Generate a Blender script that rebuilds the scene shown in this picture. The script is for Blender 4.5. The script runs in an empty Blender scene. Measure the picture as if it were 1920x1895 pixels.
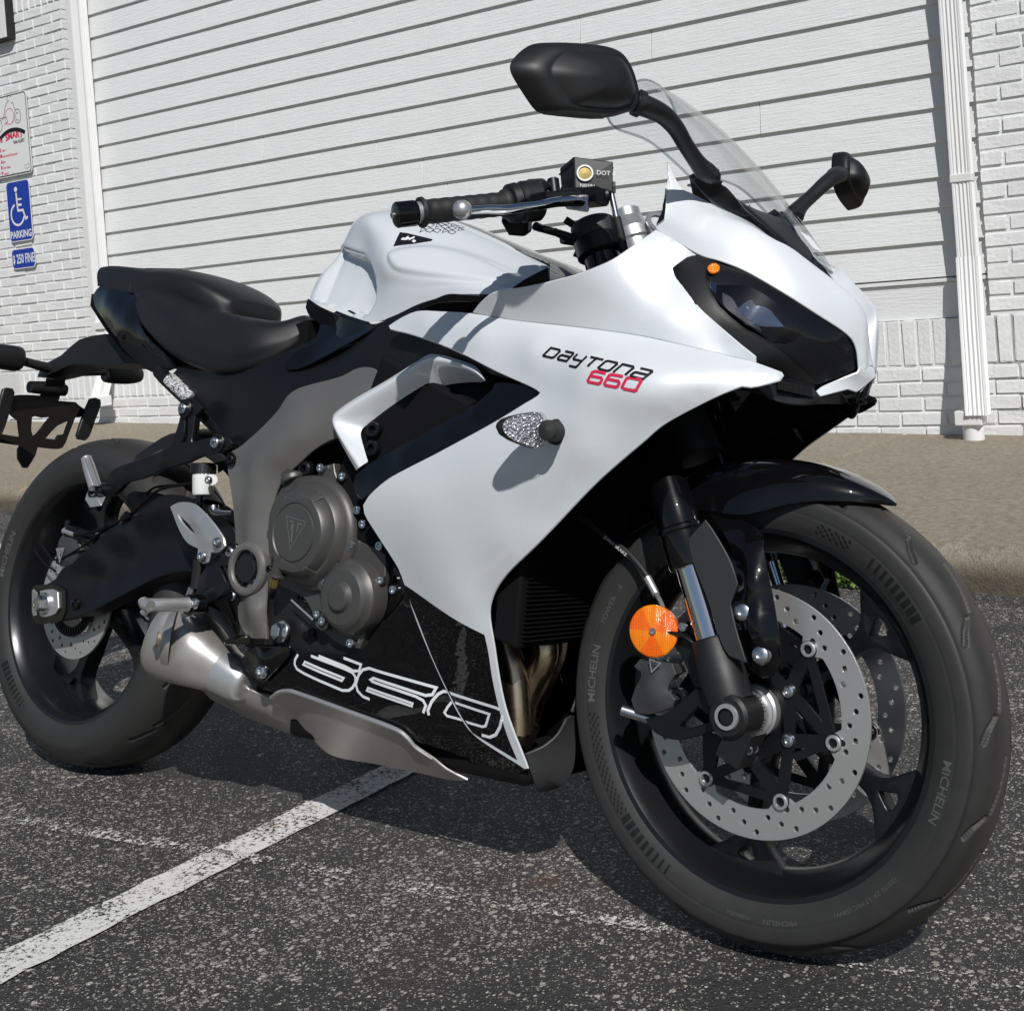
import bpy, bmesh, math, random
import numpy as np
from mathutils import Vector, Matrix, geometry
random.seed(7); rng = np.random.default_rng(7)
R = math.radians
SC = bpy.context.scene
COL = SC.collection

# ------------------------------------------------------------------ camera
cam = bpy.data.objects.new('camera', bpy.data.cameras.new('camera'))
COL.objects.link(cam)
cr, cu, cf = Vector((0.81790831, 0.57221951, -0.05992362)), Vector((0.03442324, 0.05529573, 0.99787646)), Vector((-0.5743179, 0.8182342, -0.02552919))
m = Matrix((cr, cu, -cf)).transposed().to_4x4()
m.translation = (2.1522992, -1.4037814, 0.8356202)
cam.matrix_world = m
cam.data.sensor_fit = 'HORIZONTAL'; cam.data.sensor_width = 36
cam.data.lens = 2333.256 / 1920 * 36
cam.data.shift_x = -(1059.643 - 960) / 1920
cam.data.shift_y = -(947.5 - 628.007) / 1920
cam.data.clip_start = .02; cam.data.clip_end = 2000
SC.camera = cam

# ------------------------------------------------------------------ daylight
SUN_EL, SUN_AZ = R(44.5), R(-45.3)
sdir = Vector((math.cos(SUN_EL)*math.cos(SUN_AZ), math.cos(SUN_EL)*math.sin(SUN_AZ), math.sin(SUN_EL)))
world = bpy.data.worlds.new("World"); SC.world = world; world.use_nodes = True
wt = world.node_tree
bg = wt.nodes['Background']
sky = wt.nodes.new('ShaderNodeTexSky'); sky.sky_type = 'NISHITA'; sky.sun_disc = False
sky.sun_elevation = SUN_EL; sky.sun_rotation = math.pi/2 - SUN_AZ
sky.air_density = 1.0; sky.dust_density = .6; sky.ozone_density = 1.5
wt.links.new(sky.outputs[0], bg.inputs[0]); bg.inputs[1].default_value = .05
sun = bpy.data.objects.new('sun', bpy.data.lights.new('sun', 'SUN')); COL.objects.link(sun)
sun.data.energy = 3.95; sun.data.angle = R(.53); sun.data.color = (1, .98, .955)
sun.rotation_euler = sdir.to_track_quat('Z', 'Y').to_euler()
vs = SC.view_settings
vs.view_transform = 'Standard'; vs.look = 'None'; vs.exposure = 0.0; vs.gamma = 1; vs.use_curve_mapping = False
SC.cycles.max_bounces = 10; SC.cycles.transparent_max_bounces = 16

# ------------------------------------------------------------------ materials
def nt(name):
    mt = bpy.data.materials.new(name); mt.use_nodes = True
    return mt, mt.node_tree.nodes, mt.node_tree.links, mt.node_tree.nodes['Principled BSDF']
def setp(p, **k):
    for a, v in k.items():
        s = p.inputs[a.replace('_', ' ')]
        s.default_value = (*v, 1) if isinstance(v, tuple) and len(v) == 3 else v
def noise(N, L, scale, detail=3, rough=.6, vec=None, co='Object'):
    tc = N.new('ShaderNodeTexCoord'); n = N.new('ShaderNodeTexNoise')
    n.inputs['Scale'].default_value = scale; n.inputs['Detail'].default_value = detail; n.inputs['Roughness'].default_value = rough
    if vec is not None:
        mp = N.new('ShaderNodeMapping'); mp.inputs['Scale'].default_value = vec
        L.new(tc.outputs[co], mp.inputs[0]); L.new(mp.outputs[0], n.inputs[0])
    else: L.new(tc.outputs[co], n.inputs[0])
    return n.outputs[0]
def ramp(N, L, f, stops):
    r = N.new('ShaderNodeValToRGB'); e = r.color_ramp.elements
    while len(e) < len(stops): e.new(.5)
    for i, (p, c) in enumerate(stops):
        e[i].position = p; e[i].color = (*c, 1) if isinstance(c, tuple) else (c, c, c, 1)
    L.new(f, r.inputs[0]); return r.outputs[0]
def bump(N, L, P, h, strength, dist=.001):
    b = N.new('ShaderNodeBump'); b.inputs['Strength'].default_value = strength; b.inputs['Distance'].default_value = dist
    L.new(h, b.inputs['Height']); L.new(b.outputs[0], P.inputs['Normal']); return b
def mixc(N, L, f, a, b, mode='MIX'):
    x = N.new('ShaderNodeMix'); x.data_type = 'RGBA'; x.blend_type = mode
    for s, v in ((x.inputs[0], f), (x.inputs[6], a), (x.inputs[7], b)):
        if isinstance(v, (int, float)): s.default_value = v
        elif isinstance(v, tuple): s.default_value = (*v, 1)
        else: L.new(v, s)
    return x.outputs[2]
def math_(N, L, op, a, b=0.):
    x = N.new('ShaderNodeMath'); x.operation = op
    for s, v in zip(x.inputs, (a, b)):
        if isinstance(v, (int, float)): s.default_value = v
        else: L.new(v, s)
    return x.outputs[0]
def simple(name, col, rough=.5, metal=0., coat=0., bscale=0, bstr=0., rvar=0., cvar=0., vec=None, crough=.03, spec=.5, bdist=.0006):
    mt, N, L, P = nt(name)
    setp(P, Base_Color=col, Roughness=rough, Metallic=metal)
    P.inputs['Coat Weight'].default_value = coat; P.inputs['Coat Roughness'].default_value = crough
    P.inputs['Specular IOR Level'].default_value = spec
    if bscale:
        f = noise(N, L, bscale, 4, .65, vec)
        if bstr: bump(N, L, P, f, bstr, bdist)
        if cvar: L.new(mixc(N, L, f, tuple(c*(1-cvar) for c in col), tuple(min(1, c*(1+cvar)) for c in col)), P.inputs['Base Color'])
    if rvar:
        g = noise(N, L, 14, 5, .7)
        L.new(ramp(N, L, g, [(.3, max(0, rough-rvar)), (.75, min(1, rough+rvar))]), P.inputs['Roughness'])
    return mt
M = {}
def pearl():
    mt, N, L, P = nt('pearl_white_paint')
    tc = N.new('ShaderNodeTexCoord'); v = N.new('ShaderNodeTexVoronoi'); v.inputs['Scale'].default_value = 900
    L.new(tc.outputs['Object'], v.inputs[0])
    c = mixc(N, L, ramp(N, L, v.outputs['Distance'], [(0, 1.), (.45, 0.)]), (.69, .725, .745), (.80, .835, .855))
    L.new(c, P.inputs['Base Color']); setp(P, Roughness=.38, Metallic=.12)
    P.inputs['Coat Weight'].default_value = 1; P.inputs['Coat Roughness'].default_value = .02
    f = noise(N, L, 1100, 2); bump(N, L, P, f, .12, .0004)
    return mt
M['white'] = pearl()
M['gloss'] = simple('gloss_black_paint', (.003, .003, .0035), .3, coat=1, crough=.006, spec=.05)
M['satin'] = simple('satin_black_metal', (.008, .0085, .010), .36, metal=.25, bscale=900, bstr=.12, rvar=.06)
M['matt'] = simple('matt_black_plastic', (.0085, .0085, .009), .5, bscale=700, bstr=.25, rvar=.08)
M['guard'] = simple('grained_grey_plastic', (.028, .0285, .029), .5, bscale=1100, bstr=.6, rvar=.05)
M['inner'] = simple('inner_black', (.003, .003, .0035), .8, spec=.2)
M['rim'] = simple('wheel_black_paint', (.012, .0125, .014), .3, metal=.4, coat=.3, crough=.15, bscale=800, bstr=.06, rvar=.05)
M['cover'] = simple('engine_grey_paint', (.088, .086, .083), .42, metal=.45, bscale=1300, bstr=.3, rvar=.05)
M['frame'] = simple('frame_graphite_paint', (.165, .160, .153), .42, metal=.35, bscale=1300, bstr=.25, rvar=.05)
M['alu'] = simple('cast_aluminium', (.58, .58, .575), .36, metal=.75, bscale=500, bstr=.15, rvar=.08)
M['steel'] = simple('brushed_steel', (.46, .44, .41), .38, metal=.7, bscale=60, bstr=.08, vec=(.3, 6, 6), rvar=.1)
M['header'] = simple('heated_steel_pipe', (.50, .40, .27), .3, metal=1, bscale=30, cvar=.25, rvar=.1)
M['chrome'] = simple('polished_chrome', (.80, .80, .81), .06, metal=1)
M['mirror'] = simple('lamp_mirror_coating', (.62, .68, .78), .04, metal=1)
M['bolt'] = simple('zinc_bolt', (.62, .63, .65), .27, metal=1)
def discmat(name, cx, cz):
    """ground steel with fine concentric tool marks round the wheel axis"""
    mt, N, L, P = nt(name); tc = N.new('ShaderNodeTexCoord'); sp = N.new('ShaderNodeSeparateXYZ'); L.new(tc.outputs['Object'], sp.inputs[0])
    a = math_(N, L, 'SUBTRACT', sp.outputs[0], cx); b = math_(N, L, 'SUBTRACT', sp.outputs[2], cz)
    r_ = math_(N, L, 'SQRT', math_(N, L, 'ADD', math_(N, L, 'MULTIPLY', a, a), math_(N, L, 'MULTIPLY', b, b)))
    cb = N.new('ShaderNodeCombineXYZ'); L.new(math_(N, L, 'MULTIPLY', r_, 900.), cb.inputs[0]); n = N.new('ShaderNodeTexNoise'); n.inputs['Scale'].default_value = 1; n.inputs['Detail'].default_value = 3; L.new(cb.outputs[0], n.inputs[0])
    setp(P, Metallic=.7, Roughness=.3); L.new(mixc(N, L, n.outputs[0], (.42, .415, .40), (.66, .655, .64)), P.inputs['Base Color']); bump(N, L, P, n.outputs[0], .6, .0006); return mt
M['disc'] = discmat('machined_disc_steel', 1.425, .2995); M['reardisc'] = discmat('machined_rear_disc_steel', 0., .315)
def rubber():
    mt, N, L, P = nt('tyre_rubber'); tc = N.new('ShaderNodeTexCoord'); sp = N.new('ShaderNodeSeparateXYZ'); L.new(tc.outputs['Object'], sp.inputs[0])
    a = noise(N, L, 40, 5, .65); b = noise(N, L, 8, 4, .6); f = noise(N, L, 900, 2)
    base = mixc(N, L, a, (.020, .020, .0195), (.034, .0335, .032))
    w = math_(N, L, 'ADD', math_(N, L, 'ABSOLUTE', sp.outputs[1]), math_(N, L, 'MULTIPLY', math_(N, L, 'SUBTRACT', b, .5), .03))
    base = mixc(N, L, ramp(N, L, w, [(.006, .75), (.034, 0.)]), base, (.072, .065, .054))      # scuffed running band
    L.new(base, P.inputs['Base Color']); setp(P, Roughness=.56); P.inputs['Specular IOR Level'].default_value = .4
    bump(N, L, P, math_(N, L, 'ADD', f, a), .25, .0005); return mt
M['rubber'] = rubber()
M['mark'] = simple('raised_rubber', (.085, .085, .083), .5, spec=.4)
M['markdark'] = simple('shiny_rubber_inset', (.008, .008, .008), .42, spec=.4)
M['grip'] = simple('grip_rubber', (.012, .012, .012), .6, bscale=300, bstr=.3)
M['seat'] = simple('seat_vinyl', (.0095, .0095, .010), .46, bscale=1500, bstr=.55, rvar=.06)
M['rad'] = simple('radiator_core', (.004, .004, .004), .6, bscale=30, bstr=.8, vec=(1, 1, 60))
M['red'] = simple('red_reflector', (.45, .01, .02), .15, coat=1)
M['redink'] = simple('red_print', (.62, .02, .07), .4, coat=.6)
M['blackink'] = simple('black_print', (.006, .006, .007), .45, coat=.15)
M['whiteink'] = simple('white_print', (.75, .77, .78), .4, coat=.5)
M['brass'] = simple('brass_fitting', (.55, .42, .16), .3, metal=1)
M['cup'] = simple('reservoir_plastic', (.72, .73, .70), .35, spec=.5)
M['paper'] = simple('paper_label', (.78, .79, .80), .6)
M['calip'] = simple('caliper_grey', (.075, .075, .078), .45, metal=.5, bscale=900, bstr=.2)
def orange():
    mt, N, L, P = nt('amber_reflector_plastic')
    setp(P, Base_Color=(1.0, .27, .0), Roughness=.14); P.inputs['Coat Weight'].default_value = 1
    tc = N.new('ShaderNodeTexCoord'); v = N.new('ShaderNodeTexVoronoi'); v.inputs['Scale'].default_value = 420; v.inputs['Randomness'].default_value = .15
    L.new(tc.outputs['Object'], v.inputs[0]); bump(N, L, P, v.outputs['Distance'], 1., .0012)
    # shading of six tilted prism sectors, painted in as two oranges
    mp = N.new('ShaderNodeMapping'); mp.inputs['Location'].default_value = (-RC[0], -RC[1], -RC[2]); L.new(tc.outputs['Object'], mp.inputs[0]); sp = N.new('ShaderNodeSeparateXYZ'); L.new(mp.outputs[0], sp.inputs[0])
    an = math_(N, L, 'ARCTAN2', sp.outputs[2], sp.outputs[0]); sec = math_(N, L, 'GREATER_THAN', math_(N, L, 'SINE', math_(N, L, 'MULTIPLY', an, 3)), 0.)
    col = mixc(N, L, sec, (1., .34, .0), (.95, .17, .0))
    L.new(mixc(N, L, ramp(N, L, v.outputs['Distance'], [(.1, 0.), (.6, .6)]), col, (.85, .10, .0)), P.inputs['Base Color'])
    return mt
RC = (1.3037,-0.1120,0.3890)
M['orange'] = orange()
def clearglass(name, tint, fac=1., rough=.0):
    mt, N, L, P = nt(name); N.remove(P); out = N['Material Output']
    t = N.new('ShaderNodeBsdfTransparent'); t.inputs[0].default_value = (*tint, 1)
    g = N.new('ShaderNodeBsdfGlossy'); g.inputs['Roughness'].default_value = rough
    f = N.new('ShaderNodeFresnel'); ge = N.new('ShaderNodeNewGeometry'); mx = N.new('ShaderNodeMapRange'); mx.inputs['To Min'].default_value = 1.49; mx.inputs['To Max'].default_value = 1/1.49; L.new(ge.outputs['Backfacing'], mx.inputs[0]); L.new(mx.outputs[0], f.inputs[0])
    x = N.new('ShaderNodeMixShader'); L.new(math_(N, L, 'MULTIPLY', f.outputs[0], fac), x.inputs[0])
    L.new(t.outputs[0], x.inputs[1]); L.new(g.outputs[0], x.inputs[2]); L.new(x.outputs[0], out.inputs[0])
    return mt
M['screen'] = clearglass('clear_acrylic', (.965, .97, .97), .8)
M['lens'] = clearglass('headlight_lens', (.80, .81, .83), .9)
M['edge'] = clearglass('polished_acrylic_edge', (.80, .83, .83), 3.)
M['bezel'] = simple('recessed_black_plastic', (.006, .006, .0065), .45, bscale=500, bstr=.2, spec=.35)
M['siglens'] = clearglass('clear_indicator_lens', (.92, .92, .93), 1.)
def sparkle():
    mt, N, L, P = nt('faceted_reflector'); setp(P, Base_Color=(.86, .87, .89), Metallic=1., Roughness=.3)
    tc = N.new('ShaderNodeTexCoord'); v = N.new('ShaderNodeTexVoronoi'); v.inputs['Scale'].default_value = 300
    L.new(tc.outputs['Object'], v.inputs[0]); bump(N, L, P, v.outputs['Distance'], 1., .004); return mt
M['sparkle'] = sparkle()

# setting materials
def asphalt():
    mt, N, L, P = nt('worn_asphalt')
    tc = N.new('ShaderNodeTexCoord')
    def vor(s, off=0):
        v = N.new('ShaderNodeTexVoronoi'); v.inputs['Scale'].default_value = s
        mp = N.new('ShaderNodeMapping'); mp.inputs['Location'].default_value = (off, off*.7, 0)
        L.new(tc.outputs['Object'], mp.inputs[0]); L.new(mp.outputs[0], v.inputs[0]); return v
    big = noise(N, L, 1.6, 5, .62); mid = noise(N, L, 9, 5, .7, (.55, 1, 1)); fine = noise(N, L, 260, 4, .7)
    dens = math_(N, L, 'ADD', math_(N, L, 'MULTIPLY', big, .75), math_(N, L, 'MULTIPLY', mid, .5))
    dens = ramp(N, L, dens, [(.50, 0.), (.76, 1.)])
    base = mixc(N, L, fine, (.016, .016, .0175), (.060, .0575, .056))
    base = mixc(N, L, math_(N, L, 'MULTIPLY', dens, .35), base, (.085, .078, .073))
    h = fine
    for s, lo, hi, offs, r0 in ((330, .76, .46, 0, .36), (180, .82, .44, 3, .40), (95, .93, .66, 7, .42)):
        v = vor(s, offs)
        pick = N.new('ShaderNodeSeparateColor'); L.new(v.outputs['Color'], pick.inputs[0])
        th = N.new('ShaderNodeMapRange'); th.inputs['To Min'].default_value = lo+.12; th.inputs['To Max'].default_value = hi
        L.new(dens, th.inputs[0])
        on = math_(N, L, 'GREATER_THAN', pick.outputs[0], th.outputs[0])
        wob = math_(N, L, 'MULTIPLY', math_(N, L, 'SUBTRACT', fine, .5), 1.1); shape = math_(N, L, 'LESS_THAN', math_(N, L, 'ADD', v.outputs['Distance'], wob), r0)
        k = math_(N, L, 'MULTIPLY', on, shape)
        stone = mixc(N, L, pick.outputs[1], (.17, .16, .145), (.60, .565, .50))
        base = mixc(N, L, k, base, stone)
        h = math_(N, L, 'ADD', h, math_(N, L, 'MULTIPLY', math_(N, L, 'MULTIPLY', math_(N, L, 'SUBTRACT', .5, v.outputs['Distance']), pick.outputs[2]), 1.0))
    sp0 = N.new('ShaderNodeSeparateXYZ'); L.new(tc.outputs['Object'], sp0.inputs[0])
    for sx, sy, sr, amt, colr in ((1.046, -.256, .085, .38, (.085, .052, .034)), (1.06, .02, .035, .5, (.13, .065, .035)), (1.72, .62, .05, .4, (.2, .08, .06)), (.545, -.03, .014, .9, (.42, .17, .03))):   # old rust and oil marks
        da = math_(N, L, 'SUBTRACT', sp0.outputs[0], sx); db = math_(N, L, 'SUBTRACT', sp0.outputs[1], sy)
        dd = math_(N, L, 'SQRT', math_(N, L, 'ADD', math_(N, L, 'MULTIPLY', da, da), math_(N, L, 'MULTIPLY', db, db)))
        dd = math_(N, L, 'ADD', math_(N, L, 'DIVIDE', dd, sr), math_(N, L, 'MULTIPLY', math_(N, L, 'SUBTRACT', mid, .5), 2.2))
        base = mixc(N, L, math_(N, L, 'MULTIPLY', ramp(N, L, dd, [(.45, amt), (1.0, 0.)]), ramp(N, L, fine, [(.3, .5), (.6, 1.)])), base, colr)
    rust = noise(N, L, 2.3, 4, .6)
    base = mixc(N, L, math_(N, L, 'MULTIPLY', ramp(N, L, rust, [(.70, 0.), (.80, 1.)]), .35), base, (.20, .10, .055))
    L.new(base, P.inputs['Base Color']); setp(P, Roughness=.72); P.inputs['Specular IOR Level'].default_value = .45
    bump(N, L, P, h, 1., .0045)
    return mt
M['asphalt'] = asphalt()
def paintline(nm, lo, hi):
    mt, N, L, P = nt(nm); out = N['Material Output']
    a = noise(N, L, 150, 4, .75); b = noise(N, L, 9, 4, .6)
    k = ramp(N, L, math_(N, L, 'ADD', math_(N, L, 'MULTIPLY', a, .9), math_(N, L, 'MULTIPLY', b, .45)), [(lo, 0.), (hi, 1.)])
    setp(P, Base_Color=(.62, .61, .57), Roughness=.75)
    L.new(mixc(N, L, a, (.50, .49, .46), (.80, .79, .75)), P.inputs['Base Color']); bump(N, L, P, a, .8, .003)
    t = N.new('ShaderNodeBsdfTransparent'); x = N.new('ShaderNodeMixShader')
    L.new(k, x.inputs[0])
    L.new(t.outputs[0], x.inputs[1]); L.new(P.outputs[0], x.inputs[2])
    L.new(x.outputs[0], out.inputs[0]); return mt
M['line'] = paintline('worn_white_line_paint', .585, .66); M['ghost'] = paintline('almost_gone_line_paint', .72, .78)
def concrete():
    mt, N, L, P = nt('weathered_concrete')
    a = noise(N, L, 1.6, 5, .65); b = noise(N, L, 170, 4, .75); c = noise(N, L, 42, 5, .72)
    base = mixc(N, L, a, (.38, .315, .22), (.55, .49, .385))
    base = mixc(N, L, ramp(N, L, b, [(.36, 0.), (.66, 1.)]), mixc(N, L, .45, base, (.10, .085, .06)), base)
    base = mixc(N, L, ramp(N, L, b, [(.66, 0.), (.76, .8)]), base, (.60, .56, .48))
    base = mixc(N, L, math_(N, L, 'MULTIPLY', ramp(N, L, c, [(.40, 0.), (.64, 1.)]), .55), base, (.13, .105, .07))
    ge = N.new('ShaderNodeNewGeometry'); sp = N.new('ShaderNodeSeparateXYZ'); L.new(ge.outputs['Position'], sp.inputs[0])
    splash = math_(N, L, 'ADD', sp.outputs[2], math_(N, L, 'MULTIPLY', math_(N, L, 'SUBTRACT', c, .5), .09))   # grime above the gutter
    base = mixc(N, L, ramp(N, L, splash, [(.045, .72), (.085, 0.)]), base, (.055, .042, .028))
    L.new(base, P.inputs['Base Color']); setp(P, Roughness=.85)
    bump(N, L, P, math_(N, L, 'ADD', b, math_(N, L, 'MULTIPLY', c, 1.2)), 1., .009); return mt
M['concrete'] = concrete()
def wallpaint(name, vec, scale, strength, dist, lo, hi):
    mt, N, L, P = nt(name)
    a = noise(N, L, scale, 6, .65, vec); b = noise(N, L, 3.2, 4, .6); d = noise(N, L, 60, 3, .6)
    base = mixc(N, L, b, lo, hi)
    base = mixc(N, L, ramp(N, L, a, [(.27, .22), (.40, 0.)]), base, (.30, .29, .26))
    L.new(base, P.inputs['Base Color']); setp(P, Roughness=.55)
    h = math_(N, L, 'ADD', a, math_(N, L, 'MULTIPLY', d, .35)); bump(N, L, P, h, strength, dist); return mt
M['plank'] = wallpaint('white_painted_wood', (1.2, 12, 16), 7, .8, .004, (.71, .72, .715), (.79, .80, .795))
M['brick'] = wallpaint('white_painted_brick', (1, 1, 1), 24, .8, .006, (.71, .72, .715), (.80, .80, .79))
M['pipe'] = simple('white_enamelled_metal', (.76, .76, .75), .4, bscale=6, cvar=.05, rvar=.08)
M['signwhite'] = simple('sign_white', (.74, .74, .73), .45)
M['blue'] = simple('sign_blue', (.012, .045, .34), .45)
M['leaf'] = simple('weed_leaf', (.10, .17, .03), .55, bscale=60, cvar=.4)

# ------------------------------------------------------------------ mesh helpers
def V3(p): return Vector(p)
def mesh_obj(name, verts, faces, mats, parent=None, smooth=35, mi=None):
    me = bpy.data.meshes.new(name); me.from_pydata([tuple(map(float, v)) for v in verts], [], faces)
    for mm in (mats if isinstance(mats, (list, tuple)) else [mats]): me.materials.append(M[mm] if isinstance(mm, str) else mm)
    if mi is not None: me.polygons.foreach_set('material_index', mi)
    me.update()
    if smooth:
        me.polygons.foreach_set('use_smooth', [True]*len(me.polygons))
        me.set_sharp_from_angle(angle=R(smooth))
    o = bpy.data.objects.new(name, me); COL.objects.link(o)
    if parent: o.parent = parent
    return o
def fixn(o):
    bm = bmesh.new(); bm.from_mesh(o.data); bmesh.ops.remove_doubles(bm, verts=bm.verts, dist=1e-6)
    bmesh.ops.recalc_face_normals(bm, faces=bm.faces); bm.to_mesh(o.data); bm.free(); return o
def mir(VF): return [(x, -y, z) for x, y, z in VF[0]], [tuple(reversed(f)) for f in VF[1]]
def join(*vfs):
    Vs, Fs = [], []
    for v, f in vfs:
        n = len(Vs); Vs += [tuple(p) for p in v]; Fs += [tuple(i+n for i in q) for q in f]
    return Vs, Fs
def frame(axis, up=(0, 0, 1)):
    a = V3(axis).normalized(); u = V3(up)
    if abs(a.dot(u)) > .98: u = V3((1, 0, 0))
    b = u.cross(a).normalized(); return a, b, a.cross(b)
def lathe(prof, c, axis, seg=32, up=(0, 0, 1), arc=2*math.pi):
    a, b, d = frame(axis, up); c = V3(c); Vs, Fs = [], []
    closed = arc > 6.28; n = seg if closed else seg+1
    for h, r in prof:
        for i in range(n):
            t = arc*i/seg; Vs.append(c + a*h + (b*math.cos(t) + d*math.sin(t))*r)
    for j in range(len(prof)-1):
        for i in range(seg):
            k = (i+1) % n; Fs.append((j*n+i, j*n+k, (j+1)*n+k, (j+1)*n+i))
    return Vs, Fs
def cyl(p0, p1, r, seg=20, r1=None, bev=.0):
    p0, p1 = V3(p0), V3(p1); Lg = (p1-p0).length; r1 = r if r1 is None else r1
    pr = [(0, 1e-5), (0, r-bev), (bev, r), (Lg-bev, r1), (Lg, r1-bev), (Lg, 1e-5)] if bev else [(0, 1e-5), (0, r), (Lg, r1), (Lg, 1e-5)]
    return lathe(pr, p0, p1-p0, seg)
def crspline(P, n, closed=False):
    P = np.array(P, float); k = len(P); out = []
    rngk = range(k if closed else k-1)
    for i in rngk:
        p1, p2 = P[i], P[(i+1) % k]
        p0 = P[i-1] if (closed or i > 0) else 2*p1-p2
        p3 = P[(i+2) % k] if (closed or i+2 < k) else 2*p2-p1
        for j in range(n):
            t = j/n; out.append(.5*((2*p1)+(p2-p0)*t+(2*p0-5*p1+4*p2-p3)*t*t+(3*p1-p0-3*p2+p3)*t**3))
    if not closed: out.append(P[-1])
    return np.array(out)
def tube(path, r, seg=10, n=6, flat=1.0):
    """round bar along a path; r is one radius or one per control point"""
    P = np.array(path, float); rr = np.full(len(P), r) if np.isscalar(r) else np.array(r, float)
    Q = crspline(np.c_[P, rr], n) if n > 1 else np.c_[P, rr]
    Vs, Fs = [], []; up = None
    for i in range(len(Q)):
        t = V3(Q[min(i+1, len(Q)-1), :3] - Q[max(i-1, 0), :3]).normalized()
        if up is None: up = frame(t)[1]
        up = (up - t*up.dot(t)).normalized(); s = t.cross(up)
        for k in range(seg):
            a = 2*math.pi*k/seg; Vs.append(V3(Q[i, :3]) + (up*math.cos(a) + s*math.sin(a)*flat)*Q[i, 3])
    for i in range(len(Q)-1):
        for k in range(seg): Fs.append((i*seg+k, i*seg+(k+1) % seg, (i+1)*seg+(k+1) % seg, (i+1)*seg+k))
    Fs.append(tuple(range(seg-1, -1, -1))); Fs.append(tuple((len(Q)-1)*seg+k for k in range(seg)))
    return Vs, Fs
def box(c, s, rot=None):
    Vs = []
    for x in (-.5, .5):
        for y in (-.5, .5):
            for z in (-.5, .5):
                v = V3((x*s[0], y*s[1], z*s[2]))
                if rot is not None: v = rot @ v
                Vs.append(v + V3(c))
    return Vs, [(0, 1, 3, 2), (4, 6, 7, 5), (0, 4, 5, 1), (2, 3, 7, 6), (0, 2, 6, 4), (1, 5, 7, 3)]
def hexa(p):  # eight corners: four of the bottom loop, four of the top loop
    return list(p), [(3, 2, 1, 0), (4, 5, 6, 7), (0, 1, 5, 4), (1, 2, 6, 5), (2, 3, 7, 6), (3, 0, 4, 7)]
def loft(rows, nu=6, nv=6, closed=False, caps=False, lin_u=False):
    G = np.array(rows, float)
    if nv > 1: G = np.array([crspline(r, nv, closed) for r in G])
    if nu > 1 and not lin_u: G = np.array([crspline(G[:, j], nu) for j in range(G.shape[1])]).transpose(1, 0, 2)
    a, b = G.shape[:2]; Vs = G.reshape(-1, 3).tolist(); Fs = []
    for i in range(a-1):
        for j in range(b if closed else b-1):
            k = (j+1) % b; Fs.append((i*b+j, i*b+k, (i+1)*b+k, (i+1)*b+j))
    if caps:
        Fs.append(tuple(range(b-1, -1, -1))); Fs.append(tuple((a-1)*b+k for k in range(b)))
    return Vs, Fs
def smooth_outline(P, step=.01, ang=40):
    P = np.array(P, float); k = len(P); out = []
    def corner(i):
        a = P[i]-P[i-1]; b = P[(i+1) % k]-P[i]
        c = a@b/(np.linalg.norm(a)*np.linalg.norm(b)+1e-12); return math.degrees(math.acos(max(-1, min(1, c)))) > ang
    cs = [corner(i) for i in range(k)]
    for i in range(k):
        p1, p2 = P[i], P[(i+1) % k]
        p0 = 2*p1-p2 if cs[i] else P[i-1]
        p3 = 2*p2-p1 if cs[(i+1) % k] else P[(i+2) % k]
        Ln = np.linalg.norm(p2-p1); n = max(1, int(round(Ln/step)))
        t01 = max(np.linalg.norm(p1-p0), 1e-6)**.5; t12 = max(Ln, 1e-6)**.5; t23 = max(np.linalg.norm(p3-p2), 1e-6)**.5
        m1 = (p2-p1) + t12*((p1-p0)/t01-(p2-p0)/(t01+t12)); m2 = (p2-p1) + t12*((p3-p2)/t23-(p3-p1)/(t12+t23))
        for j in range(n):
            t = j/n; out.append((2*t**3-3*t*t+1)*p1+(t**3-2*t*t+t)*m1+(-2*t**3+3*t*t)*p2+(t**3-t*t)*m2)
    return np.array(out)
def inpoly(q, poly):
    x, y = q[:, 0], q[:, 1]; ins = np.zeros(len(q), bool); j = len(poly)-1
    for i in range(len(poly)):
        xi, yi = poly[i]; xj, yj = poly[j]
        c = ((yi > y) != (yj > y)); ins ^= c & (x < (xj-xi)*(y-yi)/((yj-yi) if yj != yi else 1e-12)+xi); j = i
    return ins
class TPS:
    def __init__(s, P, v, lam=1e-5):
        s.P = P; n = len(P); K = s.k(P, P) + lam*np.eye(n); T = np.c_[np.ones(n), P]
        A = np.block([[K, T], [T.T, np.zeros((3, 3))]]); s.w = np.linalg.lstsq(A, np.r_[v, 0, 0, 0], rcond=None)[0]
    def k(s, A, B):
        r2 = ((A[:, None]-B[None])**2).sum(2)+1e-12; return .5*r2*np.log(r2)
    def __call__(s, Q):
        Q = np.atleast_2d(np.array(Q, float)); return s.k(Q, s.P)@s.w[:-3] + np.c_[np.ones(len(Q)), Q]@s.w[-3:]
AX = {'y': (0, 2, 1), 'x': (1, 2, 0), 'z': (0, 1, 2)}
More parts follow.
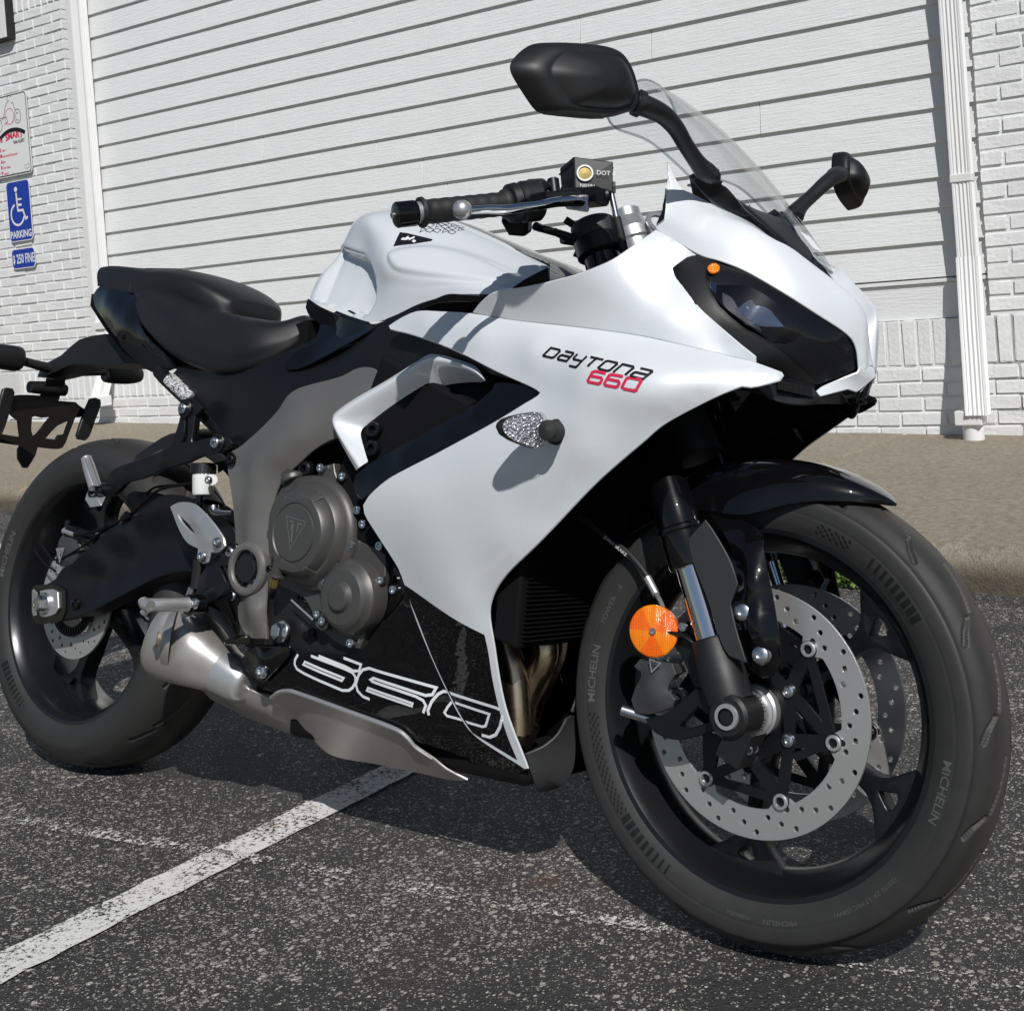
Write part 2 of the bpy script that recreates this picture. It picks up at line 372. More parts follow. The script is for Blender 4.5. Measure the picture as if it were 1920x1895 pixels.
def sheet(out, inner=(), holes=(), res=.014, ang=40, axis='y', step=None, lam=1e-6):
    """triangulated skin inside a 3-D outline; the third coordinate is a smooth field through outline and inner points"""
    a, b, c = AX[axis]; step = step or res*.8
    o3 = smooth_outline(out, step, ang); hl = [smooth_outline(h, step, ang) for h in holes]
    ctl = np.vstack([o3[::max(1, len(o3)//90)]] + [h[::max(1, len(h)//30)] for h in hl] + ([np.array(inner, float)] if len(inner) else []))
    f = TPS(ctl[:, [a, b]], ctl[:, c], lam)
    pts = [tuple(p) for p in o3[:, [a, b]]]; loops = [list(range(len(pts)))]
    for h in hl:
        n = len(pts); pts += [tuple(p) for p in h[:, [a, b]]]; loops.append(list(range(n, len(pts))))
    poly = o3[:, [a, b]]; lo, hi = poly.min(0), poly.max(0)
    gx, gy = np.meshgrid(np.arange(lo[0], hi[0], res), np.arange(lo[1], hi[1], res*.87)); gx[1::2] += res/2
    g = np.c_[gx.ravel(), gy.ravel()]; g = g[inpoly(g, poly)] if len(g) else g
    for h in hl:
        if len(g): g = g[~inpoly(g, h[:, [a, b]])]
    bd = np.array(pts)
    if len(g): g = g[np.sqrt(((g[:, None]-bd[None])**2).sum(2)).min(1) > res*.55]
    nb = len(pts); pts += [tuple(p) for p in g]
    edges = [(l[i], l[(i+1) % len(l)]) for l in loops for i in range(len(l))]
    v2, e2, f2 = geometry.delaunay_2d_cdt([Vector(p) for p in pts], edges, [], 0, 1e-7)[:3]
    v2 = np.array([tuple(v) for v in v2]); F = []
    cen = np.array([v2[list(q)].mean(0) for q in f2]); ok = inpoly(cen, poly)
    for h in hl: ok &= ~inpoly(cen, h[:, [a, b]])
    z = f(v2)
    for i in range(min(nb, len(v2))):   # outline vertices keep their own measured coordinate
        if i < len(o3) and np.allclose(v2[i], poly[i], atol=1e-6): z[i] = o3[i, c]
    for q, k in zip(f2, ok):
        if not k: continue
        A, B, Cc = v2[list(q)][:3]; s = (B[0]-A[0])*(Cc[1]-A[1])-(B[1]-A[1])*(Cc[0]-A[0])
        F.append(tuple(q) if s > 0 else tuple(reversed(q)))
    Vs = np.zeros((len(v2), 3)); Vs[:, a] = v2[:, 0]; Vs[:, b] = v2[:, 1]; Vs[:, c] = z
    if axis == 'x': F = [tuple(q) for q in F]
    return Vs.tolist(), F, f
def thick(o, th, bev=.0012, inner=True, offset=-1):
    s = o.modifiers.new('shell', 'SOLIDIFY'); s.thickness = th; s.offset = offset
    if inner and len(o.data.materials) > 1: s.material_offset = 1
    if bev:
        b = o.modifiers.new('edge', 'BEVEL'); b.width = min(bev, .0016); b.segments = 2; b.limit_method = 'ANGLE'; b.angle_limit = R(50)
    return o
def shell(vf, th, ch=.0009):
    """close a skin into a solid plate: outer face, small chamfer, rim, inner face; returns faces of the inner side too"""
    V = np.array(vf[0], float); F = vf[1]; n = len(V); nrm = np.zeros_like(V)
    for f in F:
        p = V[list(f)]; k = np.zeros(3)
        for i in range(1, len(f)-1): k += np.cross(p[i]-p[0], p[i+1]-p[0])
        for q in f: nrm[q] += k
    nrm /= np.linalg.norm(nrm, axis=1)[:, None]+1e-12
    cnt = {}
    for f in F:
        for a, b in zip(f, f[1:]+f[:1]): cnt[(a, b)] = 1
    bd = [(a, b) for (a, b) in cnt if (b, a) not in cnt]
    outd = np.zeros_like(V)
    for a, b in bd:
        k = np.cross(V[b]-V[a], nrm[a]); k /= np.linalg.norm(k)+1e-12; outd[a] += k; outd[b] += k
    outd /= np.linalg.norm(outd, axis=1)[:, None]+1e-12
    bv = sorted({a for e in bd for a in e}); m1 = {v: 2*n+i for i, v in enumerate(bv)}; m2 = {v: 2*n+len(bv)+i for i, v in enumerate(bv)}
    Vs = np.vstack([V, V-nrm*th, V[bv]+outd[bv]*ch-nrm[bv]*ch, V[bv]+outd[bv]*ch-nrm[bv]*max(th*.7, ch)])
    Fs = [tuple(f) for f in F]; no = len(Fs)
    for a, b in bd: Fs += [(b, a, m1[a], m1[b]), (m1[b], m1[a], m2[a], m2[b])]
    nr = len(Fs)
    for a, b in bd: Fs.append((m2[b], m2[a], a+n, b+n))
    Fs += [tuple(q+n for q in reversed(f)) for f in F]
    return Vs.tolist(), Fs, nr
def plate_obj(name, vf, mat, parent, th, back=None, smooth=33, ch=.0009):
    Vs, Fs, nr = shell(vf, th, ch)
    return mesh_obj(name, Vs, Fs, [mat]+([back] if back else []), parent, smooth, [0]*nr+[1 if back else 0]*(len(Fs)-nr))
def panel(name, parent, mat, out, inner=(), th=.0035, holes=(), res=.014, both=False, ang=40, bev=.0012, axis='y', back=None, smooth=40, lam=1e-6):
    Vs, Fs, f = sheet(out, inner, holes, res, ang, axis, lam=lam)
    o = plate_obj(name, (Vs, Fs), mat, parent, th, back, smooth, min(max(bev, .0004), .0014, th*.4))
    if both: plate_obj(name, mir((Vs, Fs)), mat, parent, th, back, smooth, min(max(bev, .0004), .0014, th*.4))
    return o, f
def outward(vf, c):
    """wind the faces of an open skin so that they look away from the point c"""
    V = np.array(vf[0], float); c = np.array(c, float); t = 0
    for f in vf[1]: p = V[list(f)]; t += np.cross(p[1]-p[0], p[2]-p[0])@(p.mean(0)-c)
    return vf if t > 0 else (vf[0], [tuple(reversed(f)) for f in vf[1]])
def part(name, parent, mat, vf, smooth=35, fix=True, both=False, bev=0):
    o = mesh_obj(name, vf[0], vf[1], mat, parent, smooth)
    if fix: fixn(o)
    if bev:
        b = o.modifiers.new('edge', 'BEVEL'); b.width = bev; b.segments = 2; b.limit_method = 'ANGLE'; b.angle_limit = R(40)
    if both: part(name, parent, mat, mir(vf), smooth, fix, False, bev)
    return o
BOLT = {}
def bolt(c, d, r, parent, mat='bolt', kind='socket', name='bolt'):
    """cap-head bolt with a hexagonal socket; d points out of the head"""
    key = (round(r, 4), mat, kind)
    if key not in BOLT:
        if kind == 'socket':
            vf = lathe([(-.2*r, r), (.55*r, r), (.75*r, .86*r), (.75*r, .52*r)], (0, 0, 0), (0, 0, 1), 18)
            hx = lathe([(.75*r, .52*r), (.1*r, .48*r), (.1*r, 1e-5)], (0, 0, 0), (0, 0, 1), 6)
            vf = join(vf, hx)
        elif kind == 'dome':
            vf = lathe([(-.2*r, r), (.1*r, r), (.45*r, .8*r), (.62*r, .45*r), (.62*r, .36*r), (.25*r, .30*r), (.25*r, 1e-5)], (0, 0, 0), (0, 0, 1), 20)
        else:
            vf = join(lathe([(-.1*r, 1.3*r), (.2*r, 1.3*r), (.3*r, 1.2*r), (.3*r, .9*r)], (0, 0, 0), (0, 0, 1), 18), lathe([(.3*r, .95*r), (1.*r, .95*r), (1.1*r, .8*r), (1.1*r, 1e-5)], (0, 0, 0), (0, 0, 1), 6))
        me = mesh_obj('bolt', vf[0], vf[1], mat, None, 30); fixn(me); BOLT[key] = me.data; bpy.data.objects.remove(me)
    o = bpy.data.objects.new(name, BOLT[key]); COL.objects.link(o); o.parent = parent
    o.matrix_local = Matrix.Translation(V3(c)) @ V3(d).to_track_quat('Z', 'Y').to_matrix().to_4x4(); return o
def text_vf(s, size=1., bold=0.):
    cu = bpy.data.curves.new('t', 'FONT'); cu.body = s; cu.size = size; cu.resolution_u = 3; cu.offset = bold
    ob = bpy.data.objects.new('t', cu); COL.objects.link(ob)
    me = bpy.data.meshes.new_from_object(ob.evaluated_get(bpy.context.evaluated_depsgraph_get()))
    bm = bmesh.new(); bm.from_mesh(me); bmesh.ops.remove_doubles(bm, verts=bm.verts, dist=1e-6); bmesh.ops.triangulate(bm, faces=bm.faces)
    v = [tuple(x.co) for x in bm.verts]; idx = {x: i for i, x in enumerate(bm.verts)}; f = [tuple(idx[q] for q in fa.verts) for fa in bm.faces]
    bm.free(); bpy.data.objects.remove(ob); return np.array(v), f
def ribbon(pl, w, closed=False):
    """flat mitred ribbon along a 2-D polyline"""
    P = np.array(pl, float); k = len(P); Lf, Rt = [], []
    for i in range(k):
        a = P[i]-P[i-1] if (closed or i > 0) else P[1]-P[0]; b = P[(i+1) % k]-P[i] if (closed or i < k-1) else P[-1]-P[-2]
        a = a/(np.linalg.norm(a)+1e-9); b = b/(np.linalg.norm(b)+1e-9); t = a+b; t = t/(np.linalg.norm(t)+1e-9)
        nrm = np.array([-t[1], t[0]]); c = max(.45, abs(nrm@np.array([-a[1], a[0]]))); Lf.append(P[i]+nrm*w/2/c); Rt.append(P[i]-nrm*w/2/c)
    Vs = [(*p, 0) for p in Lf+Rt]; Fs = [(i, i+k, (i+1) % k + k, (i+1) % k) for i in range(k if closed else k-1)]
    return Vs, Fs
# ------------------------------------------------------------------ things, parts, setting
def tag(o, label, cat, group=None):
    o['label'] = label; o['category'] = cat
    if group: o['group'] = group
    return o
def thing(name, label, cat, mat4=None, group=None):
    o = bpy.data.objects.new(name, None); COL.objects.link(o); o.empty_display_size = .1
    if mat4 is not None: o.matrix_world = mat4
    return tag(o, label, cat, group)
def struct(o, kind='structure'): o['kind'] = kind; return o

# ground: one asphalt sheet to the horizon, finer near the camera
def grid(xs, ys, zf):
    Vs = [(x, y, zf(x, y)) for x in xs for y in ys]; n = len(ys)
    return Vs, [(i*n+j, (i+1)*n+j, (i+1)*n+j+1, i*n+j+1) for i in range(len(xs)-1) for j in range(n-1)]
g = mesh_obj('parking_lot', *grid([-400, -30, -6, 4, 30, 400], [-400, -30, -4, 3, 12, 400], lambda x, y: 0), 'asphalt', smooth=0); struct(g)
def stripe(a, b, w, z=.004):
    a, b = V3(a), V3(b); d = (b-a).normalized(); s = V3((-d.y, d.x, 0))*w/2
    Vs, Fs = [], []
    n = max(2, int((b-a).length/.03)); r = random.Random(3)
    for i in range(n+1):
        p = a.lerp(b, i/n); j1, j2 = (r.random()-.5)*.006, (r.random()-.5)*.006
        Vs += [tuple(p+s*(1+j1/w*2))[:2]+(z,), tuple(p-s*(1+j2/w*2))[:2]+(z,)]
        if i: Fs.append((2*i-2, 2*i-1, 2*i+1, 2*i))
    return Vs, Fs
o = mesh_obj('parking_line', *stripe((.566, -4, 0), (.566, 1.86, 0), .077), 'line', smooth=0)
tag(o, 'worn white stall line crossing the asphalt under the motorcycle', 'parking line'); o['kind'] = 'structure'
o = mesh_obj('parking_line', *stripe((-2.62, 1.34, 0), (-.86, .31, 0), .09), 'line', smooth=0)
tag(o, 'slanting white aisle line behind the rear wheel', 'parking line'); o['kind'] = 'structure'

o = mesh_obj('parking_line', *stripe((-.5, -.34, 0), (2.4, .165, 0), .030), 'ghost', smooth=0)
tag(o, 'almost worn away pale line crossing the foreground asphalt', 'parking line'); o['kind'] = 'structure'
# sidewalk slabs and kerb: worn concrete rising gently towards the left
def walk_z(x, y): return .118 + (y-1.80)*.010 + max(0., (.6-x))*.0115*max(0, min(1, (y-1.8)/3))
side = bpy.data.objects.new('sidewalk', None); COL.objects.link(side); struct(side)
def slab(x0, x1, y0, y1):
    nx = max(3, int((x1-x0)/.06)); ny = 26; rr = random.Random(int(x0*100))
    def z(x, y):
        e = min(x-x0, x1-x, y1-y); e2 = y-y0
        d = .008*max(0, 1-e/.012)**2 + .035*max(0, 1-e2/.07)**2
        return walk_z(x, y) - d + .002*math.sin(x*9+y*5)*math.sin(y*11-x*4)
    ys = [y0, y0+.006, y0+.02, y0+.045, y0+.07] + list(np.linspace(y0+.12, y1, ny))
    xs = [x0, x0+.006, x0+.013] + list(np.linspace(x0+.05, x1-.05, nx)) + [x1-.013, x1-.006, x1]
    Vs, Fs = grid(xs, ys, z)
    n = len(ys); lo = len(Vs)
    Vs = [list(v) for v in Vs]
    for i, x in enumerate(xs):     # kerb face leaning down to the asphalt, uneven
        w = .006*math.sin(x*7)+.005*math.sin(x*23+1)
        Vs[i*n][1] -= .004 - w*.6
        Vs.append([x, y0-.022+w, Vs[i*n][2]*.45]); Vs.append([x, y0-.03+w*1.6, -.01])
    for i in range(len(xs)-1):
        a, b = lo+2*i, lo+2*(i+1)
        Fs += [(i*n, a, b, (i+1)*n), (a, a+1, b+1, b)]
    for e in (0, len(xs)-1):
        k = [e*n+j for j in range(n)] + [len(Vs)]; Vs.append([xs[e], ys[-1], -.01]); k.append(lo+2*e+1); k.append(lo+2*e); Fs.append(tuple(k))
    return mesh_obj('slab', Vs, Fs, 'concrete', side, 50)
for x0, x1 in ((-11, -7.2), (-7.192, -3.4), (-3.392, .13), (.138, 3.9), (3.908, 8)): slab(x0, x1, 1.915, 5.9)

# the building stands in its own frame: u along the wall, v away from the lot, h up
bu, bn, bh = V3((0.99904520, 0.04073357, 0.01579423)), V3((0.04076363, -0.99916756, -0.00158639)), V3((-0.01571646, -0.00222870, 0.99987400))
MB = Matrix((bu, -bn, bh)).transposed().to_4x4()
def at_wall(u, v, h): return MB @ Matrix.Translation((u, v, h))

def brick_mesh(L, H, D, seed):
    r = random.Random(seed); bm = bmesh.new(); bmesh.ops.create_cube(bm, size=1)
    bmesh.ops.scale(bm, vec=(L, D, H), verts=bm.verts)
    bmesh.ops.bevel(bm, geom=[e for e in bm.edges], offset=.005, segments=2, affect='EDGES')
    for v in bm.verts: v.co += V3((r.uniform(-1, 1), r.uniform(-1, .6), r.uniform(-1, 1)))*.0024
    me = bpy.data.meshes.new('brick'); bm.to_mesh(me); bm.free(); me.materials.append(M['brick'])
    me.polygons.foreach_set('use_smooth', [True]*len(me.polygons)); me.set_sharp_from_angle(angle=R(50)); return me
STR = [brick_mesh(.206, .0615, .06, i) for i in range(5)]; HALF = [brick_mesh(.099, .0615, .06, 20+i) for i in range(3)]; SOL = [brick_mesh(.060, .206, .06, 40+i) for i in range(4)]
def place(me, parent, u, v, h, base, r):
    o = bpy.data.objects.new('brick', me); COL.objects.link(o); o.parent = parent
    o.location = (u-base[0], v-base[1]+r.uniform(-.002, .0025), h-base[2]); o.rotation_euler = (r.uniform(-.004, .004), r.uniform(-.005, .005), r.uniform(-.004, .004))
def courses(parent, base, u0, u1, h0, n, pitch, v, r, halfend=None):
    for c in range(n):
        h = h0 + pitch*(c+.5); u = u1
        if c % 2:
            place(r.choice(HALF), parent, u-.049, v, h, base, r); u -= .110
        while u > u0+.05:
            place(r.choice(STR), parent, u-.1015, v, h, base, r); u -= .215
def backing(parent, base, u0, u1, h0, h1, v0, v1, name='mortar'):
    Vs, Fs = box(((u0+u1)/2-base[0], (v0+v1)/2-base[1], (h0+h1)/2-base[2]), (u1-u0, v1-v0, h1-h0))
    return part(name, parent, 'brick', (Vs, Fs), 0)
r = random.Random(11)
FV = 4.12 + .03      # brick centre: faces lie near v = 4.12
# left pier
b = (-6.4, 4.2, .1)
pl = thing('brick_pier', 'white painted brick pier behind the parking signs left of the siding', 'brick wall', at_wall(*b))
backing(pl, b, -7.6, -5.542, .1, 4.2, 4.127, 4.33)
courses(pl, b, -6.95, -5.54, .664, 37, .0705, FV, r)
for c in range(37):   # returning side of the pier
    o = bpy.data.objects.new('brick', r.choice(HALF)); COL.objects.link(o); o.parent = pl
    o.location = (-5.569-b[0]+r.uniform(-.001, .002), 4.235-b[1], .664+.0705*(c+.5)-b[2]); o.rotation_euler = (0, 0, math.pi/2)
u = -5.57
while u > -6.95: place(r.choice(SOL), pl, u, FV, 3.38, b, r); u -= .0715
# right pier
b = (1.2, 4.2, .1)
pr = thing('brick_pier', 'white painted brick pier right of the ribbed downpipe', 'brick wall', at_wall(*b))
backing(pr, b, .722, 2.4, .1, 4.2, 4.127, 4.33)
for c in range(24):
    h = .664 + .0705*(c+.5); u = .72
    if c % 2: place(r.choice(HALF), pr, u+.049, FV, h, b, r); u += .110
    while u < 1.25: place(r.choice(STR), pr, u+.1015, FV, h, b, r); u += .215
# plinth along the whole wall: soldier course on four stretcher courses
b = (-2.5, 4.2, .1)
pp = thing('brick_plinth', 'low white painted brick plinth with upright top course under the siding', 'brick wall', at_wall(*b))
backing(pp, b, -7.6, 2.4, -.1, .649, 4.127, 4.33)
u = 1.2
while u > -6.4:
    if u > -.35 or u < -4.3: place(r.choice(SOL), pp, u, FV, .547, b, r)
    u -= .0705
for c in range(6):
    h = .437 - .0672*(c+.5); u = 1.25 - (.1075 if c % 2 else 0)
    while u > -6.4:
        if u > -.5 or u < -4.2: place(r.choice(STR), pp, u-.1015, FV, h, b, r)
        u -= .2135
# siding
b = (-2.4, 4.16, .65)
sd = thing('clapboard_siding', 'white painted horizontal timber siding behind the motorcycle', 'siding', at_wall(*b))
part('sheathing', sd, 'plank', box((-2.38-b[0], 4.21-b[1], 2.3-b[2]), (6.3, .05, 3.3)), 0)
def plank(u0, u1, h, dh=.158, lip=.0145):
    n = max(2, int((u1-u0)/.25)); Vs, Fs = [], []; w = [random.uniform(-.0012, .0012) for _ in range(n+1)]
    for i in range(n+1):
        u = u0+(u1-u0)*i/n; q = w[i] if 0 < i < n else 0
        Vs += [(u-b[0], 4.150-lip-b[1], h+q-b[2]), (u-b[0], 4.150-b[1]+.001, h+dh-b[2]), (u-b[0], 4.168-b[1], h+dh-b[2]), (u-b[0], 4.168-b[1], h+q-b[2])]
    for i in range(n):
        for k in range(4):
            Fs.append((4*i+k, 4*i+(k+1) % 4, 4*i+4+(k+1) % 4, 4*i+4+k))
    Fs += [(3, 2, 1, 0), (4*n, 4*n+1, 4*n+2, 4*n+3)]
    return part('plank', sd, 'plank', (Vs, Fs), 30, bev=.0015)
hs = [.838, .996, 1.149, 1.284, 1.438, 1.593, 1.748, 1.897, 2.053, 2.201, 2.352, 2.504, 2.663, 2.805, 2.953, 3.11, 3.265, 3.42, 3.575]
for i, h in enumerate(hs):
    dh = (hs[i+1] if i+1 < len(hs) else h+.155) - h + .004
    rr = random.Random(100+i); cuts = [-5.36]; u = -5.36 + rr.uniform(1.2, 3.2)
    while u < .1: cuts.append(u); u += rr.uniform(1.4, 3.4)
    cuts.append(.735)
    for a, c in zip(cuts[:-1], cuts[1:]): plank(a+.0015, c-.0015, h, dh, .0145+rr.uniform(-.001, .001))
part('base_board', sd, 'plank', box((-2.32-b[0], 4.158-b[1], .7315-b[2]), (6.1, .024, .160)), 0, bev=.002)
part('drip_strip', sd, 'plank', box((-2.32-b[0], 4.146-b[1], .822-b[2]), (6.1, .026, .018)), 0, bev=.002)
# downpipes
def pipe_vf(path, w, d, ridges=5):
    """fluted square pipe swept along (u,v,h) points"""
    prof = []
    for side in range(4):
        for k in range(ridges*4+1):
            t = -.5 + k/(ridges*4); off = .0028*math.cos(k/4*2*math.pi) if .12 < k/(ridges*4) < .88 else .0028
            q = [(t*w, -d/2-off+.0028), (w/2+off-.0028, t*d), (-t*w, d/2+off-.0028), (-w/2-off+.0028, -t*d)][side]; prof.append(q)
    Vs, Fs = [], []; n = len(prof)
    for i, (u, v, h) in enumerate(path):
        for x, y in prof: Vs.append((u+x, v+y, h))
    for i in range(len(path)-1):
        for k in range(n): Fs.append((i*n+k, i*n+(k+1) % n, (i+1)*n+(k+1) % n, (i+1)*n+k))
    return Vs, Fs
b = (.65, 4.08, .15)
dp = thing('downpipe', 'white ribbed square downpipe kicking outwards at the foot by the right brick pier', 'downpipe', at_wall(*b))
def loc(P): return [(u-b[0], v-b[1], h-b[2]) for u, v, h in P]
part('pipe', dp, 'pipe', pipe_vf(loc([(.650, 4.088, 4.0), (.650, 4.088, 1.245)]), .088, .062), 30)
part('pipe', dp, 'pipe', pipe_vf(loc([(.6515, 4.087, 1.262), (.654, 4.084, .905)]), .084, .058), 30)
part('collar', dp, 'pipe', box(loc([(.650, 4.087, 1.262)])[0], (.093, .067, .034)), 0, bev=.002)
part('pipe', dp, 'pipe', pipe_vf(loc([(.655, 4.080, .917), (.661, 4.045, .62), (.690, 3.93, .235)]), .093, .066), 30)
part('boot', dp, 'pipe', box(loc([(.650, 3.97, .222)])[0], (.115, .115, .062)), 0, bev=.004)
part('drain_pipe', dp, 'pipe', cyl(loc([(.655, 3.97, .1)])[0], loc([(.655, 3.97, .195)])[0], .045, 28), 30)
b = (-5.3, 4.08, .4)
dq = thing('downpipe', 'white ribbed downpipe in the corner between left brick pier and siding', 'downpipe', at_wall(*b))
part('pipe', dq, 'pipe', pipe_vf(loc([(-5.288, 4.085, 4.1), (-5.288, 4.085, .63)]), .098, .070), 30)
part('collar', dq, 'pipe', box(loc([(-5.288, 4.08, .95)])[0], (.12, .086, .05)), 0, bev=.003)
part('pipe', dq, 'pipe', pipe_vf(loc([(-5.288, 4.08, .66), (-5.285, 4.0, .46)]), .1, .072), 30)
part('boot', dq, 'pipe', box(loc([(-5.28, 3.98, .43)])[0], (.14, .12, .07)), 0, bev=.004)
b = (-5.4, 4.14, .65)
o = mesh_obj('corner_board', *box((0, 0, 1.72), (.085, .05, 3.45)), 'plank', None, 0); o.matrix_world = at_wall(-5.44, 4.15, .65)
tag(o, 'narrow white vertical corner board between left brick pier and downpipe', 'board')
# signs on the left pier
def rrect(w, h, rad, n=6):
    P = []
    for cx, cy, a in ((w/2-rad, h/2-rad, 0), (-w/2+rad, h/2-rad, 90), (-w/2+rad, -h/2+rad, 180), (w/2-rad, -h/2+rad, 270)):
        for k in range(n+1): t = R(a+90*k/n); P.append((cx+rad*math.cos(t), cy+rad*math.sin(t)))
    return P
def prism(P, d0, d1):
    n = len(P); Vs = [(x, -d0, y) for x, y in P] + [(x, -d1, y) for x, y in P]
    return Vs, [tuple(range(n)), tuple(range(2*n-1, n-1, -1))] + [(i, i+n, (i+1) % n + n, (i+1) % n) for i in range(n)]
def flat(vf, d, dx=0, dy=0, s=1.):
    return [(p[0]*s+dx, -d, p[1]*s+dy) for p in vf[0]], vf[1]
def ctext(s, size, cx, cy, d, sx=1., bold=0., left=False):
    v, f = text_vf(s, size, bold); v = v.copy()
    x0 = v[:, 0].min() if left else (v[:, 0].max()+v[:, 0].min())/2; v[:, 0] = (v[:, 0]-x0)*sx+cx; v[:, 1] += cy
    return [(p[0], -d, p[1]) for p in v], f
def sign(name, u, h, w, hh, label, mat, edge='signwhite'):
    t = thing(name, label, 'sign', at_wall(u, 4.105, h))
    part('plate', t, edge, prism(rrect(w, hh, .035), 0, .003), 0); part('face', t, mat, prism(rrect(w-.014, hh-.014, .029), .003, .0042), 0)
    return t
t = sign('parking_sign', -6.172, 1.845, .282, .446, 'blue and white wheelchair PARKING sign on the left brick pier', 'blue')
W = 'signwhite'
bb = [ribbon([(-.022, .125), (-.018, .035), (.035, .032)], .017), ribbon([(-.018, .035), (-.014, -.008), (.045, -.008), (.072, -.075), (.098, -.062)], .017), ribbon([(-.016, .075), (.038, .073)], .014),
      ribbon([(-.035+.078*math.cos(a)+.012, -.035+.078*math.sin(a)) for a in np.linspace(R(110), R(345), 26)], .016)]
bb.append(([(-.024+.019*math.cos(a), .150+.019*math.sin(a), 0) for a in np.linspace(0, 2*math.pi, 17)[:-1]], [tuple(range(16))]))
part('wheelchair_symbol', t, W, join(*[flat(q, .0048, 0, .01) for q in bb]), 0, fix=False)
part('lettering', t, W, ctext('PARKING', .072, 0, -.195, .0048, .86, .002), 0, fix=False)
for y in (.2, -.207): bolt((0, -.004, y), (0, -1, 0), .004, t, 'bolt', 'dome')
t = sign('fine_sign', -6.170, 1.496, .281, .150, 'small blue sign reading $250 FINE under the PARKING sign', 'blue')
part('lettering', t, W, join(ctext('$', .085, -.112, -.030, .0048, .62, .002), ctext('250', .095, -.038, -.034, .0048, .62, .002), ctext('FINE', .095, .078, -.034, .0048, .58, .002)), 0, fix=False)
for y in (.063, -.063): bolt((0, -.004, y), (0, -1, 0), .004, t, 'bolt', 'dome')
t = sign('safety_sign', -6.205, 2.405, .455, .60, 'tall white Ride SMART motorcycle safety sign with red lettering', 'signwhite')
fr = rrect(.44, .585, .028); fi = rrect(.425, .57, .022); n = len(fr)
part('border', t, 'blackink', ([(x, -.0049, y) for x, y in fr] + [(x, -.0049, y) for x, y in fi], [(i, (i+1) % n, (i+1) % n + n, i+n) for i in range(n)]), 0, fix=False)
ink = lambda nm, mt, vfs: part(nm, t, mt, join(*vfs), 0, fix=False)
circ = lambda cx, cy, r_, a0=0, a1=360, n=24, ex=1.: [(cx+r_*ex*math.cos(R(a)), cy+r_*math.sin(R(a))) for a in np.linspace(a0, a1, n)]
ink('rider_drawing', 'blackink', [flat(ribbon(q, .0045), .005) for q in (circ(.105, .125, .052, 0, 360, 30, .75), circ(.105, .122, .028, 60, 300, 20, .75), circ(-.125, .085, .045, 0, 360, 30, .8), circ(-.122, .085, .02, 40, 260, 16, .8),
     [(-.09, .12), (-.06, .145), (-.035, .21), (-.005, .245), (.02, .25)], circ(.02, .265, .024, 20, 200, 14), [(.045, .225), (.06, .235), (.085, .17)], [(-.16, .12), (-.12, .14), (-.07, .135), (-.03, .14), (-.02, .1), (-.06, .085)])])
ink('bike_drawing', 'redink', [flat(ribbon(q, .0045), .005) for q in (circ(.01, .14, .055, -60, 150, 24, .95), [(-.04, .165), (-.05, .12), (-.03, .085), (.02, .08), (.06, .1)])])
ink('road_drawing', 'blackink', [flat(ribbon(circ(.03, -.26, .295, 60, 122, 24), .030), .005)])
def arc_text(s, size, y, bold, d, k=.25):
    v, f = text_vf(s, size, bold); v = v.copy(); v[:, 0] -= (v[:, 0].max()+v[:, 0].min())/2; return [(p[0], -d, p[1]+y-k*p[0]**2*4) for p in v], f
def shiftx(vf, dx): return [(p[0]+dx, p[1], p[2]) for p in vf[0]], vf[1]
ink('heading', 'redink', [shiftx(arc_text('Ride', .056, -.038, .0015, .005), -.148), shiftx(arc_text('SMART', .068, -.026, .003, .005), .045)])
ink('subheading', 'blackink', [ctext('Ride ALERT', .034, .10, -.068, .005, .8, .001)])
ink('list', 'redink', [q for k, (c, s) in enumerate((('S', 'ober'), ('M', 'otorcycle Endorsed'), ('A', 'lert'), ('R', 'ight Gear'), ('T', 'rained')))
     for q in (ctext(c, .036, -.145, -.108-.043*k, .005, 1, .002, True), ctext(s, .027, -.115, -.108-.043*k, .005, .85, .0005, True))])
ink('small_print', 'blackink', [ctext('www.txdot.gov', .012, -.16, -.27, .005), ctext('R20-7T', .009, .0, -.283, .005)] + [flat(ribbon(q, .002), .005) for q in ([(.14, -.235), (.17, -.24), (.19, -.225), (.195, -.262), (.15, -.265), (.14, -.235)],)])
for k in range(7): part('upright_line', t, 'paper', flat(ribbon([(.0+.028*k, -.09), (.0+.028*k, -.215)], .002), .005), 0, fix=False)  # thin pale upright lines on the sign face
# white sign box high on the left pier
t = thing('wall_box_sign', 'white sign box with dark edge at the top left corner of the brick pier', 'sign', at_wall(-6.37, 4.115, 3.5))
part('panel', t, 'signwhite', box((-.008, -.062, .0), (.584, .012, .80)), 0); part('casing', t, 'matt', box((0, -.026, 0), (.60, .060, .82)), 0, bev=.003)
part('bracket', t, 'matt', box((.27, -.075, .06), (.07, .05, .06)), 0)
# weeds growing at the foot of the kerb
def weed(cx, cy, n, rad, hh, label, seed):
    r = random.Random(seed); Vs, Fs = [], []
    for i in range(n):
        a = r.uniform(0, 6.28); d = rad*math.sqrt(r.random()); x, y, z = cx+d*math.cos(a)*1.5, cy+d*math.sin(a)*.55, hh*r.random()*(1.15-d/rad)
        s = r.uniform(.006, .013); q = Matrix.Rotation(r.uniform(0, 6.28), 3, 'Z') @ Matrix.Rotation(r.uniform(-.9, .9), 3, 'X')
        k = len(Vs)
        for p in ((-s*.2, 0, 0), (-s*.6, s*.7, .002), (0, s*1.5, .001), (s*.6, s*.7, .002), (s*.2, 0, 0)): Vs.append(tuple(q @ V3(p) + V3((x, y, z+.004))))
        Fs.append((k, k+1, k+2, k+3, k+4))
    tag(mesh_obj('weed', Vs, Fs, 'leaf', None, 0), label, 'weed', 'weeds along the kerb')
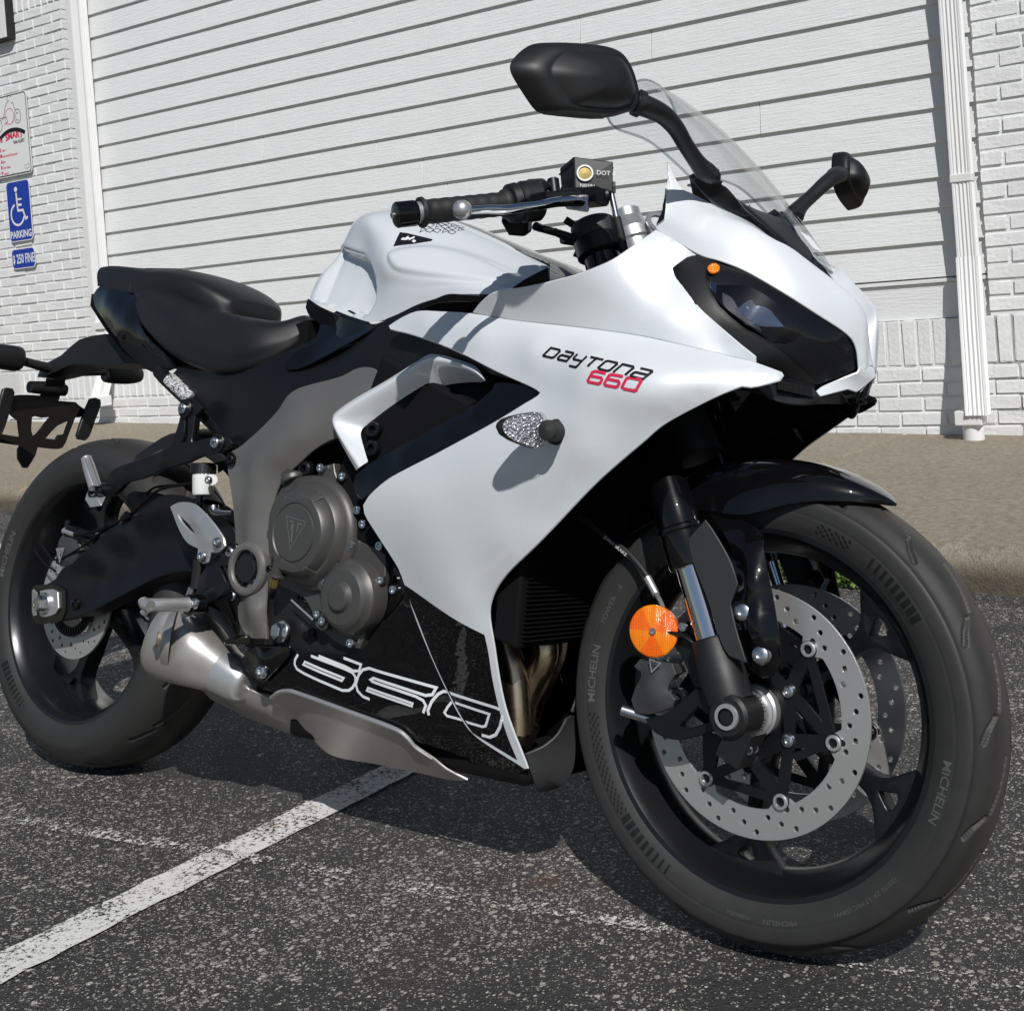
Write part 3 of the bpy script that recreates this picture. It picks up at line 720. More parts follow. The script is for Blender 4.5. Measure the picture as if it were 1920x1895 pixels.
weed(.60, 1.835, 900, .09, .13, 'broad green weed clump against the kerb behind the front fork', 1)
weed(.79, 1.85, 500, .07, .10, 'green weed at the kerb seen through the front wheel spokes', 2)
weed(.70, 1.66, 90, .03, .03, 'tiny weed sprig on the asphalt in front of the kerb weeds', 3)
# ------------------------------------------------------------------ motorcycle
LEAN = 0.19533836757653852
bike = thing('motorcycle', 'white and black sport motorcycle parked leaning away on its side stand', 'motorcycle')
bike.rotation_euler = (-LEAN, 0, 0)
FA, RA = (1.425, 0, .2995), (0, 0, .315)

def tyre_profile(w, Rc, Rs):
    """half profile from bead to crown: lateral, radius"""
    h = w/2
    P = crspline([(h*.80, .2225), (h*.86, .2275), (h*.965, .243), (h, Rs), (h*.965, Rs+.013), (h*.84, Rc-.0215), (h*.60, Rc-.0085), (h*.30, Rc-.002), (0, Rc)], 9)
    full = np.vstack([P, (P[::-1]*[-1, 1])[1:]]); d = np.r_[0, np.cumsum(np.linalg.norm(np.diff(full, axis=0), axis=1))]
    n = 140; s = np.linspace(0, d[-1], n); return np.c_[np.interp(s, d, full[:, 0]), np.interp(s, d, full[:, 1])]
def seg_dist(px, py, a, b):
    ax, ay = a; bx, by = b; t = np.clip(((px-ax)*(bx-ax)+(py-ay)*(by-ay))/((bx-ax)**2+(by-ay)**2), 0, 1)
    return np.hypot(px-ax-t*(bx-ax), py-ay-t*(by-ay))
def tyre(name, parent, c, w, Rc, Rs, grooves, pitch, nth=1440):
    pf = tyre_profile(w, Rc, Rs); n = len(pf); th = np.linspace(0, 2*np.pi, nth, endpoint=False)
    dp = np.r_[0, np.cumsum(np.linalg.norm(np.diff(pf, axis=0), axis=1))]; lat = dp - dp[-1]/2   # arc length from the crown, + on the right (-y)
    T, Lt = np.meshgrid(th, lat, indexing='ij'); dep = np.zeros_like(T)
    for sgn, ph in ((1, 0), (-1, pitch*.5)):
        tt = ((T+ph) % pitch)*Rc
        for pl, wd, de in grooves:
            for a, b in zip(pl[:-1], pl[1:]):
                for sh in (-pitch*Rc, 0, pitch*Rc):
                    dd = seg_dist(tt+sh, Lt*sgn, a, b); dep = np.maximum(dep, de*np.clip((wd-dd)/.0008, 0, 1))
    rl = np.interp(lat, lat, pf[::-1, 1]); edge = np.clip(1-abs(rl-(Rs-.006))/.0012, 0, 1)*(abs(lat) > lat.max()*.5); dep = np.maximum(dep, .0009*edge[None, :])
    nx = np.gradient(pf[:, 1], dp); ny = -np.gradient(pf[:, 0], dp)      # outward normal of the profile
    Y = -(pf[:, 0][::-1])[None, :] ; Y = -pf[:, 0][::-1]
    prof_y = np.interp(lat, lat, -pf[::-1, 0]); prof_r = pf[::-1, 1]
    nl = np.stack([np.gradient(prof_r, lat), -np.gradient(prof_y, lat)], 1); nl = nl/np.linalg.norm(nl, axis=1)[:, None]
    if nl[n//2, 1] < 0: nl = -nl
    yy = prof_y[None, :]*np.ones((nth, 1)) - dep*nl[None, :, 0]; rr = prof_r[None, :]*np.ones((nth, 1)) - dep*nl[None, :, 1]
    X = c[0]+rr*np.cos(T); Z = c[2]+rr*np.sin(T); V = np.stack([X, yy, Z], 2).reshape(-1, 3)
    i = np.arange(nth)[:, None]; j = np.arange(n-1)[None, :]; k = (i+1) % nth
    F = np.stack([i*n+j, i*n+j+1, k*n+j+1, k*n+j], 2).reshape(-1, 4)
    me = bpy.data.meshes.new(name); me.vertices.add(len(V)); me.vertices.foreach_set('co', V.ravel()); me.loops.add(F.size); me.polygons.add(len(F))
    me.loops.foreach_set('vertex_index', F.ravel()); me.polygons.foreach_set('loop_start', np.arange(0, F.size, 4)); me.polygons.foreach_set('loop_total', np.full(len(F), 4))
    me.update(calc_edges=True); me.validate(); me.materials.append(M['rubber']); me.polygons.foreach_set('use_smooth', [True]*len(F))
    bm = bmesh.new(); bm.from_mesh(me); bmesh.ops.recalc_face_normals(bm, faces=bm.faces); bm.to_mesh(me); bm.free()
    o = bpy.data.objects.new(name, me); COL.objects.link(o); o.parent = parent
    # mapping for things that sit on the right sidewall: (angle, radius) -> point just proud of the rubber
    m_ = pf[:, 0] >= 0; order = np.argsort(pf[m_][:, 1]); rad, hw = pf[m_][order, 1], pf[m_][order, 0]
    def wall(a, r, off=.0006): return (c[0]+r*math.cos(a), -(float(np.interp(r, rad, hw))+off), c[2]+r*math.sin(a))
    return wall
def wall_text(name, parent, mat, wall, s, size, ang, r, bold=0, sx=1., off=.0006, flip=False):
    """lettering bent round the sidewall; ang is the middle of the word, letters read with their feet to the axle"""
    v, f = text_vf(s, size, bold); x0 = (v[:, 0].max()+v[:, 0].min())/2
    sg = -1 if not flip else 1
    P = [wall(ang + sg*(p[0]-x0)*sx/r, r + (p[1] if not flip else -p[1]), off) for p in v]
    return part(name, parent, mat, (P, f), 0, fix=False)
def wall_quads(name, parent, mat, wall, qs, off=.0007):
    Vs, Fs = [], []
    for a0, a1, r0, r1, sk in qs:
        n = 3; k = len(Vs)
        for i in range(n+1):
            a = a0+(a1-a0)*i/n; Vs += [wall(a, r0, off), wall(a+sk, (r0+r1)/2, off), wall(a+2*sk, r1, off)]
        for i in range(n):
            for j in range(2): Fs.append((k+3*i+j, k+3*i+j+1, k+3*i+4+j, k+3*i+3+j))
    return part(name, parent, mat, (Vs, Fs), 0, fix=False)
def wheel(name, c, half, spokes, hubr, narrow):
    pr = [(half, .2325), (half+.003, .230), (half+.002, .2235), (half-.006, .2165), (half-.016, .2120), (half*.45, .2035), (half*.18, .1985), (0, .1975)]
    pr = pr + [(-h, r_) for h, r_ in reversed(pr[:-1])]
    outer = [(-half, .2325), (-half+.010, .2215), (0, .2045), (half-.010, .2215), (half, .2325)]
    w = part(name, bike, 'rim', lathe(pr+outer, c, (0, 1, 0), 160), 28)
    for a in spokes:
        e = V3((math.cos(a), 0, math.sin(a))); s = V3((-math.sin(a), 0, math.cos(a))); C0 = V3(c)
        def P2(rad, t): return C0+e*rad+s*t
        out = [(hubr*.8, -.020), (hubr+.03, -.0135), (.125, -.0105), (.155, -.012), (.172, -.022), (.186, -.040), (.2015, -.060),
               (.2035, -.034), (.2045, 0), (.2035, .034), (.2015, .060), (.186, .040), (.172, .022), (.155, .012), (.125, .0105), (hubr+.03, .0135), (hubr*.8, .020)]
        hole = [(.168, 0), (.190, -.0125), (.194, -.006), (.195, 0), (.194, .006), (.190, .0125)]
        Vs, Fs, _ = sheet([P2(*q) for q in out], (), [[P2(*q) for q in hole]], .012, 50)
        dep = narrow
        # taper the spoke's width in depth: deepest at hub and rim
        o = mesh_obj('spoke', [(x, -dep-.006*abs(math.hypot(x-c[0], z-c[2])-.12)/.08, z) for x, y, z in Vs], Fs, 'rim', w, 40); thick(o, 2*dep, .004)
    part('hub', w, 'rim', lathe([(-.052, .030), (-.052, .043), (-.040, .046), (-.028, hubr), (.028, hubr), (.040, .046), (.052, .043), (.052, .030)], c, (0, 1, 0), 48), 30)
    return w
front = wheel('front_wheel', FA, .0505, [R(a) for a in (-97.5, -28, 38, 112, 187)], .040, .015)
rear = wheel('rear_wheel', RA, .0765, [R(a) for a in (-112, -40, 32, 104, 176)], .050, .017)
fg = [([(.000, .050), (.016, .043), (.030, .030)], .0034, .005), ([(.036, .022), (.060, .014), (.100, .007)], .0030, .0048), ([(.030, .0325), (.036, .030)], .001, .001),
      ([(.085, .033), (.094, .026)], .0007, .0006), ([(.092, .036), (.101, .029)], .0007, .0006)]
wf = tyre('tyre', front, FA, .121, .2995, .262, fg, 2*math.pi/16)
rg = [([(.000, .070), (.020, .060), (.045, .045)], .0034, .0045), ([(.055, .050), (.085, .030), (.115, .016)], .003, .0042)]
wr = tyre('tyre', rear, RA, .181, .3150, .264, rg, 2*math.pi/14)
D = R
TXT = []
wall_text('sidewall_lettering', front, 'mark', wf, 'MICHELIN', .0150, D(176), .2435, .0003, 1.15)
wall_text('sidewall_lettering', front, 'mark', wf, 'POWER', .0100, D(155), .2470, 0, 1.2)
wall_text('sidewall_lettering', front, 'mark', wf, '6', .0100, D(146.5), .2470, 0, 1.2)
wall_text('sidewall_lettering', front, 'mark', wf, 'MICHELIN', .0145, D(-14), .2435, .0003, 1.15)
wall_text('sidewall_lettering', front, 'mark', wf, '120/70 ZR 17 M/C (58W)', .0070, D(-52), .2475, 0, 1.3)
wall_text('sidewall_lettering', front, 'mark', wf, 'MICHELIN', .0085, D(-80), .2475, 0, 1.2)
wall_text('sidewall_lettering', front, 'mark', wf, 'TUBELESS', .0055, D(-93), .2475, 0, 1.4)
wall_text('sidewall_lettering', rear, 'mark', wr, 'MICHELIN', .0170, D(163), .2430, .0004, 1.25)
wall_text('sidewall_lettering', rear, 'mark', wr, 'REAR', .0060, D(204), .2480, 0, 1.4)
bars = lambda a0, n, da, r0, r1: [(D(a0+da*i), D(a0+da*i+da*(.72-.055*i)), r0, r1, 0) for i in range(n)]
wall_quads('inset_bar', front, 'markdark', wf, bars(-139, 9, 2.5, .2395, .2530)); wall_quads('inset_bar', rear, 'markdark', wr, bars(214, 10, 2.6, .2385, .2545))
chk = [(D(188+i*1.15), D(188+i*1.15+.8), .2395+.0036*j, .2395+.0036*j+.0026, D(.25)) for i in range(28) for j in range(4) if (i+j) % 2]
wall_quads('checker_band', front, 'markdark', wf, chk)
wall_quads('inset_bar', front, 'markdark', wf, bars(32, 9, 2.5, .2395, .2530))
chk = [(D(60+i*1.15), D(60+i*1.15+.8), .2395+.0036*j, .2395+.0036*j+.0026, D(.25)) for i in range(10) for j in range(4) if (i+j) % 2]
wall_quads('checker_band', front, 'markdark', wf, chk)

# brake discs
def ring_plate(c, y, r0, r1, th, holes, name, parent, mat, n=120, tabs=()):
    rin = []
    for i in range(n):
        a = 2*math.pi*i/n; rr_ = r0
        for tb in tabs:
            d = abs((a-tb+math.pi) % (2*math.pi)-math.pi); rr_ = min(rr_, r0-.0125*max(0, 1-(d/.135)**2)**.5 if d < .135 else rr_)
        rin.append((c[0]+rr_*math.cos(a), y, c[2]+rr_*math.sin(a)))
    outp = [(c[0]+r1*math.cos(2*math.pi*i/n), y, c[2]+r1*math.sin(2*math.pi*i/n)) for i in range(n)]
    hl = [rin] + [[(c[0]+rr_*math.cos(a)+q*math.cos(t), y, c[2]+rr_*math.sin(a)+q*math.sin(t)) for t in np.linspace(0, 2*math.pi, 11)[:-1]] for a, rr_, q in holes]
    pts, loops = [], []
    for lp in [outp]+hl: loops.append(list(range(len(pts), len(pts)+len(lp)))); pts += [(p[0], p[2]) for p in lp]
    ed = [(l[i], l[(i+1) % len(l)]) for l in loops for i in range(len(l))]
    v2, _, f2 = geometry.delaunay_2d_cdt([Vector(p) for p in pts], ed, [], 0, 1e-7)[:3]
    v2 = np.array([tuple(v) for v in v2]); cen = np.array([v2[list(q)].mean(0) for q in f2]); ok = inpoly(cen, np.array([(p[0], p[2]) for p in outp]))
    for lp in hl: ok &= ~inpoly(cen, np.array([(p[0], p[2]) for p in lp]))
    F = [tuple(q) if (v2[q[1]][0]-v2[q[0]][0])*(v2[q[2]][1]-v2[q[0]][1])-(v2[q[1]][1]-v2[q[0]][1])*(v2[q[2]][0]-v2[q[0]][0]) > 0 else tuple(reversed(q)) for q, k in zip(f2, ok) if k]
    o = mesh_obj(name, [(p[0], y, p[1]) for p in v2], F, mat, parent, 0); return thick(o, th, .0006)
BOB = [R(a) for a in (49, -12, -68, -124, -182, -246)]; CB = [R(a) for a in (32, -30, -91, -152, 148, 90)]
dh = [(R(12*i+6*(k % 2)+3*(k == 1)), rr_, .0036) for i in range(30) for k, rr_ in enumerate((.127, .145))][::1]
dh = [(R(7.2*i), (.128, .137, .146)[i % 3], .0034) for i in range(50)]
slots = [(b_+R(1.5), .1215, .0042) for b_ in BOB]
def seg_plate(a, b, w, th, y, parent, mat, name='arm'):
    a, b = V3((a[0], y, a[1])), V3((b[0], y, b[1])); d = (b-a).normalized(); s = V3((-d.z, 0, d.x))*w/2
    return box((a+b)/2, ((b-a).length, th, w), Matrix((d, V3((0, 1, 0)), V3((-d.z, 0, d.x)))).transposed())
for sgn in (1, -1):
    y = -sgn*.0595
    d_ = ring_plate(FA, y-.00225, .118, .155, .0045, dh+slots, 'brake_disc', front, 'disc', tabs=BOB)
    pol = lambda r_, a: (FA[0]+r_*math.cos(a), FA[2]+r_*math.sin(a)); vfs = []
    for i in range(6):
        b0, b1 = pol(.110, BOB[i]), pol(.110, BOB[(i+1) % 6]); c0, c1 = pol(.058, CB[i]), pol(.058, CB[(i+1) % 6]); cm = pol(.058, CB[i-1])
        vfs += [seg_plate(b0, c0, .0165, .006, y-sgn*.001, None, None), seg_plate(b0, cm, .0135, .0058, y-sgn*.001, None, None), seg_plate(c0, c1, .014, .0056, y-sgn*.001, None, None)]
        if i % 2 == 0: vfs.append(seg_plate(b0, b1, .0115, .0054, y-sgn*.001, None, None))
        else: vfs.append(seg_plate(b0, pol(.075, (BOB[i]+BOB[(i+1) % 6])/2 if i < 5 else BOB[5]-R(32)), .0105, .0052, y-sgn*.001, None, None))
        vfs.append(cyl((b0[0], y-.003, b0[1]), (b0[0], y+.003, b0[1]), .0115, 20)); vfs.append(cyl((c0[0], y-.0034, c0[1]), (c0[0], y+.0034, c0[1]), .0115, 20))
    part('disc_carrier', front, 'satin', join(*vfs), 30)
    for b_ in BOB:
        p = pol(.1115, b_)
        part('bobbin', front, 'alu', lathe([(-.006, .0098), (.006, .0098), (.0072, .0088), (.0072, .0062), (.003, .0056), (.003, .0044), (-.006, .0044)], (p[0], y, p[1]), (0, -sgn, 0), 22), 30)
    for c_ in CB:
        p = pol(.058, c_); bolt((p[0], y-sgn*.0045, p[1]), (0, -sgn, 0), .0092, front, 'bolt', 'dome')
for s_ in (1, -1): part('wheel_spacer', front, 'alu', lathe([(-.001, .020), (0, .033), (.012, .033), (.014, .030), (.018, .030), (.019, .027), (.034, .027), (.034, .017)], (FA[0], -s_*.052, FA[2]), (0, -s_, 0), 40), 30)
rh = [(R(9*i), (.083, .092, .101)[i % 3], .0035) for i in range(40)]
ring_plate(RA, -.082, .070, .110, .005, rh, 'brake_disc', rear, 'reardisc')
part('sensor_ring', rear, 'satin', join(lathe([(-.002, .050), (-.002, .068), (.002, .068), (.002, .050)], (0, -.088, .315), (0, 1, 0), 60), *[seg_plate((.052*math.cos(a), .315+.052*math.sin(a)), (.066*math.cos(a), .315+.066*math.sin(a)), .003, .003, -.0905, None, None) for a in np.linspace(0, 2*math.pi, 49)[:-1]]), 0)
part('sprocket', rear, 'reardisc', lathe([(-.004, .05), (-.004, .098), (.004, .098), (.004, .05)], (0, .095, .315), (0, 1, 0), 90), 20)
# ------------------------------------------------------------------ fork, brakes, mudguard
def fpt(z, y): return (1.4195-.388*(z-.2995), y, z)
FD_ = V3((-.388, 0, 1)).normalized()
for s in (1, -1):
    y = -.105*s
    fk = part('fork_leg', bike, 'gloss', lathe([(0, .020), (0, .0275), (.004, .029), (.045, .029), (.048, .0315), (.052, .0315), (.055, .0285), (.060, .0285), (.090, .0283), (.094, .0270), (.50, .0265), (.50, .001)], fpt(.474, y), FD_, 40), 30)
    part('stanchion', fk, 'chrome', cyl(fpt(.35, y), fpt(.49, y), .0208, 36), 40)
    part('fork_bottom', fk, 'matt', lathe([(0, .012), (.002, .030), (.045, .0315), (.052, .0295), (.078, .0275), (.082, .025), (.082, .02)], fpt(.312, y), FD_, 36), 30)
    part('axle_clamp', fk, 'matt', join(cyl((1.425, y+s*.028, .2995), (1.425, y-s*.029, .2995), .0270, 36, bev=.004), box((1.432, y-s*.002, .266), (.034, .040, .045), Matrix.Rotation(.42, 3, 'Y'))), 30)
    part('axle_end', fk, 'alu', lathe([(-.01, .016), (.001, .0162), (.003, .0152), (.003, .0108)], (1.425, y-s*.0295, .2995), (0, -s, 0), 32), 30)
    part('axle_socket', fk, 'inner', lathe([(.0025, .0108), (-.012, .0102), (-.012, .0001)], (1.425, y-s*.0295, .2995), (0, -s, 0), 6), 0)
    for dx in (0, .019): bolt((1.4455-dx*.1, y-s*.0105+s*dx, .262-dx*.05), V3((.55, -s*.45, -.25)), .0058, fk)
    VG = [(1.3588,-0.1280,0.5097),(1.3817,-0.1280,0.5349),(1.3927,-0.1280,0.5224),(1.4092,-0.1280,0.5006),(1.4201,-0.1280,0.4832),(1.4295,-0.1280,0.4600),(1.4203,-0.1280,0.4339),(1.4299,-0.1280,0.4036),(1.4446,-0.1280,0.3670),(1.4227,-0.1280,0.3719),(1.4139,-0.1280,0.3813),(1.3911,-0.1280,0.4343),(1.3642,-0.1280,0.4885)]
    IG = [(1.3841,-0.1340,0.5127),(1.3981,-0.1350,0.4833),(1.4119,-0.1350,0.4393),(1.4264,-0.1330,0.3888)]
    VG = [(a, b*s, c) for a, b, c in VG]; IG = [(a, b*s, c) for a, b, c in IG]
    vf = sheet(VG, res=.012, ang=20)[:2]; vf = vf if s == 1 else (vf[0], [tuple(reversed(q)) for q in vf[1]])
    plate_obj('fork_guard', vf, 'guard', bike, .004)
part('front_axle', bike, 'alu', cyl((1.425, -.10, .2995), (1.425, .10, .2995), .0125, 24), 30)
# front mudguard: one shell over the tyre with a leg down each side
rows = []
for a, Re, ye, Rtop in ((59.5, .309, .006, .3135), (63, .301, .034, .317), (68, .290, .052, .320), (75, .276, .066, .3215), (82, .262, .076, .322), (90, .247, .086, .322), (97, .247, .088, .322), (106, .258, .083, .322), (118, .272, .076, .322), (132, .285, .070, .322)):
    t = R(a); row = []
    for f_, q in ((-1, 1), (-.93, .55), (-.72, .18), (-.38, .03), (0, 0), (.38, .03), (.72, .18), (.93, .55), (1, 1)):
        rad = Rtop+(Re-Rtop)*q; row.append((FA[0]+rad*math.cos(t), f_*ye, FA[2]+rad*math.sin(t)))
    rows.append(row)
vf_ = loft(rows, 5, 4); vf_ = (vf_[0], [tuple(reversed(q)) for q in vf_[1]]) if V3(vf_[0][0]) and False else vf_
plate_obj('front_mudguard', outward(vf_, FA), 'gloss', bike, .0035)
FL = [(1.3630,-0.0880,0.5450),(1.3886,-0.0920,0.5390),(1.4150,-0.0920,0.5377),(1.4352,-0.0940,0.5298),(1.4459,-0.0960,0.5212),(1.4520,-0.1040,0.5063),(1.4626,-0.1040,0.4651),(1.4721,-0.1040,0.4273),(1.4800,-0.1040,0.3840),(1.4790,-0.1040,0.3663),(1.4712,-0.1040,0.3537),(1.4566,-0.1040,0.3476),(1.4431,-0.1040,0.3533),(1.4326,-0.1040,0.3654),(1.4178,-0.1040,0.3967),(1.4055,-0.1040,0.4264),(1.4196,-0.1040,0.4632),(1.4183,-0.1040,0.4738),(1.3975,-0.1040,0.5184)]
LI = [(1.4249,-0.1000,0.5200),(1.4391,-0.1100,0.5010),(1.4526,-0.1210,0.4646),(1.4629,-0.1220,0.4213),(1.4367,-0.1170,0.4334),(1.4523,-0.1180,0.3833),(1.4722,-0.1190,0.3928)]
panel('mudguard_leg', bike, 'gloss', FL, LI, .004, both=True, res=.01)
for s in (1, -1):
    for p in [(1.4339,-0.1160,0.4250),(1.4602,-0.1160,0.3760)]: bolt((p[0], p[1]*s, p[2]), (.1, -s, .05), .0125, bike, 'bolt', 'dome')
# calipers
CO = [(1.2737,-0.1080,0.3404),(1.2836,-0.1080,0.3516),(1.3025,-0.1080,0.3509),(1.3295,-0.1080,0.3497),(1.3351,-0.1080,0.3376),(1.3258,-0.1080,0.3224),(1.3252,-0.1080,0.3153),(1.3356,-0.1080,0.3054),(1.3321,-0.1080,0.2965),(1.3157,-0.1080,0.2887),(1.3074,-0.1080,0.2853),(1.2957,-0.1080,0.2826),(1.2785,-0.1080,0.2823),(1.2715,-0.1080,0.2971),(1.2769,-0.1080,0.3135),(1.2848,-0.1080,0.3274),(1.2844,-0.1080,0.3345)]
CI = [(1.3081,-0.1160,0.3336),(1.3094,-0.1160,0.3084),(1.2955,-0.1160,0.3151)]
HO = [(1.2967,-0.1120,0.2767),(1.3282,-0.1120,0.2875),(1.3692,-0.1120,0.3240),(1.3952,-0.1120,0.3163),(1.4100,-0.1120,0.3019),(1.4092,-0.1120,0.2828),(1.3427,-0.1120,0.2589),(1.3092,-0.1120,0.2644)]
HH = [(1.3453,-0.1120,0.2751),(1.3717,-0.1120,0.3036),(1.3944,-0.1120,0.2957),(1.3932,-0.1120,0.2873),(1.3585,-0.1120,0.2728)]
UO = [(1.3294,-0.1000,0.3976),(1.3442,-0.1000,0.4033),(1.3593,-0.1000,0.3977),(1.3776,-0.1000,0.3518),(1.3950,-0.1000,0.3206),(1.3955,-0.1000,0.3069),(1.3795,-0.1000,0.3062),(1.3591,-0.1000,0.3273),(1.3412,-0.1000,0.3589),(1.3271,-0.1000,0.3745)]
for s in (1, -1):
    fl = lambda L_: [(a, b*s, c) for a, b, c in L_]
    def two(name, mat, O_, I_, th, H_=()):
        vf = sheet(fl(O_), fl(I_), [fl(H_)] if len(H_) else (), .01)[:2]; vf = vf if s == 1 else (vf[0], [tuple(reversed(q)) for q in vf[1]])
        return plate_obj(name, vf, mat, bike, th, None, 33, .0014)
    cal = two('brake_caliper', 'calip', CO, CI, .036)
    two('caliper_mount', 'satin', HO, [], .018, HH); two('caliper_stay', 'satin', UO, [], .012)
    cp = (1.2610,-0.1050,0.2825); part('brake_pin', cal, 'bolt', cyl((cp[0]-.006, cp[1]*s, cp[2]), (cp[0]+.05, (cp[1]+.02)*s, cp[2]-.012), .0075, 18, bev=.001), 30)
    q = (1.3345,-0.0900,0.3069); bolt((q[0], q[1]*s, q[2]), (0, -s, 0), .012, cal, 'satin')
    q = (1.3439,-0.1050,0.3978); bolt((q[0], q[1]*s, q[2]), (0, -s, 0), .006, cal)
tri = [(1.3030,-0.1165,0.3535),(1.3194,-0.1165,0.3506),(1.3065,-0.1165,0.3377)]; 
part('caliper_emblem', bike, 'alu', (lambda P: (lambda q: ([(x, -.1185, z) for x, z, _ in q[0]], q[1]))(ribbon([(p[0], p[2]) for p in P], .0013, True)))(tri), 0, fix=False)
# amber reflector facing sideways
rc = V3((1.3037,-0.1120,0.3890)); rd = V3((.18, -1, .0)).normalized()
rf = part('side_reflector', bike, 'orange', lathe([(-.009, .0325), (.002, .0335), (.003, .0325), (.0035, .031), (.0034, .0001)], rc, rd, 48), 30)
bolt(rc+rd*.003, rd, .0045, rf); part('reflector_backing', rf, 'matt', lathe([(-.012, .031), (-.0085, .0325)], rc, rd, 40), 30)
part('reflector_bracket', bike, 'satin', tube([rc-rd*.012, (1.3427,-0.1050,0.3878), (1.3685,-0.1000,0.3760)], .009, 10, 4, .4))
hs_ = part('brake_hose', bike, 'grip', tube([(1.1518,-0.0750,0.5283),(1.1714,-0.0750,0.5199),(1.2026,-0.0750,0.5015),(1.2328,-0.0750,0.4865),(1.2555,-0.0750,0.4684),(1.2724,-0.0750,0.4502)], .0042, 12, 6))
part('hose_ferrule', hs_, 'alu', tube([(1.2676,-0.0750,0.4543),(1.2839,-0.0750,0.4318)], .0056, 14, 1)); part('hose_pipe', hs_, 'alu', tube([(1.2857,-0.0800,0.4336),(1.2983,-0.0900,0.4261),(1.3099,-0.1000,0.4159)], .0033, 10, 4))
v_, f_ = text_vf('JUAN BRAKE', .0062)
a0, a1 = V3((1.1987,-0.0750,0.5044)), V3((1.2683,-0.0750,0.4618)); dr = (a1-a0).normalized(); up = V3((dr.z, 0, -dr.x))*-1
part('hose_print', hs_, 'whiteink', ([a0+dr*p[0]*1.25+up*(p[1]-.002)+V3((0, -.0046, 0)) for p in v_], f_), 0, fix=False)

# ------------------------------------------------------------------ engine, frame, dark innards
def lbox(name, mat, x0, x1, y0, y1, z0, z1, parent=None, bev=.01): return part(name, parent or bike, mat, box(((x0+x1)/2, (y0+y1)/2, (z0+z1)/2), (x1-x0, y1-y0, z1-z0)), 0, bev=bev)
eng = lbox('engine_block', 'matt', .60, .93, -.145, .15, .27, .56)
part('cylinder_head', eng, 'inner', hexa([(.72, -.16, .50), (.98, -.16, .42), (.98, .16, .42), (.72, .16, .50), (.83, -.16, .76), (1.07, -.16, .66), (1.07, .16, .66), (.83, .16, .76)]), 0, bev=.008)
lbox('air_box', 'inner', .80, 1.10, -.105, .105, .62, .84, bev=.03)
lbox('dark_backing', 'inner', .56, .82, -.10, .10, .52, .70)  # plain dark box added behind the frame to close the see-through gap
lbox('gearbox', 'matt', .50, .66, -.10, .12, .28, .52)
rdt = part('radiator', bike, 'inner', hexa([(1.085, -.17, .36), (1.125, -.17, .35), (1.125, .17, .35), (1.085, .17, .36), (1.10, -.18, .66), (1.14, -.18, .65), (1.14, .18, .65), (1.10, .18, .66)]), 0, bev=.004)
fins = [box((1.128+.0465*(z-.35), 0, z), (.006, .32, .0012)) for z in np.arange(.36, .65, .006)]
fo = part('radiator_fin', rdt, 'inner', join(*fins), 0, fix=False); fo['kind'] = 'stuff'
cylinder_bolts = [(0.8326,-0.1650,0.6425),(0.8324,-0.1650,0.6142)]
for p in cylinder_bolts: bolt(p, (0.2, -1, 0), .012, eng, 'satin')
part('coolant_hose', eng, 'grip', tube([(0.8449,-0.1400,0.6116),(0.8643,-0.1400,0.6557),(0.8909,-0.1400,0.6212),(0.9180,-0.1400,0.6388)], .013, 12, 5))
part('hose_clamp', eng, 'alu', tube([(0.9147,-0.1550,0.6579),(0.9205,-0.1550,0.6505),(0.9211,-0.1550,0.6437)], .0022, 8, 3))
# clutch cover (right side)
CO_ = [(0.7418,-0.1580,0.5885),(0.7455,-0.1580,0.5754),(0.7875,-0.1580,0.5263),(0.8117,-0.1580,0.5106),(0.8198,-0.1580,0.4958),(0.8631,-0.1580,0.4573),(0.8647,-0.1580,0.4185),(0.8594,-0.1580,0.4072),(0.8442,-0.1580,0.3857),(0.8503,-0.1580,0.3784),(0.8247,-0.1580,0.3185),(0.7958,-0.1580,0.3193),(0.7680,-0.1580,0.3266),(0.7434,-0.1580,0.3416),(0.7227,-0.1580,0.3605),(0.7040,-0.1580,0.3799),(0.6288,-0.1580,0.4000),(0.6138,-0.1580,0.4408),(0.6080,-0.1580,0.5082),(0.6309,-0.1580,0.5466),(0.6444,-0.1580,0.5581),(0.6825,-0.1580,0.5669),(0.7097,-0.1580,0.5694),(0.7120,-0.1580,0.5811)]
cov, _ = panel('engine_side_cover', eng, 'cover', CO_, [], .03, res=.014, bev=.003)
cx, cz = .7165, .4807
cl = part('clutch_cover', eng, 'cover', lathe([(.140, .090), (.160, .0895), (.166, .087), (.170, .083), (.1715, .0795), (.183, .0745), (.1875, .0705), (.1885, .0660), (.2005, .0615), (.2040, .0580), (.2052, .0520), (.2052, .0465), (.2035, .0450), (.2035, .0430), (.2058, .0420), (.2060, .0001)], (cx, 0, cz), (0, -1, 0), 96), 25)
for a in (60, -62, 185, 245, 120): part('cover_rib', cl, 'cover', hexa([(cx+r_*math.cos(R(a+da)), -l, cz+r_*math.sin(R(a+da))) for l, rr_ in ((.186, (.050, .0715)), (.2045, (.050, .0605))) for r_, da in ((rr_[0], -7), (rr_[1], -6), (rr_[1], 6), (rr_[0], 7))]), 0, bev=.0015)
e0 = [(-.021, .021), (.024, .014), (-.003, -.030)]
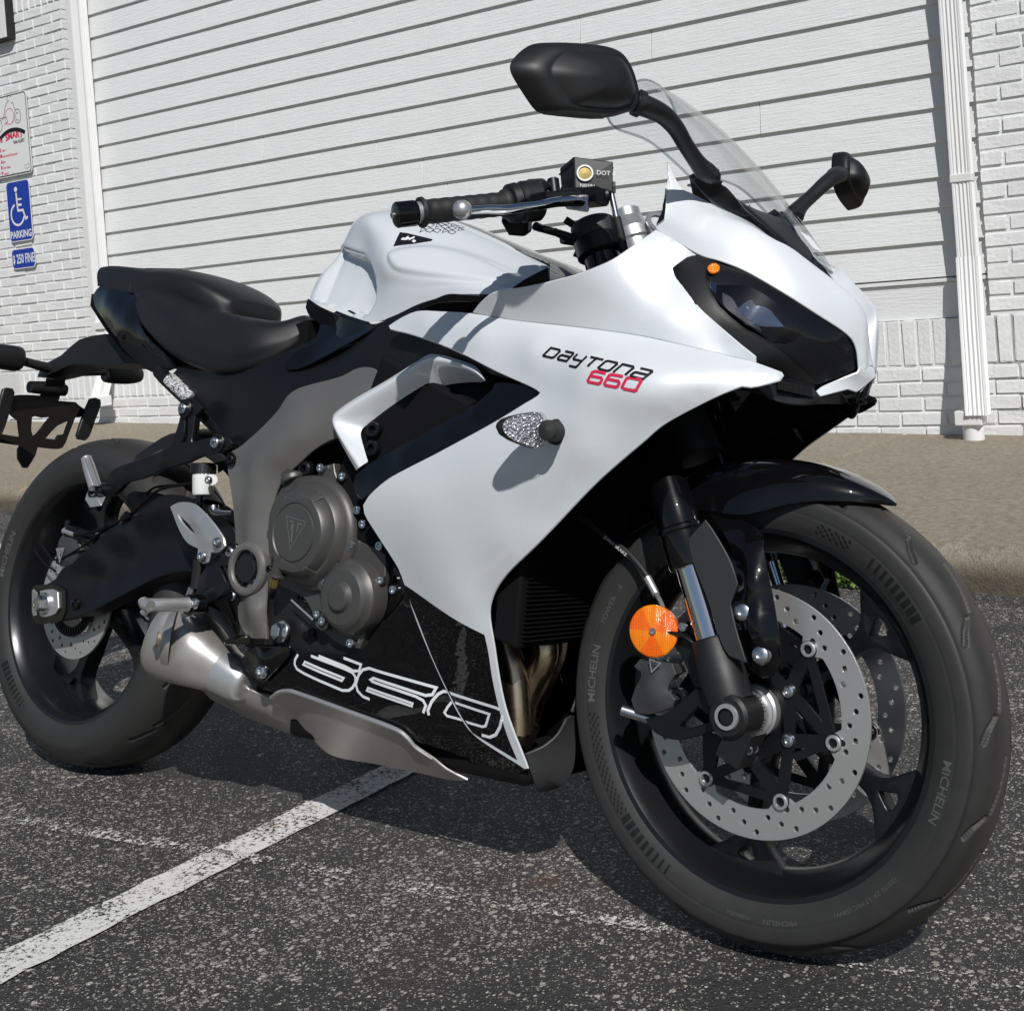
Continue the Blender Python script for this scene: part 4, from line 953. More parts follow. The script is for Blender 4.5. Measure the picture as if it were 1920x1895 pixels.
def emblem(name, parent, mat, c2, k, y, rot=0., w=.0016):
    rt = lambda p: (c2[0]+k*(p[0]*math.cos(rot)-p[1]*math.sin(rot)), c2[1]+k*(p[0]*math.sin(rot)+p[1]*math.cos(rot)))
    qs = [ribbon([rt(p) for p in [(-.021, .020), (.023, .020), (.001, -.026)]], w, True), ribbon([rt((-.004, .013)), rt((0, -.016))], w*2.2), ribbon([rt((-.013, .0145)), rt((-.005, .0145)), rt((-.007, .002))], w*1.4), ribbon([rt((.016, .0145)), rt((.007, .0145)), rt((.007, .002))], w*1.4)]
    return part(name, parent, mat, join(*[([(p[0], y, p[1]) for p in q[0]], q[1]) for q in qs]), 0, fix=False)
emblem('emblem', cl, 'frame', (cx+.001, cz+.002), 1.0, -.2066, -.16)
part('breather_spout', eng, 'cover', tube([(0.6893,-0.2000,0.4460),(0.6828,-0.1970,0.4326),(0.6756,-0.1930,0.4158)], [.0085, .0095, .011], 20, 4))
part('spout_band', eng, 'cover', tube([(0.6759,-0.1930,0.4174),(0.6748,-0.1930,0.4125)], .0135, 20, 1)); part('spout_tip', eng, 'brass', tube([(0.6725,-0.1930,0.4115),(0.6661,-0.1900,0.3971)], [.0085, .0075], 20, 1))
sx, sz = .8125, .3930
c2 = part('generator_cover', eng, 'cover', lathe([(.150, .056), (.172, .0555), (.178, .053), (.181, .0495), (.188, .0455), (.1915, .040), (.1925, .024), (.1935, .0225), (.1985, .0195), (.2000, .0165), (.2003, .0001)], (sx, 0, sz), (0, -1, 0), 80), 25)
part('cover_lug', eng, 'cover', join(*[cyl((p[0], -.15, p[2]), (p[0], -.176, p[2]), .015, 20, bev=.003) for p in [(0.7760,-0.1700,0.4277),(0.8396,-0.1700,0.3733),(0.7600,-0.1700,0.4073),(0.7591,-0.1700,0.3532)]]), 30)
part('filler_cap', eng, 'cover', join(cyl((0.6492,-0.1500,0.5586), (0.6444,-0.1500,0.5678), .020, 24, bev=.002), box(V3((0.6442,-0.1500,0.5695)), (.040, .012, .016), Matrix.Rotation(.3, 3, 'Y'))), 30)
for p in [(0.7218,-0.1630,0.5819),(0.7708,-0.1630,0.5702),(0.8077,-0.1630,0.5207),(0.8209,-0.1630,0.5006),(0.7985,-0.1630,0.4690),(0.8579,-0.1630,0.4703),(0.8649,-0.1630,0.4209),(0.8135,-0.1630,0.3254),(0.8797,-0.1500,0.4079)]: bolt(p, (.12, -1, .05), .0068, eng)
for p in [(0.7548,-0.1790,0.3627),(0.7672,-0.1790,0.3536),(0.8449,-0.1790,0.3749),(0.7679,-0.1790,0.4097),(0.7864,-0.1790,0.4262)]: bolt(p, (.1, -1, .05), .0062, eng)
for p in [(0.6858,-0.1500,0.3805),(0.6545,-0.1900,0.4223)]: bolt(p, (0, -1, 0), .006, eng, 'satin')
bolt((0.6667,-0.1400,0.5800), (0, -1, 0), .013, eng, 'satin')
bolt((0.6554,-0.1550,0.3254), (-.15, -1, .1), .0135, eng, 'bolt', 'hex')
part('sensor_stalk', eng, 'alu', tube([(0.6809,-0.1650,0.3765),(0.7086,-0.1650,0.3627),(0.7384,-0.1650,0.3478)], .0016, 8, 2)); part('sensor_body', eng, 'matt', tube([(0.7359,-0.1650,0.3492),(0.7505,-0.1650,0.3426)], .007, 12, 1))
part('drain_boss', eng, 'gloss', cyl((0.6635,-0.1200,0.3170), (0.7180,-0.1500,0.3274), .010, 16, bev=.001), 30)
part('spring', eng, 'satin', tube([(.70+.003*math.cos(t), -.16+t*.0005, .375+.003*math.sin(t)) for t in np.linspace(0, 30, 40)], .0011, 6, 1))
# black fin between cover and fairing
panel('side_plate', eng, 'gloss', [(0.8061,-0.1480,0.4920),(0.8534,-0.1480,0.4598),(0.8839,-0.1480,0.4338),(0.9005,-0.1480,0.4149),(0.8899,-0.1480,0.3924),(0.8628,-0.1480,0.3637),(0.8358,-0.1480,0.3736),(0.8389,-0.1480,0.3864),(0.8501,-0.1480,0.4046),(0.8537,-0.1480,0.4567)], [], .004)
# frame
FO = [(0.4744,-0.1400,0.6008),(0.5037,-0.1400,0.6139),(0.5887,-0.1430,0.6719),(0.6087,-0.1440,0.6945),(0.6297,-0.1450,0.7065),(0.7389,-0.1520,0.7258),(0.7723,-0.1540,0.7368),(0.8050,-0.1560,0.7368),(0.8386,-0.1580,0.7212),(0.8839,-0.1600,0.6994),(0.8665,-0.1600,0.6554),(0.7438,-0.1560,0.6309),(0.6943,-0.1540,0.6111),(0.6585,-0.1530,0.5867),(0.6255,-0.1530,0.5629),(0.6142,-0.1530,0.5429),(0.6083,-0.1530,0.5188),(0.6073,-0.1530,0.4560),(0.6117,-0.1560,0.4067),(0.6132,-0.1500,0.3101),(0.5730,-0.1500,0.3093),(0.5471,-0.1500,0.3311),(0.5409,-0.1520,0.3663),(0.5229,-0.1520,0.3939),(0.5182,-0.1520,0.4193),(0.5254,-0.1520,0.4449),(0.5038,-0.1460,0.5144),(0.4745,-0.1400,0.5793)]
FI = [(0.5048,-0.1420,0.5801),(0.5235,-0.1460,0.5478),(0.5572,-0.1620,0.5611),(0.5686,-0.1640,0.5169),(0.5787,-0.1640,0.4670),(0.5293,-0.1500,0.4643),(0.5887,-0.1630,0.5652),(0.6256,-0.1660,0.5945),(0.5931,-0.1600,0.5402),(0.5928,-0.1580,0.4867),(0.5567,-0.1520,0.3463),(0.6062,-0.1630,0.3512),(0.5945,-0.1580,0.3254),(0.6673,-0.1660,0.6265)]
fr, _ = panel('main_frame', bike, 'frame', FO, FI, .035, res=.012, both=True, bev=.004, ang=50)
pv = V3((.5718, -.158, .416))
part('pivot_boss', fr, 'frame', lathe([(-.03, .0435), (.006, .0435), (.0105, .041), (.012, .037), (.0115, .0315), (.009, .0295), (.007, .0290)], pv, (0, -1, 0), 64), 25)
part('pivot_cap', fr, 'matt', lathe([(.007, .029), (.0035, .0285), (.0035, .0225), (.009, .0215), (.0095, .0205), (.0095, .0001)], pv, (0, -1, 0), 48), 25)
for k in range(7):
    a = 2*math.pi*k/7; part('castellation', fr, 'matt', box(pv+V3((.0225*math.cos(a), -.006, .0225*math.sin(a))), (.006, .006, .003), Matrix.Rotation(-a, 3, 'Y')), 0)
part('frame_plug', fr, 'inner', lathe([(.004, .012), (.0045, .009), (-.004, .008), (-.004, .0001)], (0.4869,-0.1420,0.5911), (0, -1, 0), 24), 25); bolt(V3((0.4869,-0.1420,0.5911))+V3((0, -.001, 0)), (0, -1, 0), .0072, fr, 'satin')
for p in [(0.5224,-0.1570,0.4399),(0.5364,-0.1570,0.3704)]: bolt(p, (0, -1, 0), .0085, fr); part('bolt_boss', fr, 'satin', lathe([(-.03, .0155), (-.001, .0155), (.0005, .014), (.0005, .009)], p, (0, -1, 0), 24), 30)
# swingarm
SO = [(-0.0323,-0.1400,0.2725),(-0.0487,-0.1400,0.3381),(-0.0001,-0.1400,0.3475),(0.0443,-0.1380,0.3780),(0.0975,-0.1380,0.4120),(0.1418,-0.1280,0.4480),(0.1816,-0.1240,0.4726),(0.2174,-0.1220,0.4925),(0.2557,-0.1200,0.5132),(0.2883,-0.1180,0.5240),(0.3317,-0.1160,0.5237),(0.3816,-0.1140,0.5156),(0.4280,-0.1120,0.5015),(0.4751,-0.1120,0.4680),(0.4945,-0.1120,0.4338),(0.4557,-0.1120,0.4095),(0.3954,-0.1120,0.4001),(0.3540,-0.1140,0.3971),(0.2948,-0.1170,0.3846),(0.2369,-0.1210,0.3606),(0.1792,-0.1260,0.3340),(0.1214,-0.1320,0.3070),(0.0606,-0.1380,0.2878)]
SI = [(0.0830,-0.1290,0.3764),(0.1388,-0.1220,0.4146),(0.2088,-0.1140,0.4551),(0.2684,-0.1100,0.4752),(0.3157,-0.1080,0.4735),(0.1093,-0.1165,0.3717),(0.1735,-0.1080,0.4062),(0.2495,-0.1030,0.4281),(0.3121,-0.1000,0.4279),(0.3745,-0.1000,0.4421),(0.1462,-0.1200,0.3533),(0.2188,-0.1130,0.3841),(0.2632,-0.1100,0.3998),(0.3440,-0.1080,0.4136),(0.0798,-0.1350,0.3204),(0.1226,-0.1340,0.4007),(0.1941,-0.1280,0.4520),(0.2514,-0.1240,0.4887),(0.3107,-0.1200,0.5020)]
sw, _ = panel('swingarm', bike, 'satin', SO, SI, .030, res=.012, both=True, bev=.004)
lbox('swingarm_bridge', 'satin', .36, .50, -.10, .10, .40, .49, bev=.02)
for s in (1, -1):
    ay = -.1425*s
    EP = [(a, b*s, c) for a, b, c in [(-0.0533,-0.1415,0.3334),(-0.0464,-0.1415,0.3383),(0.0293,-0.1415,0.3455),(0.0510,-0.1415,0.3397),(0.0597,-0.1415,0.3018),(0.0517,-0.1415,0.2839),(-0.0298,-0.1415,0.2717),(-0.0429,-0.1415,0.2792)]]
    vf = sheet(EP, res=.02)[:2]; vf = vf if s == 1 else (vf[0], [tuple(reversed(q)) for q in vf[1]]); plate_obj('axle_plate', vf, 'gloss', sw, .004)
    EP = [(a, b*s, c) for a, b, c in [(-0.0185,-0.1460,0.3319),(0.0188,-0.1460,0.3376),(0.0364,-0.1460,0.3343),(0.0440,-0.1460,0.3069),(0.0358,-0.1460,0.2965),(-0.0060,-0.1460,0.2862),(-0.0123,-0.1460,0.2888)]]
    vf = sheet(EP, res=.02)[:2]; vf = vf if s == 1 else (vf[0], [tuple(reversed(q)) for q in vf[1]]); plate_obj('axle_block', vf, 'alu', sw, .006, None, 33, .0012)
    bolt((.001, -.147*s, .3115), (0, -s, 0), .0155, sw, 'bolt', 'hex'); part('axle_hole', sw, 'brass', lathe([(.0175, .008), (.0165, .0085), (.010, .0078), (.010, .0001)], (.001, -.147*s, .3115), (0, -s, 0), 24), 30)
part('adjuster_end', sw, 'alu', hexa([(-0.0341,-0.1500,0.3351),(-0.0193,-0.1500,0.3287),(-0.0271,-0.1500,0.3291),(-0.0390,-0.1500,0.3303)]+[(-0.0387,-0.1400,0.2752),(-0.0278,-0.1400,0.2795),(-0.0372,-0.1400,0.2775),(-0.0461,-0.1400,0.2833)]), 0)
bolt((0.0849,-0.1380,0.3167), (0, -1, 0), .010, sw, 'gloss', 'dome')
# rear caliper and its plumbing
panel('rear_caliper', bike, 'calip', [(-0.0308,-0.1120,0.4036),(-0.0272,-0.1120,0.4262),(-0.0143,-0.1120,0.4404),(0.0087,-0.1120,0.4406),(0.0333,-0.1120,0.4298),(0.0439,-0.1120,0.4128),(0.0321,-0.1120,0.3944),(0.0044,-0.1120,0.3793),(-0.0310,-0.1120,0.3834)], [(0.0094,-0.1200,0.4195),(0.0125,-0.1200,0.4020)], .035, bev=.003)
part('bleed_nipple', bike, 'satin', tube([(-0.0159,-0.1050,0.4651),(-0.0163,-0.1050,0.4561),(-0.0200,-0.1050,0.4447)], .005, 10, 2)); part('banjo', bike, 'alu', tube([(-0.0132,-0.1120,0.4449),(0.0005,-0.1120,0.4435),(0.0239,-0.1120,0.4403)], .0065, 10, 2)); part('slider_boot', bike, 'satin', tube([(-0.0062,-0.1050,0.4432),(0.0364,-0.1050,0.4389),(0.0868,-0.1050,0.4265)], .013, 14, 3))
emblem('caliper_emblem', bike, 'alu', (lambda p: (p[0], p[2]))((-0.0049,-0.1210,0.4008)), .55, -.1222, .1, .0022)
part('sensor_wire', bike, 'inner', tube([(-0.0190,-0.1180,0.3688),(-0.0561,-0.1180,0.3795),(-0.0873,-0.1180,0.3977),(-0.0938,-0.1180,0.4109),(-0.0789,-0.1180,0.4163),(-0.0521,-0.1180,0.4000),(-0.0346,-0.1180,0.3899),(-0.0006,-0.1180,0.3945),(0.0590,-0.1180,0.4204),(0.1095,-0.1180,0.4473),(0.1596,-0.1180,0.4695),(0.1921,-0.1180,0.4860),(0.2166,-0.1180,0.5063),(0.2466,-0.1180,0.5330),(0.2858,-0.1180,0.5407),(0.3506,-0.1180,0.5450)], .0022, 8, 6))
part('rear_brake_line', bike, 'inner', tube([(0.0437,-0.1250,0.4391),(0.1185,-0.1250,0.4542),(0.1889,-0.1250,0.4793),(0.2329,-0.1250,0.5068),(0.2637,-0.1250,0.5270),(0.3019,-0.1250,0.5389),(0.3655,-0.1250,0.5473)], .003, 8, 6)); part('line_clip', bike, 'satin', tube([(0.1893,-0.1300,0.4771),(0.2017,-0.1300,0.4862)], .007, 10, 1))
part('chain_guard', bike, 'matt', loft([[(x, y, z) for y, z in ((-.10, z0-.03), (-.085, z0), (0, z0+.012), (.085, z0), (.10, z0-.03))] for x, z0 in ((.16, .60), (.24, .635), (.33, .635), (.42, .60), (.48, .55))], 4, 4), 50)
# rear reservoir
ca, cb = V3((0.3934,-0.1250,0.5785)), V3((0.3982,-0.1250,0.5337)); ax = (cb-ca).normalized()
rv = part('fluid_reservoir', bike, 'cup', lathe([(.014, .0001), (.014, .0185), (.046, .0180), (.050, .0165), (.051, .0001)], ca, ax, 36), 30)
part('reservoir_cap', rv, 'matt', lathe([(-.004, .0001), (-.004, .0195), (-.0025, .0208), (.0135, .0208), (.014, .0195)]+[(.0145, .0001)], ca, ax, 40), 25)
for k in range(20):
    a = 2*math.pi*k/20; part('cap_rib', rv, 'matt', box(ca+ax*.0055+V3((math.cos(a), math.sin(a), 0))*.0208, (.0022, .0022, .014), Matrix.Rotation(a, 3, 'Z')), 0)
part('reservoir_lug', rv, 'cup', cyl((0.4317,-0.1350,0.5550), (0.4477,-0.1480,0.5550), .0095, 20, bev=.001), 30); bolt((0.4442,-0.1520,0.5547), (0, -1, 0), .0065, rv)
part('reservoir_hose', rv, 'gloss', tube([(0.3913,-0.1250,0.5319),(0.3903,-0.1250,0.5148),(0.3897,-0.1250,0.5025)], .0065, 12, 3)); part('master_banjo', bike, 'bolt', tube([(0.4350,-0.1300,0.5105),(0.4409,-0.1300,0.5017),(0.4618,-0.1300,0.5011),(0.4846,-0.1300,0.5022)], [.009, .008, .0045, .004], 12, 3))
# footrests
HG, _ = panel('footrest_hanger', bike, 'satin', [(0.4485,-0.1600,0.3637),(0.4498,-0.1600,0.3874),(0.4610,-0.1600,0.4059),(0.4898,-0.1600,0.4285),(0.5163,-0.1600,0.4478),(0.5359,-0.1600,0.4504),(0.5416,-0.1600,0.4407),(0.5304,-0.1600,0.4254),(0.5095,-0.1600,0.4153),(0.5448,-0.1600,0.3833),(0.5549,-0.1600,0.3727),(0.5387,-0.1600,0.3627),(0.5201,-0.1600,0.3697),(0.4948,-0.1600,0.3589),(0.4789,-0.1600,0.3430),(0.4522,-0.1600,0.3376),(0.4372,-0.1600,0.3451)], [(0.4862,-0.1700,0.3788)], .02, holes=[[(0.4984,-0.1600,0.4145),(0.5069,-0.1600,0.4180),(0.5335,-0.1600,0.3852),(0.5252,-0.1600,0.3817)]], bev=.003)
part('hanger_arm', HG, 'satin', hexa([(0.4480,-0.1700,0.3581),(0.4707,-0.1700,0.3600),(0.4729,-0.1700,0.3443),(0.4503,-0.1700,0.3422)]+[(0.5217,-0.1850,0.3849),(0.5632,-0.1850,0.4024),(0.5568,-0.1850,0.3849),(0.5292,-0.1850,0.3627)]), 0, bev=.003)
pg = part('footrest', bike, 'alu', tube([(0.4869,-0.2850,0.3562),(0.4944,-0.2620,0.3560),(0.4957,-0.2250,0.3554),(0.4964,-0.2150,0.3551)], [.0105, .0105, .0108, .012], 14, 3), 30)
kn = []
for i in range(18):
    for j in range(3): p = V3((0.4930,-0.2850,0.3600)).lerp(V3((0.4995,-0.2250,0.3597)), i/17.5); kn.append(box(p+V3((0, -.0075+.004*j, .001-.0055*abs(j-1))), (.0030, .0030, .0030)))
k_ = part('footrest_knurl', pg, 'alu', join(*kn), 0, fix=False); k_['kind'] = 'stuff'
part('footrest_feeler', pg, 'alu', tube([(0.4784,-0.2880,0.3638),(0.4863,-0.2880,0.3568),(0.5000,-0.2880,0.3553)], [.007, .009, .009], 12, 2)); part('feeler_pin', pg, 'alu', tube([(0.4825,-0.2860,0.3440),(0.4974,-0.2860,0.3549)], [.0062, .0058], 12, 1))
part('footrest_pivot', HG, 'gloss', lathe([(-.012, .0165), (.012, .0165), (.013, .015), (.013, .0085)], (0.4955,-0.2000,0.3545), (0, -1, .0), 28), 30); bolt((0.5101,-0.2120,0.3577), (0, -1, 0), .0088, HG, 'bolt', 'dome')
part('footrest_clevis', HG, 'steel', hexa([(0.4563,-0.2000,0.3424),(0.4937,-0.2000,0.3515),(0.5107,-0.2000,0.3417),(0.4674,-0.2000,0.3291)]+[(0.4348,-0.1800,0.3456),(0.4662,-0.1800,0.3513),(0.4898,-0.1800,0.3447),(0.4460,-0.1800,0.3320)]), 0, bev=.002)
hg, _ = panel('heel_guard', bike, 'alu', [(0.3746,-0.1720,0.5060),(0.3928,-0.1720,0.5129),(0.4403,-0.1720,0.5108),(0.5180,-0.1720,0.4599),(0.5219,-0.1720,0.4506),(0.5073,-0.1720,0.4395),(0.4873,-0.1720,0.4376),(0.4836,-0.1720,0.4219),(0.4705,-0.1720,0.4181),(0.4571,-0.1720,0.4289),(0.4571,-0.1720,0.4416),(0.4281,-0.1720,0.4493),(0.4069,-0.1720,0.4660)], [(0.4462,-0.1760,0.4889),(0.4818,-0.1750,0.4554)], .005, holes=[[(0.3937,-0.1720,0.4972),(0.4285,-0.1720,0.4791),(0.4369,-0.1720,0.4730),(0.4491,-0.1720,0.4624),(0.4351,-0.1720,0.4660),(0.4068,-0.1720,0.4825)]], bev=.0018, res=.009)
for p in [(0.5095,-0.1780,0.4542),(0.4747,-0.1780,0.4286)]: bolt(p, (0, -1, 0), .0085, hg, 'bolt', 'dome')
part('brake_rod', bike, 'bolt', tube([(0.4326,-0.1500,0.4037),(0.4328,-0.1500,0.3859),(0.4275,-0.1500,0.3735)], .003, 8, 2)); part('rod_end', bike, 'bolt', tube([(0.4273,-0.1500,0.3750),(0.4204,-0.1500,0.3581)], .0085, 12, 2)); part('linkage', bike, 'matt', tube([(0.4370,-0.1500,0.4219),(0.4357,-0.1500,0.3980),(0.4345,-0.1500,0.3741)], .010, 10, 2))
part('pedal_arm', bike, 'satin', tube([(0.4658,-0.1650,0.3507),(0.4983,-0.1650,0.3449),(0.5321,-0.1650,0.3251),(0.5567,-0.1650,0.3049)], [.016, .014, .011, .009], 12, 4, .5)); pt_ = part('brake_pedal', bike, 'gloss', hexa([(0.5725,-0.2000,0.3057),(0.6338,-0.2000,0.3203),(0.6355,-0.2000,0.3069),(0.5776,-0.2000,0.2994)]+[(0.5308,-0.1650,0.3022),(0.5895,-0.1650,0.3167),(0.5948,-0.1650,0.3088),(0.5357,-0.1650,0.2985)]), 0, bev=.002)
# passenger footrest and hanger
PO = [(0.3471,-0.1500,0.6811),(0.3558,-0.1500,0.6889),(0.3726,-0.1500,0.6911),(0.3951,-0.1500,0.6857),(0.4050,-0.1500,0.6763),(0.3975,-0.1500,0.6685),(0.3885,-0.1500,0.6638),(0.3851,-0.1500,0.6202),(0.3880,-0.1500,0.6172),(0.4366,-0.1500,0.6256),(0.4546,-0.1500,0.6304),(0.4790,-0.1500,0.6276),(0.4908,-0.1500,0.6172),(0.4763,-0.1500,0.6064),(0.4493,-0.1500,0.6014),(0.3806,-0.1500,0.5845),(0.3048,-0.1500,0.5654),(0.2461,-0.1500,0.5493),(0.2110,-0.1500,0.5402),(0.1870,-0.1500,0.5248),(0.1671,-0.1500,0.5159),(0.1374,-0.1500,0.5147),(0.1221,-0.1500,0.5240),(0.1320,-0.1500,0.5309),(0.1582,-0.1500,0.5367),(0.1606,-0.1500,0.5547),(0.1801,-0.1500,0.5667),(0.2408,-0.1500,0.5828),(0.2949,-0.1500,0.5967),(0.3327,-0.1500,0.6116),(0.3418,-0.1500,0.6338),(0.3499,-0.1500,0.6622)]
PI = [(0.3712,-0.1520,0.6339),(0.4129,-0.1550,0.6034),(0.3192,-0.1550,0.5796),(0.2209,-0.1550,0.5547)]
ph, _ = panel('passenger_hanger', bike, 'satin', PO, PI, .014, bev=.004, res=.012, holes=[[(0.3626,-0.1500,0.6591),(0.3692,-0.1500,0.6638),(0.3750,-0.1500,0.6404),(0.3738,-0.1500,0.6185),(0.3617,-0.1500,0.6146),(0.3565,-0.1500,0.6167),(0.3623,-0.1500,0.6277)]])
for p, d in zip([(0.3643,-0.1540,0.6753),(0.4580,-0.1540,0.6177)], ((0, -1, 0),)*2):
    bolt(p, d, .0095, ph); part('bolt_boss', ph, 'satin', lathe([(-.012, .017), (-.001, .017), (.001, .0155), (.001, .010)], p, d, 24), 30)
for p in [(0.3801,-0.1350,0.6761),(0.4745,-0.1350,0.6165)]: bolt(p, (.5, -1, 0), .0085, ph, 'bolt', 'dome')
pp_ = part('passenger_footrest', bike, 'alu', tube([(0.1107,-0.1650,0.5838),(0.1268,-0.1650,0.5612),(0.1484,-0.1650,0.5309)], [.0095, .0115, .012], 14, 3), 30)
kn = []
for i in range(15):
    for j in range(3): p = V3((0.1297,-0.1750,0.5820)).lerp(V3((0.1667,-0.1750,0.5343)), i/14.5); kn.append(box(p+V3((-.004+.0055*j, -.001-.002*(j == 1), 0)), (.0036, .0036, .0036)))
k_ = part('footrest_knurl', pp_, 'alu', join(*kn), 0, fix=False); k_['kind'] = 'stuff'
part('footrest_mount', pp_, 'alu', hexa([(0.1257,-0.1700,0.5087),(0.1458,-0.1700,0.4933),(0.1801,-0.1700,0.4981),(0.1646,-0.1700,0.5103)]+[(0.1100,-0.1550,0.5250),(0.1297,-0.1550,0.5224),(0.1692,-0.1550,0.5142),(0.1509,-0.1550,0.5265)]), 0, bev=.003)
part('mount_pivot', ph, 'satin', lathe([(-.012, .0165), (.010, .0165), (.012, .0145), (.012, .009)], (0.1430,-0.1550,0.5246), (0, -1, 0), 26), 30); bolt((0.1643,-0.1680,0.5265), (0, -1, 0), .009, ph, 'satin', 'dome')
# exhaust
hd = [part('header_pipe', bike, 'header', tube(P, .0192, 24, 6), 60) for P in ([(1.0185,-0.0850,0.4178),(1.0317,-0.0850,0.3805),(1.0402,-0.0850,0.3496),(1.0597,-0.0850,0.3046),(1.0691,-0.0850,0.2592),(1.0717,-0.0850,0.2226)], [(1.0451,-0.0550,0.4192),(1.0681,-0.0550,0.3826),(1.0884,-0.0550,0.3497),(1.0901,-0.0550,0.3247),(1.0737,-0.0550,0.3008),(1.0599,-0.0550,0.2676),(1.0554,-0.0550,0.2168)], [(1.0408,0.0300,0.4234),(1.0464,0.0300,0.3703),(1.0471,0.0300,0.3272),(1.0329,0.0300,0.2892),(1.0142,0.0300,0.2538),(1.0001,0.0300,0.2122)], [(1.1177,-0.1400,0.4334),(1.1081,-0.1200,0.4137),(1.1165,-0.1000,0.3891)])[:3]]
part('collector_pipe', bike, 'header', tube([(1.0427,-0.0300,0.2310),(1.0206,-0.0350,0.1894),(0.9815,-0.0450,0.1792),(0.9329,-0.0600,0.1878),(0.8782,-0.0600,0.1912),(0.8216,-0.0600,0.1947)], .026, 22, 6), 60); part('pipe_clamp', bike, 'matt', tube([(0.9407,-0.0600,0.1861),(0.9096,-0.0600,0.1900)], .030, 22, 1), 30)
def ringsec(c, ax_, w, h, n=20, e=2.6, rot=0.):
    a, b_, d = frame(ax_); P = []
    for k in range(n):
        t = 2*math.pi*k/n; x = math.copysign(abs(math.cos(t))**(2/e), math.cos(t))*w; y = math.copysign(abs(math.sin(t))**(2/e), math.sin(t))*h
        P.append(V3(c)+b_*(x*math.cos(rot)-y*math.sin(rot))+d*(x*math.sin(rot)+y*math.cos(rot)))
    return P
s0, s1, s2 = V3((0.3783,-0.1500,0.2870)), V3((0.4548,-0.1450,0.2649)), V3((0.5170,-0.1250,0.2372))
A0 = (s2-s0).normalized()
sec = [ringsec(s0-A0*.012, A0, .048, .058), ringsec(s0+A0*.004, A0, .056, .064), ringsec(s0+A0*.03, A0, .058, .062), ringsec(s1, A0, .052, .052), ringsec(s2-A0*.02, A0, .038, .036)]
si = part('silencer', bike, 'steel', loft(sec, 6, 1, True), 45)
part('silencer_nose', si, 'alu', loft([ringsec(s2-A0*.020, A0, .0382, .0362), ringsec(s2+A0*.012, A0, .0345, .033), ringsec(s2+A0*.032, A0, .028, .027), ringsec(s2+A0*.036, A0, .010, .010)], 4, 1, True, True), 45)
part('silencer_cap', si, 'steel', loft([ringsec(s0-A0*.012, A0, .048, .058), ringsec(s0-A0*.016, A0, .040, .050), ringsec(s0-A0*.010, A0, .032, .044)], 2, 1, True, False), 45)
to, td = V3((0.4009,-0.1860,0.2885)), V3((-.72, -.69, .04)).normalized()
part('tail_pipe', si, 'header', lathe([(-.05, .0235), (.002, .0235), (.004, .0225), (.003, .021), (-.045, .021)], to, td, 36), 30)
part('tail_pipe_bore', si, 'inner', lathe([(-.03, .021), (-.031, .0001)], to, td, 24), 0)
part('outlet_surround', si, 'steel', lathe([(-.022, .052), (-.010, .046), (-.006, .038), (-.010, .032), (-.030, .027)], to, td, 40), 40)
panel('collector_box', bike, 'steel', [(0.4037,-0.1200,0.2252),(0.4288,-0.1200,0.2282),(0.4985,-0.1200,0.2179),(0.5431,-0.1200,0.2215),(0.5949,-0.1100,0.2079),(0.6370,-0.1000,0.1926),(0.6449,-0.0900,0.1775),(0.6397,-0.0700,0.1593),(0.6215,-0.0600,0.1517),(0.5912,-0.0500,0.1471),(0.5346,-0.0500,0.1517),(0.4730,-0.0500,0.1581),(0.4330,-0.0600,0.1709),(0.3990,-0.0700,0.1816),(0.3883,-0.0900,0.2046)], [(0.5430,-0.1150,0.2007),(0.4853,-0.1180,0.2072),(0.5918,-0.1050,0.1870)], .004, res=.014)
lbox('silencer_chamber', 'matt', .44, .78, -.06, .09, .20, .265, bev=.02)
xs, _ = panel('exhaust_shield', bike, 'steel', [(0.6134,-0.1300,0.2161),(0.6367,-0.1400,0.2285),(0.6638,-0.1450,0.2359),(0.6924,-0.1470,0.2362),(0.7958,-0.1430,0.2231),(0.8815,-0.1350,0.2101),(0.9011,-0.1300,0.2012),(0.9143,-0.1220,0.1870),(0.9431,-0.1100,0.1705),(0.9606,-0.1030,0.1586),(0.9894,-0.0900,0.1473),(0.9617,-0.0850,0.1415),(0.9009,-0.0850,0.1410),(0.8094,-0.0850,0.1400),(0.7037,-0.0850,0.1403),(0.6688,-0.0920,0.1630),(0.6405,-0.1020,0.1889),(0.6244,-0.1180,0.2036)], [], .004, res=.012, bev=.0015)
part('shield_edge', xs, 'alu', tube([(0.6199,-0.1340,0.2182),(0.6454,-0.1440,0.2302),(0.6703,-0.1490,0.2365),(0.6967,-0.1510,0.2365),(0.7998,-0.1470,0.2235),(0.8852,-0.1390,0.2105),(0.9077,-0.1330,0.2006),(0.9200,-0.1240,0.1859),(0.9419,-0.1130,0.1718)], [.0035, .0035, .0035, .0035, .0035, .0035, .0032, .0028, .001], 10, 5))
